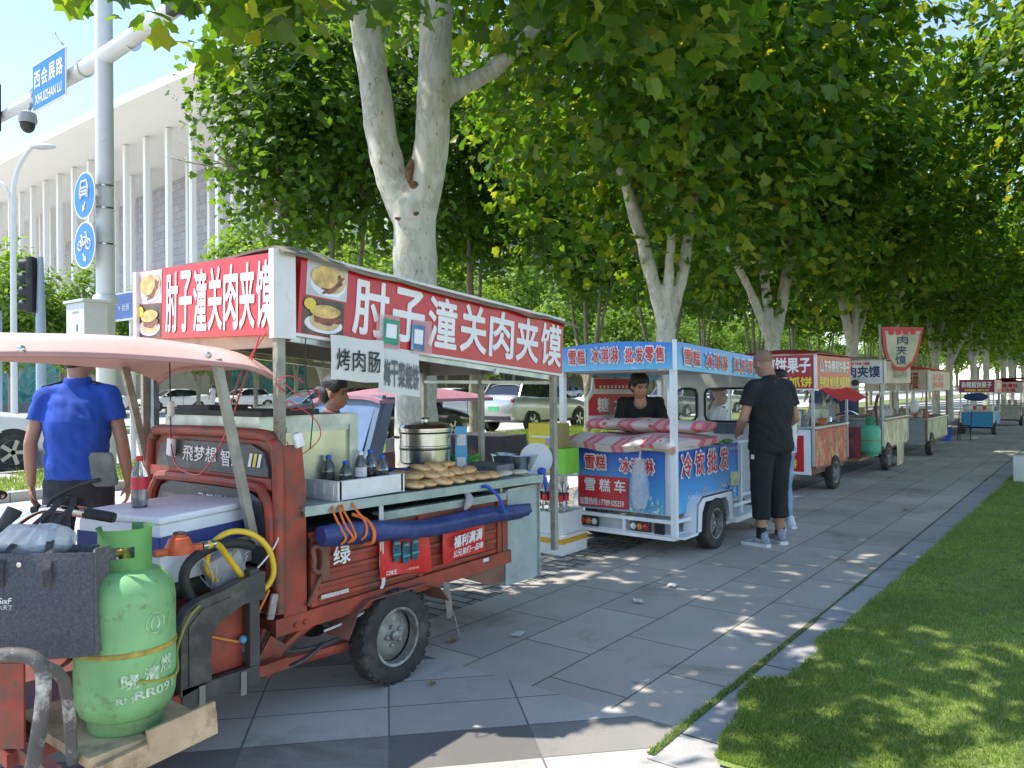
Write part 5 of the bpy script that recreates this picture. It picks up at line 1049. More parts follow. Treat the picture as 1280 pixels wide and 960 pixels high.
# cab of the tricycle behind, with its rubber edged windows
m_cabw = M('cab_white', (.66,.67,.66), .4, var=.06, dirt=(.5,.48,.44), damt=.15)
mb = MB(); y = 8.06
for x0, x1, z0, z1 in ((-3.98,-2.86,.25,1.08), (-3.98,-2.86,1.44,1.56), (-3.98,-3.86,1.08,1.44), (-3.62,-3.52,1.08,1.44), (-2.95,-2.86,1.08,1.44)): mb.bx(x0,x1,y,y+.04,z0,z1)
for x in (-2.88, -3.98):
    for y0, y1, z0, z1 in ((8.1,8.8,.25,1.05), (8.1,8.8,1.46,1.56), (8.1,8.18,1.05,1.46)): mb.bx(x-.02,x+.02,y0,y1,z0,z1)
mb.bx(-3.97,-2.87,8.06,8.8,1.56,1.60); mb.bx(-3.96,-2.88,8.8,8.82,.3,1.05); cbn = mb.build('cab_shell', m_cabw, K)
for x0, x1 in ((-3.86,-3.62), (-3.52,-2.95)):
    r = .06; o = [(x0,1.08+r), (x0+r*.3,1.08+r*.3), (x0+r,1.08), (x1-r,1.08), (x1-r*.3,1.08+r*.3), (x1,1.08+r), (x1,1.44-r), (x1-r*.3,1.44-r*.3), (x1-r,1.44), (x0+r,1.44), (x0+r*.3,1.44-r*.3), (x0,1.44-r)]
    wn = MB().tube([(a, 8.052, b) for a, b in o], .014, 6, True).build('cab_window', m_black, K, True); MB().poly([(a, 8.075, b) for a, b in o]).build('pane', m_glass, wn)
MB().bx(-3.4,-3.15,8.0,8.05,.95,1.06).build('toolbox', M('slate_box', (.08,.11,.15), .5), K)
add_wheel(K, (-3.43,9.1,.22), .22, .1, (1,0,0), .6, detail=False)
# menu board on the far side of the cart
mn = thing('menu_board', 'white round shouldered menu board with a red band inside the ice cream cart', 'sign', (-3.98,6.85,1.1))
mb = MB(); o = [(6.36,1.12), (6.36,1.36), (6.44,1.44), (6.46,1.56), (7.3,1.56), (7.32,1.46), (7.40,1.36), (7.40,1.12)]; mb.prism([(-3.985,y,z) for y, z in o], (-.02,0,0)); mb.build('board', m_wframe, mn)
mb = MB(); mb.prism([(-3.98,y,z) for y, z in ((6.37,1.19), (6.37,1.33), (6.46,1.40), (7.30,1.39), (7.39,1.32), (7.39,1.18))], (.004,0,0)); bn = mb.build('red_band', M('panel_red', (.55,.02,.03), .4), mn)
for i, q in enumerate('糖水'): text(q, (-3.972,6.62+.32*i,1.29), (0,1,0), (0,0,1), .22, .14, m_wtx, bn, bold=.02)
MB().prism([(-3.98,6.5,1.45), (-3.98,7.27,1.44), (-3.98,7.25,1.55), (-3.98,6.48,1.55)], (.004,0,0)).build('red_band', MATS['panel_red'], mn)
for i in range(9): MB().box((-3.974,6.58+.075*i,1.47), (.002,.03,.03)).build('red_mark', m_wtx, mn)
# quilt over the chest
def mat_quilt():
    m, n, L, b = nodes_of('printed_quilt'); tc = n.new('ShaderNodeTexCoord'); mp = n.new('ShaderNodeMapping'); mp.inputs['Rotation'].default_value = (0,0,R(18)); L.new(tc.outputs['Object'], mp.inputs[0])
    wv = n.new('ShaderNodeTexWave'); wv.wave_type = 'BANDS'; wv.inputs['Scale'].default_value = 1.15; wv.inputs['Distortion'].default_value = .4; L.new(mp.outputs[0], wv.inputs[0])
    r = n.new('ShaderNodeValToRGB'); r.color_ramp.interpolation = 'CONSTANT'; e = r.color_ramp.elements; e[0].color = (.62,.50,.46,1); e[0].position = 0; e[1].position = .62; e[1].color = (.62,.09,.14,1)
    for p, c in ((.66, (.60,.42,.40)), (.69, (.60,.13,.17)), (.93, (.62,.30,.30))): q = e.new(p); q.color = _c(c)
    L.new(wv.outputs[0], r.inputs[0])
    vo = n.new('ShaderNodeTexVoronoi'); vo.inputs['Scale'].default_value = 7; L.new(tc.outputs['Object'], vo.inputs[0]); nz = n.new('ShaderNodeTexNoise'); nz.inputs['Scale'].default_value = 38; L.new(tc.outputs['Object'], nz.inputs[0])
    a = n.new('ShaderNodeMath'); a.operation = 'MULTIPLY_ADD'; a.inputs[1].default_value = .35; L.new(nz.outputs[0], a.inputs[0]); L.new(vo.outputs['Distance'], a.inputs[2])
    r2 = n.new('ShaderNodeValToRGB'); r2.color_ramp.interpolation = 'CONSTANT'; r2.color_ramp.elements[0].color = (1,1,1,1); r2.color_ramp.elements[1].position = .33; r2.color_ramp.elements[1].color = (0,0,0,1); L.new(a.outputs[0], r2.inputs[0])
    mx = n.new('ShaderNodeMix'); mx.data_type = 'RGBA'; L.new(r2.outputs[0], mx.inputs[0]); L.new(r.outputs[0], mx.inputs[6]); mx.inputs[7].default_value = (.46,.12,.10,1); L.new(mx.outputs[2], b.inputs['Base Color']); b.inputs['Roughness'].default_value = .9
    return m
m_quilt = mat_quilt()
ql = thing('quilt', 'thick pink and white flowered quilt folded over the ice cream chest', 'quilt', (-3.4,6.3,.95))
mb = MB()
def q1(u, v):
    x = -4.02+1.16*u; y = 5.88+.98*v; d = .05*max(0, 1-v*7)
    return (x, y, 1.03+.016*math.sin(u*9+v*3)+.012*noise.noise(V((x*5,y*5,1)))-d*1.4-.03*max(0, 1-u*8)-.02*max(0, u-.9)*10)
mb.sheet(q1, 30, 22, .06); mb.build('quilt_layer', m_quilt, ql, True, 80)
mb = MB(); rr = []
for i in range(31):
    t = i/30; x = -3.93+1.08*t; ring = []; yy_ = 6.35+.30*t; r0 = .092*(.75+.25*math.sin(t*PI))
    for k in range(18):
        a = 2*PI*k/18; q = r0*(1+.18*noise.noise(V((x*4, math.cos(a)*1.2, math.sin(a)*1.2)))); ring.append(mb.bm.verts.new((x+.02*math.sin(a), yy_+1.9*q*math.cos(a), 1.095+.02*(1-t)+.70*q*math.sin(a)+.012*noise.noise(V((x*7,a,2))))))
    rr.append(ring)
mb.skin(rr); mb.build('quilt_roll', m_quilt, ql, True, 80)
mb = MB(); mb.bar((-4.03,5.91,.965), (-2.84,5.89,.925), .022, .018); tag(mb.build('wooden_stick', m_wood), 'thin wooden stick holding down the edge of the quilt', 'stick')
mb = MB(); mb.lathe([(.012,.27), (.05,.25), (.085,.14), (.09,.08), (.07,.02), (.02,0), (.001,0)], (-3.19,5.90,.40), (0,0,1), 24); mb.tube([(-3.19,5.90,.66), (-3.19,5.91,.80), (-3.17,5.915,.93)], [.03,.012,.006], 8)
for v in mb.bm.verts: v.co.z = .40+(v.co.z-.40)*1.7 if v.co.z < .67 else v.co.z+.19*(1 if v.co.z < .7 else .3)
mb.wobble(.022, 11); tag(mb.build('plastic_bag', M('hanging_plastic', (.78,.80,.84), .18, var=.15, scale=20, trans=.25, alpha=.55, bump=.6, bscale=24), None, True), 'clear plastic bag hanging over the blue panel of the ice cream cart', 'plastic bag')
for x, y in ((-2.99,7.1), (-2.96,7.3)): 
    mb = MB(); mb.ball((x,y,.925), (.05,.09,.02), 10); mb.wobble(.01, 20); tag(mb.build('leaf_bundle', M('leafy_green', (.12,.25,.04), .6, var=.4, scale=30), None, True), 'small bundle of green leaves on the side chest of the ice cream cart', 'vegetable', 'leaf bundles')
# cartons and boxes between the first two carts
m_cy = M('yellow_carton', (.68,.55,.03), .55, var=.08, scale=6); m_cg = M('green_carton', (.25,.62,.06), .55, var=.08); m_cb = M('brown_carton_side', (.33,.24,.09), .7, var=.15)
def carton(name, lab, x0, x1, y0, y1, z0, z1, mat, side=None, cat='carton', prn=True):
    o = thing(name, lab, cat, ((x0+x1)/2,(y0+y1)/2,z0)); MB().bx(x0,x1,y0,y1,z0,z1,.004).build('carton_body', mat, o)
    if side: MB().bx(x1-.002,x1+.003,y0+.004,y1-.004,z0+.004,z1-.004).build('carton_side', side, o)
    if prn:
        MB().bx(x0+.04,x1-.04,y0-.003,y0+.001,z0+(z1-z0)*.42,z0+(z1-z0)*.50).build('printed_line', m_wframe, o); MB().bx(x1-.10,x1-.03,y0-.003,y0+.001,z0+.03,z0+.09).build('printed_patch', M('carton_print', (.35,.30,.45), .6), o)
    return o
fb = carton('foam_box', 'white foam box with an amber band on the ground left of the ice cream cart', -4.25,-3.75,5.55,5.95,0,.17,M('foam_white', (.72,.72,.70), .8, var=.05), None, 'foam box', False)
MB().bx(-4.254,-3.746,5.546,5.954,.10,.145).build('tape_band', M('amber_band', (.62,.36,.02), .5), fb)
carton('foam_box', 'open white foam box resting on the amber banded one', -4.27,-3.79,5.6,5.95,.17,.36,MATS['foam_white'], None, 'foam box', False)
pk = thing('bottle_pack', 'shrink wrapped pack of red labelled drink bottles under the yellow cartons', 'bottles', (-3.9,5.75,.36))
for i in range(5):
    for j in range(2):
        c = V((-4.15+.075*i, 5.66+.09*j, .363)); MB().lathe([(.033,0), (.035,.03), (.03,.12), (.035,.17), (.032,.22), (.014,.27), (.014,.30)], c, (0,0,1), 12).build('bottle', m_pet, pk, True); MB().lathe([(.0325,.09), (.0325,.16)], c, (0,0,1), 12, cap=False).build('wrapper', MATS['red_wrapper'], pk, True)
carton('carton', 'lower yellow carton on the bottle pack left of the ice cream cart', -4.17,-3.93,5.62,5.85,.70,.92,m_cy)
carton('carton', 'bright green carton beside the lower yellow carton', -3.925,-3.77,5.63,5.86,.70,.925,m_cg, None, prn=False)
carton('carton', 'upper yellow carton with a brown side, topmost of the stack', -4.16,-3.87,5.62,5.85,.925,1.145,m_cy, m_cb)
# ------------------------------------------------------------------ the other carts
def cart(name, label, loc, rz=0, W=1.12, L=1.7, zb=(.42,.85), zs=(1.45,1.9), body=m_red, side=None, endm=None, sign=None, sign2=None, txt=(), txt2=(), roof=m_tarp, wheel=.5, post=m_post, counter=m_galv, wr=.24, both=False, stand=None):
    t = thing(name, label, 'food cart', (0,0,0), 'food carts lined up along the path'); h = W/2
    mb = MB(); mb.bx(-h,h,0,L,zb[0]-.06,zb[0]); mb.bx(-h+.05,-h+.1,-.0,L,zb[0]-.13,zb[0]-.06); mb.bx(h-.1,h-.05,-.0,L,zb[0]-.13,zb[0]-.06); mb.build('bed_frame', M('rusty_bed', (.16,.09,.06), .8, var=.3), t)
    mb = MB(); mb.bx(-h+.02,h-.02,.02,L-.02,zb[0],zb[1]); mb.build('cargo_box', body, t)
    if side: sp_ = MB().bx(h-.015,h+.012,.06,L-.06,zb[0]-.03,zb[1]+.02,.004).build('side_panel', side, t); MB().bx(h+.006,h+.02,.05,L-.05,zb[1],zb[1]+.03).bx(h+.006,h+.02,.05,L-.05,zb[0]-.045,zb[0]-.02).build('panel_edging', body, sp_)
    if endm: MB().bx(-h+.05,h-.03,-.012,.015,zb[0]-.12,zb[1]+.02,.004).build('end_panel', endm, t)
    MB().bx(-h-.02,h+.03,-.03,L+.02,zb[1]+.03,zb[1]+.055).build('counter', counter, t)
    for x in (-h, h):
        for y in (.0, L): MB().bar((x,y,zb[0]), (x,y,zs[1]), .035).build('post', post, t)
    f = h+.03
    if sign:
        sb = MB().bx(-f,f,-.06,-.03,zs[0],zs[1]).build('sign_board', sign, t); MB().bx(-f,f,-.063,-.027,zs[1]-.002,zs[1]+.014).bx(-f,f,-.063,-.027,zs[0]-.014,zs[0]+.002).build('sign_edging', m_wframe, sb)
        for s, u, v, w_, h_, mm, b in txt: text(s, (u,-.061,zs[0]+v*(zs[1]-zs[0])), (1,0,0), (0,0,1), w_, h_, mm, sb, bold=b)
    if sign2:
        sb = MB().bx(f,f+.03,-.02,L+.02,zs[0]-.01,zs[1]-.01).build('sign_board', sign2, t); MB().bx(f-.01,f+.034,-.06,-.02,zs[0]-.02,zs[1]+.01).build('sign_corner', m_wframe, sb)
        for s, u, v, w_, h_, mm, b in txt2: text(s, (f+.031,u,zs[0]-.01+v*(zs[1]-zs[0])), (0,1,0), (0,0,1), w_, h_, mm, sb, bold=b)
    mb = MB(); mb.bx(-f,-f+.02,0,L,zs[0],zs[1]-.01); mb.bx(-f+.02,f,L+.03,L+.05,zs[0],zs[1]-.02); mb.build('sign_back', MATS['sign_back_grey'], t)
    if roof:
        mb = MB(); mb.sheet(lambda u, v: (-f-.05+(2*f+.1)*u, -.1+(L+.2)*v, zs[1]+.02+.09*math.sin(u*PI)*math.sin(v*PI)+.012*noise.noise(V((u*6,v*6,loc[1])))), 10, 10, .012); mb.build('roof_sheet', roof, t, True)
    add_wheel(t, (h-.02,wheel,wr), wr, .12, (1,0,0), .6, detail=False); add_wheel(t, (-h+.02,wheel,wr), wr, .12, (-1,0,0), .6, detail=False)
    MB().tube([(-h,wheel,wr), (h,wheel,wr)], .03, 8).build('axle', m_dark, t)
    t.location = loc; t.rotation_euler = (0,0,rz); return t
def on(t, mbo, name, mat, lab, cat, grp=None, smooth=True):
    """a thing standing on a cart: top-level, placed in the cart's own measure"""
    for v in mbo.bm.verts: v.co += V(t.location)
    return tag(mbo.build(name, mat, None, smooth), lab, cat, grp)
m_sd = M('sign_deepred', (.36,.012,.03), .4, var=.06); m_sor = M('sign_orange_red', (.55,.07,.02), .4, var=.05)
m_menu1 = M('printed_food_menu', (.48,.07,.03), .5, var=.5, scale=5, dirt=(.60,.42,.18), damt=.42, dscale=6)
m_menu2 = M('printed_cream_menu', (.55,.46,.28), .5, var=.5, scale=6, dirt=(.30,.34,.22), damt=.45, dscale=7)
m_beige = M('faded_beige_sign', (.52,.42,.30), .5, var=.15, scale=3, dirt=(.60,.25,.15), damt=.22, dscale=4)
c3 = cart('food_cart', 'dark red pancake cart with red and yellow signs just beyond the man in black', (-3.62,10.42,0), 0, 1.14, 1.65, (.40,.86), (1.42,1.87), m_red, m_menu1, m_wh, m_sd, m_sor,
    [('杂粮煎饼果子', .10, .70, .92, .20, m_signwhite, .03), ('烤面筋 手抓饼', .10, .20, .95, .13, m_yeltxt, .03)], [('山东杂粮煎饼果子', .85, .70, 1.45, .17, m_signwhite, .03), ('手抓饼 烤冷面 鸡蛋灌饼', .85, .22, 1.5, .14, m_yeltxt, .04)], m_sd, .95, M('zinc_post', (.45,.50,.52), .4, .5))
text('饼', (.30,-.016,.42), (1,0,0), (0,0,1), .12, .12, m_yeltxt, c3, bold=.03)
MB().bx(.0,.45,-.016,-.006,.32,.80).build('red_flap', m_signred, c3)
mb = MB(); mb.sheet(lambda u, v: (.60+.28*v, .15+1.5*u, 1.43-.17*v+.02*math.sin(u*9)), 12, 4, .006); mb.build('awning_cloth', M('red_awning', (.58,.03,.04), .7, var=.1), c3, True)
MB().bx(.45,.46,.3,1.5,.95,1.22).build('glass_guard', m_glass, c3)
for i, (x, y, lab, mm) in enumerate(((.3,.25,'grey tub on the counter of the pancake cart', M('tub_grey', (.25,.26,.28), .5)), (.42,.75,'orange basin on the counter of the pancake cart', M('tub_orange', (.55,.16,.06), .5)), (.2,1.1,'yellow basin on the counter of the pancake cart', M('tub_yellow', (.6,.45,.12), .5)))):
    on(c3, MB().lathe([(.001,.92), (.10,.92), (.125,1.0), (.13,1.005), (.12,1.0), (.09,.93)], (x,y,0), (0,0,1), 20), 'basin', mm, lab, 'basin')
on(c3, MB().box((.56,.55,1.30), (.004,.12,.24)), 'price_tag', m_paper, 'white paper strip hanging under the yellow sign of the pancake cart', 'paper')
for k in range(3): on(c3, MB().box((-.35+.2*k,.3,1.0), (.14,.14,.16), None, .02), 'sauce_tub', m_wframe, 'white sauce tub on the pancake cart counter', 'tub', 'sauce tubs on the pancake cart')
c4 = cart('food_cart', 'flatbread tricycle with white sign, green gas cylinder and cream picture panels', (-3.55,14.05,0), 0, 1.16, 2.0, (.42,.84), (1.5,1.87), M('rust_orange_body', (.30,.13,.06), .7, var=.3, dirt=(.14,.08,.05), damt=.35), m_menu2, M('grey_zinc_end', (.28,.29,.29), .5, .4), M('faded_white_sign', (.62,.60,.56), .5, dirt=(.45,.10,.09), damt=.25, dscale=2.5), m_beige,
    [('潼关肉夹馍', .1, .50, .90, .19, M('navy_print', (.03,.04,.12), .5), .03), ('正宗老味道', .1, .88, .6, .05, m_redtxt, .03)], [('面筋小串', 1.1, .45, 1.2, .16, M('olive_print', (.25,.28,.15), .5), .03)], M('thatch_edge', (.40,.33,.20), .85, var=.2), .28, M('pale_post', (.60,.56,.46), .7))
ls_ = on(c4, MB().lathe([(.02,-.12), (.03,-.05), (.08,.0), (.085,.01), (.07,.0), (.03,-.03), (.001,-.03)], (.18,-.16,1.50), (0,-1,.1), 20), 'loudspeaker', M('speaker_white', (.62,.60,.56), .5), 'round white horn loudspeaker under the flatbread sign', 'loudspeaker')
MB().lathe([(.055,0), (.055,.004), (.001,.005)], V((.18,-.172,1.50))+V(c4.location), (0,-1,.1), 16).build('grille', m_black, ls_)
mb = MB(); mb.sheet(lambda u, v: (.60+.01*math.sin(v*6), .95+.55*u, .02+.72*v), 4, 6, .006); mb.build('hanging_cloth', m_menu2, c4, True)
# front of that tricycle: seat, cover, handlebar, front wheel
mb = MB(); mb.bx(-.5,.5,-1.3,0,.27,.31); mb.build('footboard', MATS['rust_orange_body'], c4); mb = MB(); mb.bx(-.42,.25,-.5,-.06,.31,.62); mb.bevel(.04); mb.build('seat', M('maroon_cover', (.16,.02,.03), .7, var=.5, scale=18), c4, True)
mb = MB(); mb.sheet(lambda u, v: (-.5+1.0*u, -1.15-.12*math.sin(u*PI), .3+.5*v), 8, 4, .02); mb.build('leg_shield', MATS['maroon_cover'], c4, True)
mb = MB(); mb.tube([(-.35,-.75,.98), (-.25,-.95,1.05), (0,-1.0,.95), (.25,-.95,1.05), (.36,-.75,.98)], .014, 8, smooth=4); mb.tube([(0,-1.0,.95), (0,-1.25,.3)], .03, 8); mb.build('handlebar', m_chrome, c4, True)
add_wheel(c4, (0,-1.3,.24), .24, .09, (1,0,0), .6, detail=False)
MB().tube([(.53,-.10,1.30), (.50,-.15,1.1), (.56,-.35,.84), (.57,-.45,.6)], .025, 8, smooth=4).build('guard_rail', m_red_dk, c4, True)
MB().bx(-.45,.2,-.03,-.015,.95,1.25).build('wind_screen', M('navy_sheet', (.06,.08,.13), .5, var=.3), c4)
gas_cylinder('gas_cylinder', 'green gas cylinder standing on the front of the flatbread tricycle', (-3.03,13.45,.31), .92, 0, False, mat=M('sea_green_gas', (.10,.42,.24), .5, var=.15), matd=M('sea_green_dull', (.09,.30,.18), .6))
# curved hanging sign over it
bn = thing('hanging_sign', 'curved tan hanging sign with red border and three dark characters, above the carts', 'sign', (-2.92,15.1,1.7))
HS0 = V((-3.04,14.36,1.69)); HSD = V((.85,.527,0)).normalized(); HSN = HSD.cross(V((0,0,1)))
def cs(o, k=0): return [HS0+HSD*(a*.60)+V((0,0,b*.96))+HSN*k for a, b in o]
oo = [(0,.80), (1.15,.78), (1.0,.35), (.85,.12), (.6,.0), (.35,.02), (.15,.16), (.05,.4)]
mb = MB(); mb.prism(cs(oo), HSN*-.04); mb.build('border', m_signred, bn)
MB().prism(cs([(.575+(a-.575)*.84, .42+(b-.42)*.82) for a, b in oo], .002), HSN*.003).build('sign_face', M('tan_sign_face', (.50,.46,.30), .5, var=.3, scale=3), bn)
for i, q in enumerate('肉夹馍'): text(q, cs([(.56-.03*i,.56-.18*i)], .006)[0], HSD, (0,0,1), .17, .15, M('navy_print', (.03,.04,.12), .5), bn, bold=.02)
for i in range(4): MB().lathe([(.05,0), (.05,.003), (.001,.003)], cs([(.25+.2*i,.70)], .006)[0], HSN, 14).build('badge', m_redtxt, bn)
MB().bar((-3.07,14.36,.9), (-3.07,14.36,2.5), .035).build('sign_post', m_post, bn)
c5 = cart('food_cart', 'grey steel noodle cart with a tan sign under a bright red awning', (-3.42,17.35,0), 0, 1.12, 2.5, (.36,.72), (1.34,1.75), M('dull_steel_body', (.24,.25,.25), .5, .4, var=.2, dirt=(.15,.14,.12), damt=.3), M('pale_olive_panel', (.42,.42,.22), .6, var=.3, scale=3), M('grey_zinc_end', (.28,.29,.29), .5, .4), m_beige, m_beige, [('拌面', .32, .5, .22, .34, M('brown_print', (.28,.06,.03), .5), .03)], [('凉皮 凉面', 1.0, .68, 1.3, .13, m_redtxt, .03), ('炒面 炒粉', 1.0, .30, 1.3, .13, m_redtxt, .03)], M('bright_red_awning', (.62,.05,.03), .6, var=.1), .42, M('rusty_thin_post', (.26,.15,.10), .7))
mb = MB(); mb.ball((.35,-.06,1.02), (.09,.08,.14), 14); mb.tube([(.35,-.06,1.14), (.35,-.03,1.33)], [.03,.008], 8); mb.wobble(.02, 12); on(c5, mb, 'plastic_bag', m_wframe, 'white plastic bag hanging at the corner of the noodle cart', 'plastic bag')
for i in range(6): on(c5, MB().lathe([(.06,.79), (.07,.92), (.03,.97), (.02,1.0)], (-.4+.16*i,.12+.05*(i % 2),0), (0,0,1), 12), 'condiment_jar', M('jar_mixed', (.40,.33,.25), .4, var=.7, scale=5), 'jar of condiments on the noodle cart counter', 'jar', 'condiment jars on the noodle cart')
for i in range(5): on(c4, MB().lathe([(.06,.90), (.075,1.0), (.03,1.06), (.02,1.1)], (.40,.25+.27*i,0), (0,0,1), 12), 'condiment_jar', M('jar_pale', (.50,.46,.40), .4, var=.6, scale=5), 'jar of condiments on the flatbread tricycle counter', 'jar', 'condiment jars on the flatbread tricycle')
bk = thing('bucket', 'blue plastic bucket on the ground past the noodle cart', 'bucket', (-3.3,22.6,0)); MB().lathe([(.001,.0), (.13,0), (.17,.34), (.18,.35), (.165,.34), (.125,.02)], (-3.3,22.6,0), (0,0,1), 20).build('bucket_body', M('bucket_blue', (.02,.08,.36), .4), bk, True); MB().tube([(-3.3-.17,22.6,.33), (-3.3,22.6,.58), (-3.3+.17,22.6,.33)], .006, 6, smooth=5).build('bucket_handle', m_steel, bk, True)
fc_ = thing('folding_chair', 'small dark folding chair beside the blue bucket', 'chair', (-2.85,22.9,0)); MB().bx(-3.05,-2.75,22.75,23.05,.38,.40).build('seat', m_black, fc_)
for s in (-1, 1): MB().bar((-2.90+s*.14,22.75,0), (-2.90+s*.14,23.1,.75), .02).build('leg', m_black, fc_); MB().bar((-2.90+s*.12,23.05,0), (-2.90+s*.12,22.8,.40), .02).build('leg', m_black, fc_)
m_blu = M('blue_cart_paint', (.02,.22,.40), .5, var=.15, dirt=(.08,.14,.17), damt=.3)
c6 = cart('food_cart', 'bright blue pancake tricycle seen from behind, far down the path', (-2.94,25.7,0), 0, .82, 1.5, (.34,.62), (1.22,1.58), m_blu, m_blu, m_blu, M('sign_purple_red', (.30,.015,.08), .4), m_sor, [('杂粮煎饼果子', 0, .60, .74, .17, m_signwhite, .04), ('烤面筋 烤冷面', 0, .16, .6, .06, m_yeltxt, .04)], [('鸡蛋灌饼', .75, .5, 1.1, .18, m_signwhite, .03)], None, .25, M('zinc_post', (.45,.50,.52), .4, .5), wr=.2)
for z in (.40, .50): MB().bx(-.36,.36,-.026,-.012,z,z+.03).build('tailgate_rib', m_blu, c6)
mb = MB(); mb.ball((-.02,-.02,1.09), (.32,.14,.12), 16); mb.wobble(.03, 6); on(c6, mb, 'quilt_bundle', M('navy_bundle', (.03,.05,.16), .8, var=.3), 'dark blue quilt rolled up under the sign of the blue tricycle', 'quilt')
on(c6, MB().bx(-.36,.36,.02,.4,.68,.84,.01), 'steel_tray', m_galv, 'galvanised tray on the back of the blue tricycle', 'tray', None, False)
for i, x in enumerate((-.1, .14)): on(c6, MB().bx(x,x+.09,-.0,.01,.72,.82), 'red_card', m_redtxt, 'small red card stuck on the tray of the blue tricycle', 'card', 'red cards on the tray', False)
c7 = cart('food_cart', 'brown cart with a white and red sign and drooping crimson awning, farthest in the row', (-2.70,31.5,0), 0, .80, 1.5, (.34,.62), (1.14,1.50), M('brown_body', (.10,.05,.04), .7, var=.3), M('brown_body', (.10,.05,.04)), M('drab_end', (.35,.33,.27), .6, var=.2), M('white_pink_sign', (.62,.56,.53), .5, var=.08), m_beige, [('鸡蛋灌饼', 0, .68, .62, .13, m_redtxt, .04), ('烤冷面', 0, .25, .5, .12, m_redtxt, .04)], [('烤冷面', .75, .5, 1., .18, m_redtxt, .03)], M('crimson_awning', (.42,.03,.07), .7, var=.1), .25, wr=.2)
mb = MB(); mb.sheet(lambda u, v: (-.62+1.5*u, -.35+1.9*v, 1.66-.10*max(0, 1-u*3)-.04*v), 8, 6, .01); mb.build('awning', MATS['crimson_awning'], c7, True)
for i in range(4): on(c7, MB().box((-.28+.17*i,.1,.80), (.11,.11,.20), None, .02), 'food_tub', M('tub_mixed', (.45,.38,.3), .5, var=.5, scale=4), 'tub of ingredients on the farthest cart', 'tub', 'tubs on the farthest cart')
# pale kerb-side bollard on the lawn edge
bo = thing('stone_bollard', 'white square stone block standing at the lawn edge on the far right', 'bollard', (-.98,13.65,.01)); MB().bx(-1.10,-.86,13.53,13.77,.01,.40,.02).build('block', M('white_stone', (.68,.67,.63), .7, var=.08), bo, True)
# grey tricycle with the pink roof on the cycle lane behind the first tree
G = thing('covered_tricycle', 'covered tricycle with dusty pink roof and steel blue windscreen parked behind the first plane tree', 'tricycle', (-6.6,6.6,0))
mb = MB(); mb.sheet(lambda u, v: (-7.2+1.15*v, 5.55+1.9*u, 1.40+.10*math.sin(u*PI)*math.sin(v*PI)-.05*(2*v-1)**4), 12, 8, .04); mb.build('roof', M('dusty_pink_roof', (.42,.20,.25), .45, var=.1), G, True)
wf = MB().prism([(-7.1,5.62,1.40), (-6.08,5.62,1.40), (-6.05,5.30,.55), (-7.15,5.30,.55)], (0,.05,0)).build('windscreen_frame', M('steel_blue_frame', (.11,.15,.22), .4, var=.1), G); MB().prism([(-7.02,5.612,1.36), (-6.16,5.612,1.36), (-6.14,5.325,.68), (-7.06,5.325,.68)], (0,-.004,0)).build('windscreen', M('blue_screen', (.13,.19,.30), .08, var=.1), wf)
MB().bar((-6.45,5.52,1.2), (-6.62,5.35,.78), .02, .02).build('wiper', m_black, wf)
mb = MB(); mb.prism([(-6.06,5.34,.55), (-6.06,5.66,1.38), (-6.06,5.78,1.38), (-6.06,5.50,.5)], (-.06,0,0)); mb.build('front_pillar', MATS['steel_blue_frame'], G)
mb = MB(); mb.bx(-7.1,-6.1,5.3,5.36,.3,.56); mb.bx(-7.1,-6.1,6.6,8.2,.4,.85); mb.bx(-7.1,-6.1,5.36,6.6,.28,.34); mb.build('tricycle_body', M('dark_tricycle_body', (.05,.05,.06), .6, var=.3), G); MB().bx(-6.9,-6.3,6.1,6.55,.34,.7,.03).build('seat', m_red_dk, G)
for x in (-6.12, -7.08): MB().bar((x,7.3,.85), (x,7.3,1.4), .035).build('roof_post', m_post, G)
add_wheel(G, (-6.6,5.35,.25), .25, .09, (1,0,0), .6, detail=False); add_wheel(G, (-6.1,7.5,.25), .25, .1, (1,0,0), .6, detail=False); add_wheel(G, (-7.1,7.5,.25), .25, .1, (-1,0,0), .6, detail=False)
MB().tube([(-6.25,6.1,.75), (-6.1,6.5,1.05), (-6.1,6.7,.75), (-6.1,6.6,.5)], .02, 8, smooth=4).build('side_rail', m_red, G, True)
MB().lathe([(.06,.34), (.05,.36), (.02,.95), (.012,1.0)], (-6.0,6.05,.2), (0,0,1), 12).build('rolled_umbrella', m_wframe, G, True)

# small clutter hung about the far carts
def hang(t, n, mk, name, mat, lab, cat, grp, y1, z, xr=(.30,.52)):
    for i in range(n):
        mb = MB(); mk(mb, random.uniform(*xr), .12+(y1-.2)*i/max(1, n-1)+random.uniform(-.04,.04), z); on(t, mb, name, mat, lab, cat, grp)
def strip(mb, x, y, z): h = random.uniform(.12,.24); mb.sheet(lambda u, v: (x+.015*math.sin(v*4), y+.09*u, z-h*v), 2, 4, .002)
def bagl(mb, x, y, z): mb.ball((x,y,z-.17), (.06,.06,.10), 10); mb.tube([(x,y,z-.09), (x,y,z)], [.02,.005], 6); mb.wobble(.016, 15)
def tub(mb, x, y, z): r = random.uniform(.06,.10); h = random.uniform(.08,.2); mb.lathe([(.001,z), (r*.85,z), (r,z+h), (r*.9,z+h), (r*.8,z+.02)], (x,y,0), (0,0,1), 14)
hang(c3, 4, strip, 'paper_strip', m_paper, 'white paper strip hanging from the roof edge of the pancake cart', 'paper', 'paper strips on the pancake cart', 1.6, 1.40)
hang(c4, 5, strip, 'paper_strip', m_paper, 'white paper strip hanging from the roof edge of the flatbread tricycle', 'paper', 'paper strips on the flatbread tricycle', 2., 1.48)
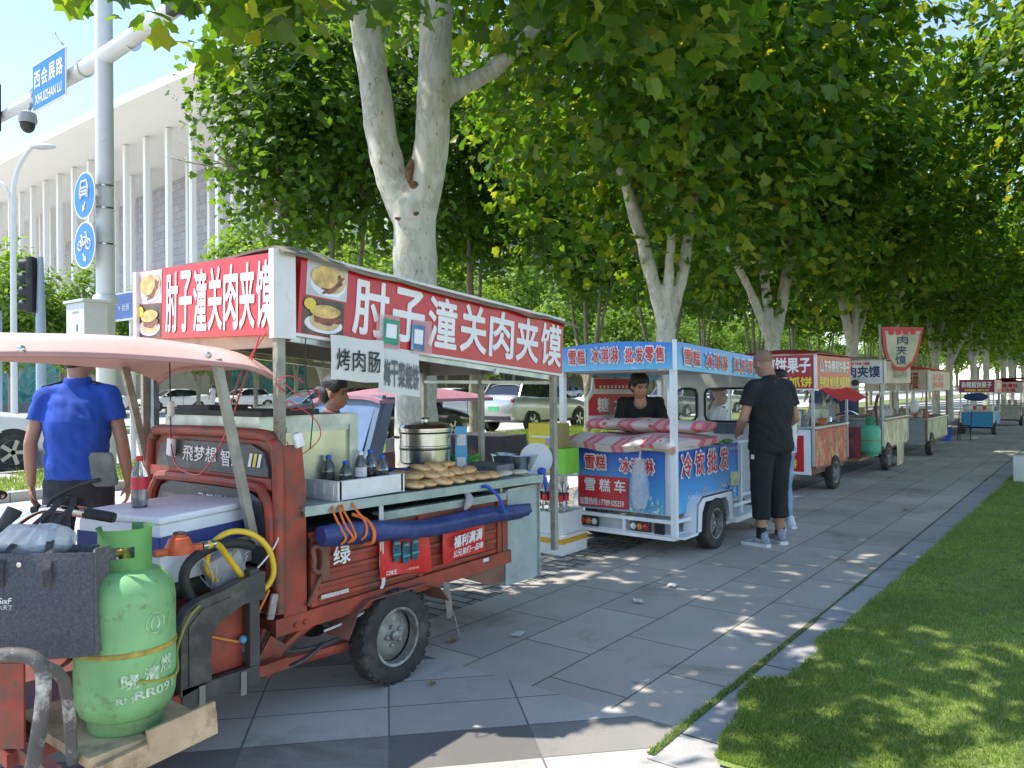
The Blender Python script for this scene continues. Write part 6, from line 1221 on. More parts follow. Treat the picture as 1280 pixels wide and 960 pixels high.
hang(c4, 3, bagl, 'plastic_bag', M('tan_bag', (.50,.40,.28), .6, var=.3), 'tan bag hanging under the roof of the flatbread tricycle', 'bag', 'bags hung on the flatbread tricycle', .9, 1.48, (-.4,.2))
hang(c5, 4, strip, 'paper_strip', m_redtxt, 'red paper strip hanging from the roof edge of the noodle cart', 'paper', 'paper strips on the noodle cart', 2.4, 1.32)
hang(c3, 7, tub, 'food_tub', M('tub_steel', (.45,.44,.42), .3, .7), 'steel food tub standing on the pancake cart counter', 'tub', 'food tubs on the pancake cart', 1.6, .92, (-.45,.35))
hang(c5, 7, tub, 'food_tub', M('tub_red', (.42,.10,.05), .5, var=.6, scale=3), 'red food tub standing on the noodle cart counter', 'tub', 'food tubs on the noodle cart', 2.4, .78, (-.4,.45))
hang(c4, 6, tub, 'food_tub', M('tub_mixed2', (.50,.30,.15), .5, var=.7, scale=3), 'orange food tub standing on the flatbread tricycle counter', 'tub', 'food tubs on the flatbread tricycle', 1.9, .90, (-.4,.3))
st2 = thing('red_stool', 'low red plastic stool behind the blue bucket', 'stool', (-3.6,23.6,0)); MB().bx(-3.78,-3.42,23.42,23.78,.42,.46,.02).build('seat', m_signred, st2)
for a in (-1, 1):
    for b in (-1, 1): MB().bar((-3.6+a*.17,23.6+b*.17,0), (-3.6+a*.13,23.6+b*.13,.43), .04).build('leg', m_signred, st2)
# ------------------------------------------------------------------ street furniture
m_pole = M('pale_pole_paint', (.66,.66,.65), .4, var=.06, scale=3, dirt=(.52,.50,.46), damt=.2, dscale=2)
m_sblue = M('traffic_blue', (.012,.17,.55), .4, var=.04)
SP = thing('signal_pole', 'tall white signal pole with a long arm reaching over the road', 'pole', (-14.3,6.5,0))
MB().tube([(-14.3,6.5,0), (-14.3,6.5,4.6), (-14.3,6.5,9.5)], [.165,.155,.145], 20).build('pole_shaft', m_pole, SP, True)
MB().lathe([(.20,3.05), (.21,3.10), (.21,3.16), (.19,3.2)], (-14.3,6.5,0), (0,0,1), 20).build('pole_collar', m_pole, SP, True)
for z in (4.1, 4.75, 5.15): MB().lathe([(.163,z), (.170,z+.005), (.170,z+.03), (.163,z+.035)], (-14.3,6.5,0), (0,0,1), 20).build('clamp_band', m_steel, SP, True)
MB().tube([(-11.0,6.35,7.55), (-14.3,6.5,7.52), (-19.6,6.5,7.5)], [.13,.15,.09], 14).build('mast_arm', m_pole, SP, True)
for x in (-15.1,-17.2,-13.3): MB().lathe([(.165,0), (.165,.05)], (x,6.5,7.52), (1,0,0), 16).build('clamp_band', m_steel, SP)
def road_sign(): 
    s = thing('street_name_sign', 'blue street name plate with white characters hung on the signal arm', 'sign', (-17.0,6.3,7.0))
    MB().bx(-16.84,-15.34,6.27,6.30,7.02,7.95,.01).build('plate', m_signwhite, s); MB().bx(-16.81,-15.37,6.262,6.272,7.05,7.92).build('blue_face', m_sblue, s)
    for i, q in enumerate('西会展路'): text(q, (-16.60+.34*i,6.262,7.62), (1,0,0), (0,0,1), .28, .32, m_signwhite, s, bold=.02)
    text('XIHUIZHAN LU', (-16.09,6.262,7.23), (1,0,0), (0,0,1), 1.2, .18, m_signwhite, s, bold=.02)
    for x in (-16.5,-15.7): MB().bx(x-.03,x+.03,6.30,6.5,7.45,7.55).build('bracket', m_steel, s)
road_sign()
def round_sign(z, lab, draw):
    s = thing('round_sign', lab, 'sign', (-14.45,6.22,z-.42)); c = V((-14.45,6.22,z))
    MB().lathe([(.42,0), (.42,.012), (.001,.012)], c, (0,-1,0), 40).build('disc', m_signwhite, s, True, 30); MB().lathe([(.395,.013), (.395,.015), (.001,.015)], c, (0,-1,0), 40).build('blue_face', m_sblue, s, True, 30)
    mb = MB(); draw(mb, lambda x, y: c+V((x, -.019, y))); mb.build('symbol', m_signwhite, s); MB().bx(-14.42,-14.35,6.22,6.45,z-.03,z+.03).build('bracket', m_steel, s)
def arrow(mb, P, x, y, a, s=1.):
    d = lambda u, v: P(x+(u*math.cos(a)-v*math.sin(a))*s, y+(u*math.sin(a)+v*math.cos(a))*s); w = .016
    mb.prism([d(-.07,-w), d(.03,-w), d(.03,w), d(-.07,w)], (0,-.003,0)); mb.prism([d(.09,0), d(.0,.055), d(.02,.0), d(.0,-.055)], (0,-.004,0))
def car_sym(mb, P):
    o = [(-.15,.02), (-.15,.13), (-.10,.26), (.10,.26), (.15,.13), (.15,.02)]
    mb.tube([P(*q) for q in o], .022, 4, True); mb.tube([P(-.13,.14), P(.13,.14)], .018, 4); mb.tube([P(-.1,.08), P(.1,.08)], .016, 4); mb.tube([P(-.13,.04), P(-.13,-.05)], .028, 4); mb.tube([P(.13,.04), P(.13,-.05)], .028, 4); arrow(mb, P, 0, -.20, R(-125), 1.2)
def bike_sym(mb, P):
    for s in (-1, 1): mb.tube([P(s*.16+.085*math.cos(t*.3927), .0+.085*math.sin(t*.3927)) for t in range(16)], .014, 4, True)
    for a, b in (((-.16,0),(-.09,.14)), ((-.09,.14),(.10,.14)), ((.16,0),(.08,.21)), ((-.09,.14),(.0,0)), ((.0,0),(.10,.14)), ((-.16,0),(.0,0)), ((-.14,.18),(-.06,.18)), ((-.09,.14),(-.1,.18)), ((.03,.22),(.10,.21))): mb.tube([P(*a), P(*b)], .014, 4)
    arrow(mb, P, 0, -.22, R(-55), 1.2)
round_sign(4.98, 'round blue sign with a white car symbol, upper of the two on the pole', car_sym); round_sign(4.09, 'round blue sign with a white bicycle symbol, lower of the two on the pole', bike_sym)
ub = thing('control_box', 'light grey metal control box strapped to the signal pole', 'cabinet', (-14.15,6.2,2.3))
MB().bx(-14.42,-13.72,5.88,6.28,2.32,3.0,.01).build('box_shell', M('grey_box_paint', (.58,.59,.58), .5, var=.06), ub); MB().bx(-14.46,-13.68,5.84,6.32,3.0,3.05,.01).build('box_lid', MATS['grey_box_paint'], ub); MB().bx(-14.0,-13.97,5.872,5.879,2.5,2.62).build('latch', m_black, ub)
text('交通信号', (-14.05,5.879,2.83), (1,0,0), (0,0,1), .28, .05, M('grey_ink', (.12,.12,.13), .6), ub)
cm = thing('dome_camera', 'dark dome camera hanging under the signal arm', 'camera', (-17.45,6.5,6.8)); MB().tube([(-17.45,6.5,7.45), (-17.45,6.4,7.2)], .04, 8).lathe([(.16,.0), (.18,.05), (.16,.2), (.06,.26)], (-17.45,6.4,6.98), (0,0,1), 18).build('camera_body', M('camera_grey', (.35,.36,.38), .4), cm, True); MB().ball((-17.45,6.4,6.95), (.14,.14,.17), 16).build('camera_dome', m_black, cm, True)
def light_head(name, lab, c, ax, n, up=True, s=1.):
    t = thing(name, lab, 'traffic light', c); c = V(c); ax = V(ax).normalized(); sd_ = V((-ax.y, ax.x, 0)); L = n*.34*s
    rot = Matrix((sd_, ax, V((0,0,1)))).transposed() if up else Matrix((V((0,0,1)), ax, sd_*-1)).transposed()
    u = V((0,0,1)) if up else sd_
    MB().box(c, (.36*s,.16*s,L), rot, .02).build('housing', m_black, t, True)
    for i in range(n):
        p = c+u*((i-(n-1)/2)*.33*s)+ax*.08*s
        MB().lathe([(.145*s,-.01), (.15*s,.0), (.14*s,.20*s)], p, ax, 16, cap=False, arc=(R(-110), R(110)) if False else None).build('visor', M('visor_black', (.03,.03,.035), .6), t, True); MB().lathe([(.13*s,.012), (.001,.02)], p, ax, 16).build('lens', M('dark_lens', (.05,.055,.05), .15), t, True)
    return t
light_head('traffic_light', 'black traffic light hanging at the far end of the signal arm, at the left edge', (-18.95,6.3,7.6), (0,-1,0), 3)
light_head('traffic_light', 'black traffic light hidden among leaves at the near end of the signal arm', (-11.0,6.2,7.45), (0,1,.0), 3, False, .9)
tl = light_head('pedestrian_signal', 'black pedestrian signal with four visors at the far left', (-16.55,6.15,3.55), (-.75,-.65,0), 4, True, .80)
MB().tube([(-16.46,6.25,.0), (-16.46,6.25,2.8), (-16.46,6.25,4.1)], [.09,.09,.05], 12).build('signal_post', M('blue_grey_pole', (.34,.42,.52), .45, var=.06), tl, True)
tag(MB().tube([(-17.6,5.9,0), (-17.6,5.9,3.1)], .07, 10).build('steel_post', M('blue_grey_pole', (.34,.42,.52), .45), None, True), 'plain grey post left of the pedestrian signal', 'post')
gs = thing('guide_sign', 'small dark blue direction sign behind the control box', 'sign', (-16.1,7.8,0)); MB().bx(-16.75,-15.4,7.78,7.82,2.95,3.55,.01).build('plate', m_signwhite, gs); MB().bx(-16.70,-15.45,7.772,7.782,2.99,3.51).build('blue_face', M('guide_blue', (.012,.09,.38), .4), gs); text('西', (-15.72,7.772,3.27), (1,0,0), (0,0,1), .30, .30, m_signwhite, gs, bold=.02); text('↑ 会展', (-16.3,7.772,3.22), (1,0,0), (0,0,1), .5, .15, m_signwhite, gs); MB().tube([(-16.1,7.86,0), (-16.1,7.86,3.5)], .06, 10).build('post', m_pole, gs, True)
lp = thing('street_lamp', 'tall twin arm street lamp standing by the road at the far left', 'street lamp', (-39.3,13.8,0)); MB().tube([(-39.3,13.8,0), (-39.3,13.8,9), (-39.2,13.85,11.2), (-38.7,14.2,12.4), (-38.4,14.4,12.6)], [.15,.12,.10,.08,.07], 10, smooth=4).tube([(-39.3,13.8,9.5), (-39.5,13.6,10.8), (-40.2,13.1,11.2)], .07, 8, smooth=4).build('lamp_post', m_pole, lp, True)
for c, r_ in (((-38.1,14.6,12.6), .6), ((-40.5,12.9,11.2), .6)): mb = MB(); mb.ball(c, (.62,.22,.12), 14, Matrix.Rotation(r_, 3, 'Z')); mb.build('lamp_head', M('lamp_grey', (.52,.53,.54), .4), lp, True)
# ------------------------------------------------------------------ the hall across the road, and its hoarding
HB = thing('convention_hall', 'huge white hall with a sweeping roof overhang on tall thin columns', 'building', (-120,60,0))
m_soffit = M('white_soffit', (.80,.78,.73), .6, var=.02, scale=.2)
def edge(x): return 49.5+.0006*(x+120)**2
def wl_(x): return 71.5+.0011*(x+95)**2
mb = MB(); N = 40
def slab(u, v):
    x = -270+215*u; y0, y1 = edge(x), wl_(x)+22; return (x, y0+(y1-y0)*v, 40-.6*v)
mb.sheet(slab, N, 10, 0); mb2 = MB(); mb2.sheet(lambda u, v: V(slab(u, v))+V((0,0,1.1)), N, 10, 0)
mb.sheet(lambda u, v: V(slab(u, 0))+V((0,-.02,1.1*v)), N, 1, 0); mb.build('roof', m_soffit, HB); mb2.build('roof_deck', m_soffit, HB)
m_curt, _b = mat_slabs('stone_curtain_wall', (.36,.37,.42), (.43,.44,.49), (.22,.225,.25), 2.2, 1.3, 0, .05, .5, .05, .1)
_mp = _b.inputs[0].links[0].from_node; _mp.inputs['Rotation'].default_value = (R(90), 0, 0)
mb = MB(); mb.sheet(lambda u, v: (-270+215*u, wl_(-270+215*u), 39.6*v), N, 1); mb.build('facade', m_curt, HB)
m_col = M('white_column', (.74,.74,.73), .5, var=.03)
for i in range(27):
    x = -215+6.3*i; y = edge(x)+8.5; MB().bx(x-.36,x+.36,y-.36,y+.36,0,39.7).build('column', m_col, HB)
    x += 3.1; y = edge(x)+17; MB().bx(x-.33,x+.33,y-.33,y+.33,0,39.5).build('column', m_col, HB)
m_wallb = M('beige_wall_panel', (.46,.42,.35), .7, var=.08, scale=.5); m_corr = M('ribbed_brown_panel', (.30,.25,.20), .7, var=.1)
def mat_mural():
    m, n, L, b = nodes_of('teal_mural'); tc = n.new('ShaderNodeTexCoord'); nz = n.new('ShaderNodeTexNoise'); nz.inputs['Scale'].default_value = .45; nz.inputs['Detail'].default_value = 9; nz.inputs['Distortion'].default_value = 2.2; L.new(tc.outputs['Object'], nz.inputs[0]); r = n.new('ShaderNodeValToRGB'); e = r.color_ramp.elements
    e[0].position = .3; e[0].color = (.02,.14,.15,1); e[1].position = .72; e[1].color = (.45,.58,.54,1)
    for p, c in ((.44, (.04,.26,.27)), (.5, (.20,.42,.40)), (.56, (.05,.30,.32)), (.63, (.28,.33,.28))): q = e.new(p); q.color = _c(c)
    L.new(nz.outputs[0], r.inputs[0]); L.new(r.outputs[0], b.inputs['Base Color']); b.inputs['Roughness'].default_value = .6; return m
m_mural = mat_mural()
def hoard(y0, y1, kind, lab, h=7.0):
    w_ = thing('site_wall', lab, 'wall', (-58,(y0+y1)/2,0)); mt = {'b': m_wallb, 'c': m_corr, 'm': m_mural}[kind]
    mb = MB(); mb.bx(-58.3,-58,y0,y1,0,h); mb.build('wall_panel', mt, w_)
    if kind == 'c':
        for k in range(int((y1-y0)/.35)): MB().bx(-57.99,-57.85,y0+.1+.35*k,y0+.25+.35*k,0,h).build('rib', m_corr, w_)
    MB().bx(-58.35,-57.93,y0+.01,y1-.01,h,h+.25).build('coping', m_wframe, w_); MB().bx(-57.995,-57.9,y0+.01,y1-.01,0,.7).build('plinth', M('grey_plinth', (.30,.29,.27), .8), w_)
for a in ((0, 23.2, 'm', 'teal landscape mural on the wall across the road, left of the signal pole'), (23.3, 25.2, 'c', 'narrow brown ribbed wall beside the teal mural, left of the signal pole'), (25.3, 34.6, 'b', 'plain beige wall behind the white cars across the road'), (34.7, 36.6, 'c', 'brown ribbed wall between the beige wall and the second mural'), (36.7, 44., 'm', 'teal mural seen behind the stall frame of the red tricycle'), (44.1, 60, 'b', 'beige wall across the road behind the pink roofed tricycle'), (60.1, 84, 'b', 'beige wall across the road behind the silver car'), (84.1, 190, 'b', 'long beige wall far along the other side of the road')): hoard(*a)
mb = MB(); mb.bx(-150,-75,120,150,0,46); ot = thing('office_block', 'pale violet office block glimpsed through the trees', 'building', (-110,135,0)); mb.build('block_wall', M('violet_facade', (.26,.26,.36), .5, var=.15, scale=.3), ot)
for i in range(12): MB().bx(-149+i*6.2,-145.5+i*6.2,119.9,119.98,3,44).build('window_strip', M('office_glass', (.10,.13,.22), .1), ot)
# ------------------------------------------------------------------ cars
m_carglass = M('car_glass', (.012,.016,.02), .04, var=.1, spec=.9); m_trim = M('black_trim', (.02,.02,.022), .5); m_alloy = M('alloy_rim', (.45,.45,.46), .3, .8); m_hl = M('headlamp', (.65,.68,.70), .08); m_tl = M('rear_lamp', (.30,.01,.012), .15)
def make_car(name, label, paint, kind='sedan', plate=None, group=None):
    t = thing(name, label, 'car', (0,0,0), group)
    suv = kind == 'suv'; dz = .16 if suv else 0; H_ = 1.64 if suv else 1.46
    ST = [(2.33,.42,.62,.62),(2.28,.30,.74,.78),(2.05,.22,.80,.86),(1.5,.20,.90,.90),(.95,.19,.97,.91),(.2,.19,.98,.92),(-.8,.19,1.0,.92),(-1.6,.20,1.04,.91),(-2.1,.24,1.06,.87),(-2.28,.34,.98,.80),(-2.33,.46,.88,.68)]
    mb = MB(); rr = []
    for y, zb, zt, hw in ST:
        zb += dz*.7; zt += dz; zm = zb+(zt-zb)*.55
        o = [(hw*.80,zb),(hw*.97,zb+.08),(hw,zm),(hw*.985,zt-.12),(hw*.93,zt-.03),(hw*.78,zt),(hw*.35,zt+.025)]
        rr.append([mb.bm.verts.new((x,y,z)) for x, z in o]+[mb.bm.verts.new((-x,y,z)) for x, z in o[::-1]])
    mb.skin(rr); mb.build('body', paint, t, True, 50)
    ge = -2.05 if suv else -1.75; G_ = [(1.02,.80,.0),(.30,.70,.86),(-.1,.68,1.),(-.7,.68,.985),(-1.25 if not suv else -1.6,.66,.86 if not suv else .9),(ge,.74,.0)]
    mb = MB(); rr = []; zb = .96+dz
    top = []
    for y, hw, k in G_:
        z = zb+(H_-zb)*k; rr.append([mb.bm.verts.new((hw+.16*(1-k)*0+ (.14 if k > .1 else .06),y,zb-.02)), mb.bm.verts.new((hw-.02*k,y,max(z-.03,zb-.01))), mb.bm.verts.new((hw*.5,y,z)), mb.bm.verts.new((-hw*.5,y,z)), mb.bm.verts.new((-hw+.02*k,y,max(z-.03,zb-.01))), mb.bm.verts.new((-hw-(.14 if k > .1 else .06),y,zb-.02))]); top.append((y, hw, z))
    mb.skin(rr); mb.build('windows', m_carglass, t, True, 40)
    mb = MB(); mb.sheet(lambda u, v: (-.66+1.32*u, .28-(1.5 if not suv else 1.95)*v, H_+.012-.10*abs(2*u-1)**4-.05*(2*v-1)**4-(.10*max(0,v-.8)/.2 if not suv else .02*v)), 10, 8, .02); mb.build('roof', paint, t, True, 60)
    for s in (-1, 1):
        for a, b in (((.80,1.02),(.70,.28)), ((.80,-.35),(.69,-.35)), ((.78,ge+.05),(.68,-1.2 if not suv else -1.65))): MB().bar((s*(a[0]+.0),a[1],zb), (s*b[0],b[1],H_-.03), .05, .02).build('pillar', paint if a[1] != -.35 else m_trim, t)
        MB().box((s*.95,.78,zb+.08), (.16,.10,.11), None, .03).build('mirror', paint, t, True)
        MB().bx(s*.55,s*.78,2.19,2.27,.62+dz,.72+dz,.02).build('headlight', m_hl, t, True); MB().bx(s*.45,s*.80,-2.30,-2.17,.84+dz,.94+dz,.015).build('tail_light', m_tl, t, True)
        for y in (-.35+.0, ): MB().bx(s*.915,s*.925,y-.01,y+.01,.35,.95+dz).build('door_gap', m_trim, t)
        for y in (.35, -.75): MB().bx(s*.915,s*.935,y-.09,y+.09,.80+dz,.825+dz,.005).build('door_handle', paint, t)
        MB().bx(s*.84,s*.90,-1.0,1.0,.20+dz*.6,.30+dz*.6).build('sill', m_trim, t)
        for y in (1.38, -1.38):
            r = .33+(.03 if suv else 0); MB().lathe([(r+.075,.0), (r+.07,.02), (.001,.02)], (s*.885,y,r+.01), (s,0,0), 28).build('wheel_arch', m_trim, t, True); w_ = MB().lathe([(r*.66,-.10), (r*.97,-.09), (r,-.05), (r,.05), (r*.97,.09), (r*.66,.10)], (s*.84,y,r), (s,0,0), 28, cap=False).build('wheel', m_tyre, t, True)
            mb = MB(); mb.lathe([(r*.66,.085), (r*.62,.095), (r*.58,.07)], (s*.84,y,r), (s,0,0), 28, cap=False); c = V((s*.84,y,r))
            for k in range(5): a = 2*PI*k/5; d = V((0,math.cos(a),math.sin(a))); mb.bar(c+V((s*.085,0,0)), c+V((s*.085,0,0))+d*r*.64, .07, .02, (1,0,0))
            mb.build('rim', m_alloy, w_)
    MB().bx(-.62,.62,2.26,2.335,.36+dz*.6,.50+dz*.6,.01).build('front_grille', m_trim, t); MB().bx(-.66,.66,-2.335,-2.25,.32+dz*.6,.45+dz*.6,.01).build('rear_bumper', m_trim, t)
    pm = plate or M('blue_plate', (.02,.08,.45), .4); MB().bx(-.22,.22,2.335,2.345,.42+dz,.55+dz).build('number_plate', pm, t); MB().bx(-.22,.22,-2.345,-2.325,.55+dz,.70+dz).build('number_plate', pm, t)
    return t
def place(t, x, y, rz, z=0): t.location = (x,y,z); t.rotation_euler = (0,0,rz); return t
m_pw = M('white_car_paint', (.74,.75,.76), .25, var=.02, coat=.5); m_ps = M('silver_car_paint', (.48,.47,.45), .3, .6, var=.03, coat=.4); m_pk = M('black_car_paint', (.012,.012,.014), .2, var=.05, coat=.6); m_pr = M('red_car_paint', (.40,.02,.02), .25, var=.04, coat=.5); m_pg = M('grey_car_paint', (.16,.165,.17), .3, .4, var=.04, coat=.4)
place(make_car('parked_car', 'white car at the left edge behind the man in the blue shirt', m_pw, 'suv'), -16.75, 4.15, 0)
place(make_car('parked_car', 'silver hatchback with green plate seen from behind through the red stall', m_ps, 'suv', M('green_plate', (.08,.45,.20), .4)), -15.75, 21.7, 0)
place(make_car('parked_car', 'black car with alloy wheel seen behind the steamer pot', m_pk, 'sedan'), -15.7, 15.0, 0)
gC = 'cars parked along the near side of the road'; gD = 'white cars parked in the far row across the road'
cw_ = make_car('parked_car', 'white car in the far row across the road', m_pw, 'sedan', group=gD); place(cw_, -50.2, 27.2, PI-.12, .1)
for y in (21.6, 32.6, 12.5, 48.5, 54., 64.5, 70., 75.5, 86.): place(copy_tree(cw_), -50.2+random.uniform(-.2,.2), y, PI-.1+random.uniform(-.05,.05), .1)
cg_ = make_car('parked_car', 'dark grey car in the far row across the road', m_pg, 'sedan', group='grey cars parked in the far row'); place(cg_, -50.2, 38., PI-.1, .1)
for y in (59.3, 81.): place(copy_tree(cg_), -50.2, y, PI-.1, .1)
cr_ = make_car('parked_car', 'red car in the far row, seen above the woman behind the red stall', m_pr, 'sedan'); place(cr_, -50.2, 43.2, PI-.1, .1)
for i, (y, s, lab) in enumerate(((27.6, cw_, 'white car parked ahead of the silver hatchback'), (33.5, cg_, 'dark grey car behind the ice cream cart, near side of the road'), (39.4, cw_, 'white car seen through the far window of the ice cream cart'), (45.4, cr_, 'red car parked far along the near side of the road'))):
    c = place(copy_tree(s), -15.8, y, 0); c['label'] = lab; c['group'] = gC
c = place(copy_tree(cw_), -21.5, 24., .0); c['label'] = 'white car driving beyond the silver hatchback'; c['group'] = 'cars on the carriageway'
c = place(copy_tree(cg_), -26., 20., PI); c['label'] = 'grey car on the carriageway behind the black car'; c['group'] = 'cars on the carriageway'
# ------------------------------------------------------------------ people
m_skin = M('skin', (.48,.27,.18), .5, var=.08, scale=14); m_skin2 = M('tanned_skin', (.38,.20,.13), .5, var=.08, scale=14); m_hair = M('black_hair', (.012,.011,.011), .45, var=.4, scale=40, bump=.5, bscale=90); m_eye = M('eye_dark', (.02,.015,.012), .2); m_lip = M('lip', (.38,.14,.11), .5)
def cap_(mb, a, b, ra, rb, n=14, sq=None):
    """a limb segment: tapered tube with rounded ends"""
    a, b = V(a), V(b); d = b-a; L = d.length
    if L < 1e-5: mb.ball(a, ra, n); return
    d.normalize(); x, y = frame_for(d); R_ = []
    for k in range(5): t = R(-90+90*k/4); R_.append((a+d*(ra*math.sin(t)), max(ra*math.cos(t), 1e-4)))
    for k in range(5): t = R(90*k/4); R_.append((b+d*(rb*math.sin(t)), max(rb*math.cos(t), 1e-4)))
    mb.skin([mb.ring(p, x, y, r, r, n) for p, r in R_])
def loft(mb, secs, n=20, power=2.3):
    """torso: stack of rounded-oval sections (centre, half width, half depth, axis)"""
    R_ = []
    for c, rx, ry, rt in secs:
        ring = []
        for k in range(n):
            a = 2*PI*k/n; ca, sa = math.cos(a), math.sin(a); q = V((rx*math.copysign(abs(ca)**(2/power), ca), ry*math.copysign(abs(sa)**(2/power), sa), 0))
            ring.append(mb.bm.verts.new(V(c)+(rt @ q)))
        R_.append(ring)
    mb.skin(R_)
def hand(mb, w, d, palm_n, s=1., curl=.5, thumb=1):
    """palm, four unequal curled fingers and a thumb from its side; w wrist, d along the hand, palm_n out of the palm"""
    w, d, pn = V(w), V(d).normalized(), V(palm_n).normalized(); sd_ = d.cross(pn).normalized()*thumb
    for k in range(4):
        o = (-.028+.019*k)*s; cap_(mb, w+d*.005+sd_*o*.6, w+d*(.082*s)+sd_*o, .013*s, .0115*s, 10)
        L = (.060,.074,.080,.070)[3-k]*s if thumb else .07; p = w+d*(.085*s)+sd_*o; dd = d
        for j, f in enumerate((.45,.32,.25)):
            dd = (dd*math.cos(curl*(.35+.25*j))+pn*math.sin(curl*(.35+.25*j))).normalized(); q = p+dd*L*f; cap_(mb, p, q, (.0095-.0008*j)*s, (.0088-.0008*j)*s, 8); p = q
    p = w+d*.022*s+sd_*.028*s; q = p+(d*.6+sd_*.55+pn*.35).normalized()*.040*s; cap_(mb, p, q, .0125*s, .0105*s, 8); cap_(mb, q, q+(d*.85+sd_*.2+pn*.4).normalized()*.030*s, .0105*s, .0085*s, 8)
def person(label, loc, rz, J, cloth, skin=m_skin, hair='short', tilt=(0,0,0), group=None, face=True, vox=.009, shirt_folds=.014, hairm=None):
    """J: joints in metres, x right, y forward.  cloth: dict of garments"""
    t = thing('person', label, 'person', (0,0,0), group); g = lambda k: V(J[k])
    hd = Matrix.Rotation(tilt[2], 3, 'Z') @ Matrix.Rotation(tilt[0], 3, 'X') @ Matrix.Rotation(tilt[1], 3, 'Y'); hc = g('head'); h = lambda x, y, z: hc + hd @ V((x,y,z))
    I3 = Matrix.Identity(3); k = J.get('build', 1.)
    mb = MB()
    mb.ball(h(0,-.008,.035), (.077,.096,.095), 20, hd); mb.ball(h(0,.022,-.035), (.062,.072,.078), 18, hd); mb.ball(h(0,.045,-.078), (.040,.042,.034), 14, hd)
    if face:
        mb.ball(h(0,.094,-.018), (.013,.016,.024), 10, hd); mb.ball(h(0,.102,-.030), (.017,.014,.012), 10, hd); mb.ball(h(0,.078,.022), (.045,.016,.010), 10, hd); mb.ball(h(0,.086,-.062), (.024,.012,.010), 10, hd)
        for s in (-1, 1): mb.ball(h(s*.034,.066,-.028), (.022,.018,.018), 10, hd)
    for s in (-1, 1): mb.ball(h(s*.079,-.006,-.012), (.010,.020,.031), 10, hd)
    cap_(mb, h(0,-.015,-.06), g('neck'), .056*k, .060*k); cap_(mb, g('neck'), g('neck')-V((0,0,.05)), .062*k, .075*k)
    for s in ('l', 'r'):
        sh, el, wr = g('sh'+s), g('el'+s), g('wr'+s); cap_(mb, sh, el, .047*k, .039*k); cap_(mb, el, el.lerp(wr,.35), .039*k, .040*k); cap_(mb, el.lerp(wr,.35), wr, .040*k, .026*k)
        hand(mb, wr, J.get('hd'+s, (wr-el)), J.get('pn'+s, (0,1,0)), 1.02, J.get('curl', .5), 1 if s == 'l' else -1)
        if 'an'+s in J:
            hp, kn, an = g('hp'+s), g('kn'+s), g('an'+s); cap_(mb, hp, kn, .078*k, .052*k); cap_(mb, kn, kn.lerp(an,.35), .050*k, .054*k); cap_(mb, kn.lerp(an,.35), an, .054*k, .036*k); cap_(mb, an, an+V((0,.10,-.045)), .036, .030)
    pel, ch = g('pelvis'), g('chest')
    for i in range(6): p = pel.lerp(ch, i/5); mb.ball(p, (.125*k,.085*k,.09), 14)
    for s in ('l', 'r'): cap_(mb, ch+V((0,0,.06)), g('sh'+s), .06*k, .045*k)
    fuse(mb, 'body', skin, t, vox, 3)
    if face:
        for s in (-1, 1):
            mb = MB(); mb.ball(h(s*.031,.077,.004), (.013,.007,.0055), 10, hd); mb.build('eye', m_eye, t, True); mb = MB(); mb.tube([h(s*.014,.094,.022), h(s*.032,.092,.028), h(s*.050,.078,.022)], .0035, 6, smooth=3); mb.build('eyebrow', hairm or m_hair, t, True)
        mb = MB(); mb.ball(h(0,.0945,-.064), (.021,.006,.0055), 10, hd); mb.build('lips', m_lip, t, True)
    if hair:
        mb = MB()
        if hair == 'short': mb.ball(h(0,-.008,.075), (.083,.100,.068), 20, hd); mb.ball(h(0,-.055,.0), (.074,.062,.075), 16, hd)
        elif hair == 'tied':
            mb.ball(h(0,-.010,.072), (.085,.103,.072), 20, hd); mb.ball(h(0,-.06,-.01), (.078,.065,.085), 16, hd); mb.ball(h(0,-.125,.0), (.042,.045,.045), 14, hd)
            for s in (-1, 1): mb.ball(h(s*.066,.012,.050), (.022,.05,.05), 12, hd)
        elif hair == 'long':
            mb.ball(h(0,-.010,.072), (.086,.103,.072), 20, hd); mb.ball(h(0,-.055,-.06), (.082,.06,.13), 16, hd)
        fuse(mb, 'hair', hairm or m_hair, t, .008, 2)
    # garments
    if 'top' in cloth:
        mat, sl, hem, ease = cloth['top']; mb = MB(); e = ease
        lean = (ch-pel); ax = lean.normalized(); rt = V((0,0,1)).rotation_difference(ax).to_matrix()
        shc = (g('shl')+g('shr'))/2; hw = (g('shl')-g('shr')).length/2; hz = pel+ax*hem
        secs = [(hz, .172*k+e, .128*k+e, rt), (hz+ax*.06, .172*k+e, .13*k+e, rt), (pel.lerp(ch,.45), .160*k+e, .125*k+e, rt), (ch, .182*k+e, .128*k+e, rt), (shc-ax*.05, hw*.95+e*.4, .118*k+e*.6, rt), (shc+ax*.015, hw*.82, .085*k, rt), (shc+ax*.055, hw*.42, .066*k, rt), (g('neck')+ax*.012, .070*k, .068*k, rt)]
        loft(mb, secs, 24)
        cap_(mb, shc-ax*.02, g('neck')-ax*.025, .085*k, .067*k)
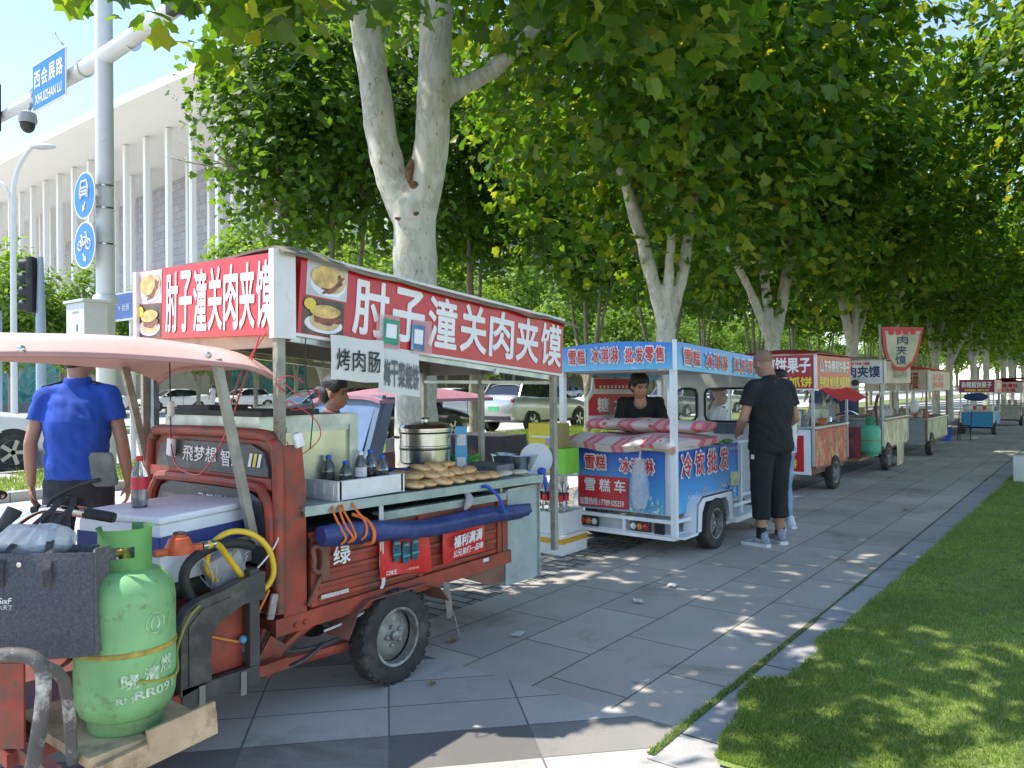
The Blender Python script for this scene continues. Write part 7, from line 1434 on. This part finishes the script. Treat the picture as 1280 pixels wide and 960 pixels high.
        for s in ('l', 'r'):
            sh, el, wr = g('sh'+s), g('el'+s), g('wr'+s); end = sh.lerp(el, sl) if sl <= 1 else el.lerp(wr, sl-1)
            cap_(mb, shc.lerp(sh,.55), sh-V((0,0,.006)), .066*k, .055*k+e*.3); cap_(mb, g('neck')-V((0,0,.025)), shc.lerp(sh,.85)+V((0,0,.006)), .052*k, .046*k)
            def cut(a, b, ra, rb):
                d = (b-a).normalized(); x, y = frame_for(d); mb.skin([mb.ring(a, x, y, ra*.6, ra*.6, 16), mb.ring(a+d*.015, x, y, ra, ra, 16), mb.ring(a.lerp(b,.6), x, y, (ra+rb)/2, (ra+rb)/2, 16), mb.ring(b, x, y, rb, rb, 16)])
            if sl <= 1: cut(sh, end, .056*k+e*.4, .052*k+e*.9)
            else: cap_(mb, sh, el, .062*k+e*.4, .052*k+e*.4); cut(el, end, .052*k+e*.4, .042*k+e*.3)
        fuse(mb, cloth.get('topname', 'shirt'), mat, t, .010, 3, .5, folds=shirt_folds)
    if 'legs' in cloth:
        mat, ln, ease = cloth['legs']; mb = MB(); e = ease
        loft(mb, [(pel+V((0,0,.13)), .158*k, .118*k, I3), (pel+V((0,0,.05)), .172*k, .13*k, I3), (pel-V((0,.005,.05)), .175*k, .14*k, I3), (pel-V((0,0,.12)), .14*k, .115*k, I3)], 22)
        for s in ('l', 'r'):
            hp, kn, an = g('hp'+s), g('kn'+s), g('an'+s); cap_(mb, hp, kn, .098*k+e*.6, .066*k+e)
            end = kn.lerp(an, ln); d = (end-kn).normalized(); x, y = frame_for(d); r1 = .064*k+e; r2 = (.046 if ln > .9 else .056)*k+e
            mb.skin([mb.ring(kn-d*.03, x, y, r1*.7, r1*.7, 18), mb.ring(kn, x, y, r1, r1, 18), mb.ring(kn.lerp(end,.5), x, y, (r1+r2)/2, (r1+r2)/2, 18), mb.ring(end, x, y, r2, r2, 18)])
        fuse(mb, 'trousers', mat, t, .011, 3, .5, folds=.008)
    if 'shoes' in cloth:
        mat, sole = cloth['shoes']
        for s in ('l', 'r'):
            an = g('an'+s); z0 = an.z-.085; mb = MB(); f = Matrix.Rotation(J.get('toe'+s, 0), 3, 'Z')
            P = lambda x, y, z: V((an.x, an.y, z0)) + f @ V((x,y,z))
            mb.ball(P(0,-.03,.055), (.038,.055,.048), 14, f); mb.ball(P(0,.04,.048), (.043,.085,.040), 14, f); mb.ball(P(.0,.125,.036), (.047,.072,.032), 14, f); cap_(mb, P(0,-.025,.06), P(0,-.02,.105), .042, .042)
            sh_ = fuse(mb, 'shoe', mat, t, .007, 2); mb = MB(); o = [(-.040,-.075),(-.046,.0),(-.044,.08),(-.052,.13),(-.040,.185),(.0,.205),(.040,.185),(.052,.13),(.044,.08),(.046,.0),(.040,-.075),(.0,-.092)]; mb.prism([P(a,b,0) for a, b in o], (0,0,.028)); mb.bevel(.008); so_ = mb.build('sole', sole, sh_, True)
            mb = MB()
            for q in range(4): mb.tube([P(-.022,.05+.02*q,.088-.008*q), P(0,.052+.02*q,.094-.009*q), P(.022,.05+.02*q,.088-.008*q)], .003, 5)
            mb.build('laces', m_signwhite, sh_)
    t.location = loc; t.rotation_euler = (0,0,rz); return t
def stand(hs=1.75, build=1., sw=.195):
    f = hs/1.75
    J = dict(head=(0,.03,1.635), neck=(0,0,1.485), chest=(0,-.01,1.27), pelvis=(0,0,.94), shl=(-sw,0,1.425), shr=(sw,0,1.425), ell=(-sw-.06,-.03,1.13), elr=(sw+.06,-.03,1.13), wrl=(-sw-.075,.03,.88), wrr=(sw+.075,.03,.88), hpl=(-.092,0,.90), hpr=(.092,0,.90), knl=(-.10,.02,.49), knr=(.10,.02,.49), anl=(-.105,-.01,.085), anr=(.105,-.01,.085), pnl=(1,0,0), pnr=(-1,0,0))
    J = {k: tuple(V(v)*f) if isinstance(v, tuple) and not k.startswith('pn') else v for k, v in J.items()}; J['build'] = build; return J
m_blueshirt = M('royal_blue_cotton', (.012,.07,.42), .75, var=.12, scale=6, bump=.3, bscale=220); m_blackcl = M('black_cotton', (.013,.013,.015), .85, var=.25, scale=8, bump=.3, bscale=200); m_navytr = M('navy_trousers', (.02,.022,.035), .8, var=.2, scale=8, bump=.2, bscale=150); m_jeans = M('pale_jeans', (.22,.33,.48), .85, var=.3, scale=10); m_greyshoe = M('grey_mesh_shoe', (.27,.29,.34), .7, var=.3, scale=60); m_whsole = M('white_sole', (.68,.68,.67), .6); m_blkshoe = M('black_shoe', (.015,.015,.015), .5); m_whcl = M('white_cotton', (.70,.70,.70), .8, var=.06)
# man in black looking down beside the ice cream cart
J = stand(1.80, 1.10, .195)
J.update(head=(.0,.085,1.665), ell=(-.295,.02,1.17), wrl=(-.20,.21,1.02), elr=(.285,-.02,1.16), wrr=(.20,.18,1.0), hdl=(.65,.7,.1), pnl=(.6,-.4,-.5), hdr=(-.6,.7,.1), pnr=(-.6,-.3,-.5), anl=(-.12,.0,.085), anr=(.13,.03,.085), toel=.35, toer=-.25, curl=.9)
pm = person('heavy set bald man in black standing with head bowed beside the ice cream cart', (-2.45,7.06,0), R(62), J, {'top': (m_blackcl, .62, -.10, .022), 'legs': (m_blackcl, .62, .022), 'shoes': (m_greyshoe, m_whsole)}, m_skin2, None, (R(-28),0,0))
for s in (-1, 1): 
    a = V(J['anl' if s < 0 else 'anr']); MB().lathe([(.043,-.01), (.045,.02), (.044,.085), (.046,.09)], a, (0,0,1), 16).build('sock', m_blackcl, pm, True)
MB().bx(-.215,-.212,-.02,.02,.80,.84).build('trouser_badge', m_signwhite, pm)
mb = MB(); mb.ball(V(J['head'])+Matrix.Rotation(R(-28),3,'X')@V((0,-.022,.046)), (.0795,.0975,.085), 20, Matrix.Rotation(R(-28),3,'X')); mb.build('shaved_hair', M('shaved_scalp', (.26,.145,.10), .7, var=.15, scale=60), pm, True)
# person hidden behind him: pale jeans and white shoes
J = stand(1.60, .92, .165); J.update(toel=.1, toer=-.1)
person('person in pale jeans and white shoes, mostly hidden behind the man in black', (-2.64,7.93,0), R(75), J, {'top': (m_whcl, .5, -.08, .012), 'legs': (m_jeans, 1.0, .008), 'shoes': (M('white_trainer', (.66,.66,.66), .6), m_whsole)}, m_skin, 'long', (R(-10),0,0), vox=.011)
# man in royal blue shirt seen from behind, left
J = stand(1.79, .96, .172); J.update(head=(.0,.05,1.665), hdl=(.05,.15,-1), hdr=(-.05,.15,-1), ell=(-.245,-.03,1.17), elr=(.245,-.03,1.17), wrl=(-.265,.04,.92), wrr=(.265,.04,.92), curl=.7, anl=(-.12,-.10,.085), anr=(.12,.10,.085), knl=(-.11,-.02,.50), knr=(.11,.10,.50))
pb = person('man in royal blue polo shirt and dark trousers walking away behind the pink canopy', (-4.87,2.05,0), R(52), J, {'top': (m_blueshirt, .58, -.01, .016), 'legs': (m_navytr, .98, .012), 'shoes': (m_blkshoe, m_blkshoe), 'topname': 'polo_shirt'}, m_skin2, 'short', (R(-12),0,R(-28)))
mb = MB(); mb.lathe([(.060,-.02), (.072,-.03), (.078,.0), (.070,.028), (.060,.03)], (0,0,1.525), (0,-.12,1), 24, cap=False); mb.build('collar', m_blueshirt, pb, True)
for s in (-1, 1): MB().box((s*.135,.0,1.512), (.11,.055,.012), Matrix.Rotation(s*.30, 3, 'Y'), .004).build('epaulette', m_navytr, pb)
mb = MB(); mb.lathe([(.060,-.02), (.069,-.02), (.071,.0), (.064,.014)], (0,.0,1.545), (0,.15,1), 24, cap=False); mb.build('collar', m_blackcl, pm, True)
# woman leaning over the quilt
J = stand(1.62, .92, .165); J.update(head=(.02,.28,1.475), neck=(.01,.20,1.36), chest=(0,.10,1.16), pelvis=(0,-.06,.87), shl=(-.17,.15,1.315), shr=(.17,.15,1.315), ell=(-.23,.28,1.10), elr=(.23,.24,1.09), wrl=(-.14,.44,1.10), wrr=(.14,.42,1.10), hdl=(.4,.9,-.2), hdr=(-.4,.9,-.2), pnl=(0,0,-1), pnr=(0,0,-1))
person('woman in black with tied back hair leaning over the quilt in the ice cream cart', (-3.72,6.92,0), R(-148), J, {'top': (m_blackcl, 1.55, -.06, .010), 'legs': (m_blackcl, 1.0, .008), 'shoes': (m_blkshoe, m_blkshoe)}, m_skin, 'tied', (R(-17),R(6),R(24)), vox=.007)
J = stand(1.6, .9, .165); person('person in white in the cab of the ice cream cart, face in profile', (-3.62,8.62,-.14), R(-95), J, {'top': (m_whcl, .5, -.06, .012), 'legs': (m_navytr, 1., .008)}, m_skin, 'short', (0,0,0), vox=.011)
# woman behind the red stall: only head and shoulders show above the cabinet
J = stand(1.56, .95, .17); person('woman with dark tied hair behind the zinc cabinet of the red stall', (-4.62,3.75,-.02), R(-35), J, {'top': (M('maroon_cotton', (.16,.03,.05), .8), .5, -.06, .012), 'legs': (m_navytr, 1., .008), 'shoes': (m_blkshoe, m_blkshoe)}, m_skin2, 'tied', (R(-6),0,R(-25)), vox=.009)
# vendors and passers-by farther off
J = stand(1.62, 1., .18); person('vendor in a striped dark top behind the flatbread tricycle', (-3.85,13.75,0), R(180), J, {'top': (M('striped_navy', (.05,.06,.09), .8, var=.8, scale=18), .6, -.06, .012), 'legs': (m_navytr, 1., .008)}, m_skin2, 'short', (R(-10),0,0), vox=.014)
J = stand(1.70, 1., .19); J.update(knl=(-.1,.14,.50), anl=(-.105,.12,.085), knr=(.1,-.02,.5), anr=(.105,-.18,.10)); person('passer-by in dark clothes at the far right end of the path', (-1.75,30.2,0), R(185), J, {'top': (M('plum_top', (.10,.05,.10), .8), .6, -.06, .012), 'legs': (m_blackcl, 1., .008), 'shoes': (m_blkshoe, m_blkshoe)}, m_skin2, 'long', (0,0,0), vox=.016)
J = stand(1.72, 1., .19); person('person in white clothes standing by the white cars across the road', (-47.6,28.6,.1), R(100), J, {'top': (m_whcl, .6, -.06, .014), 'legs': (m_whcl, 1., .012), 'shoes': (m_whsole, m_whsole)}, m_skin2, 'short', (0,0,0), vox=.02)
bpy.data.scenes.remove(BENCH)
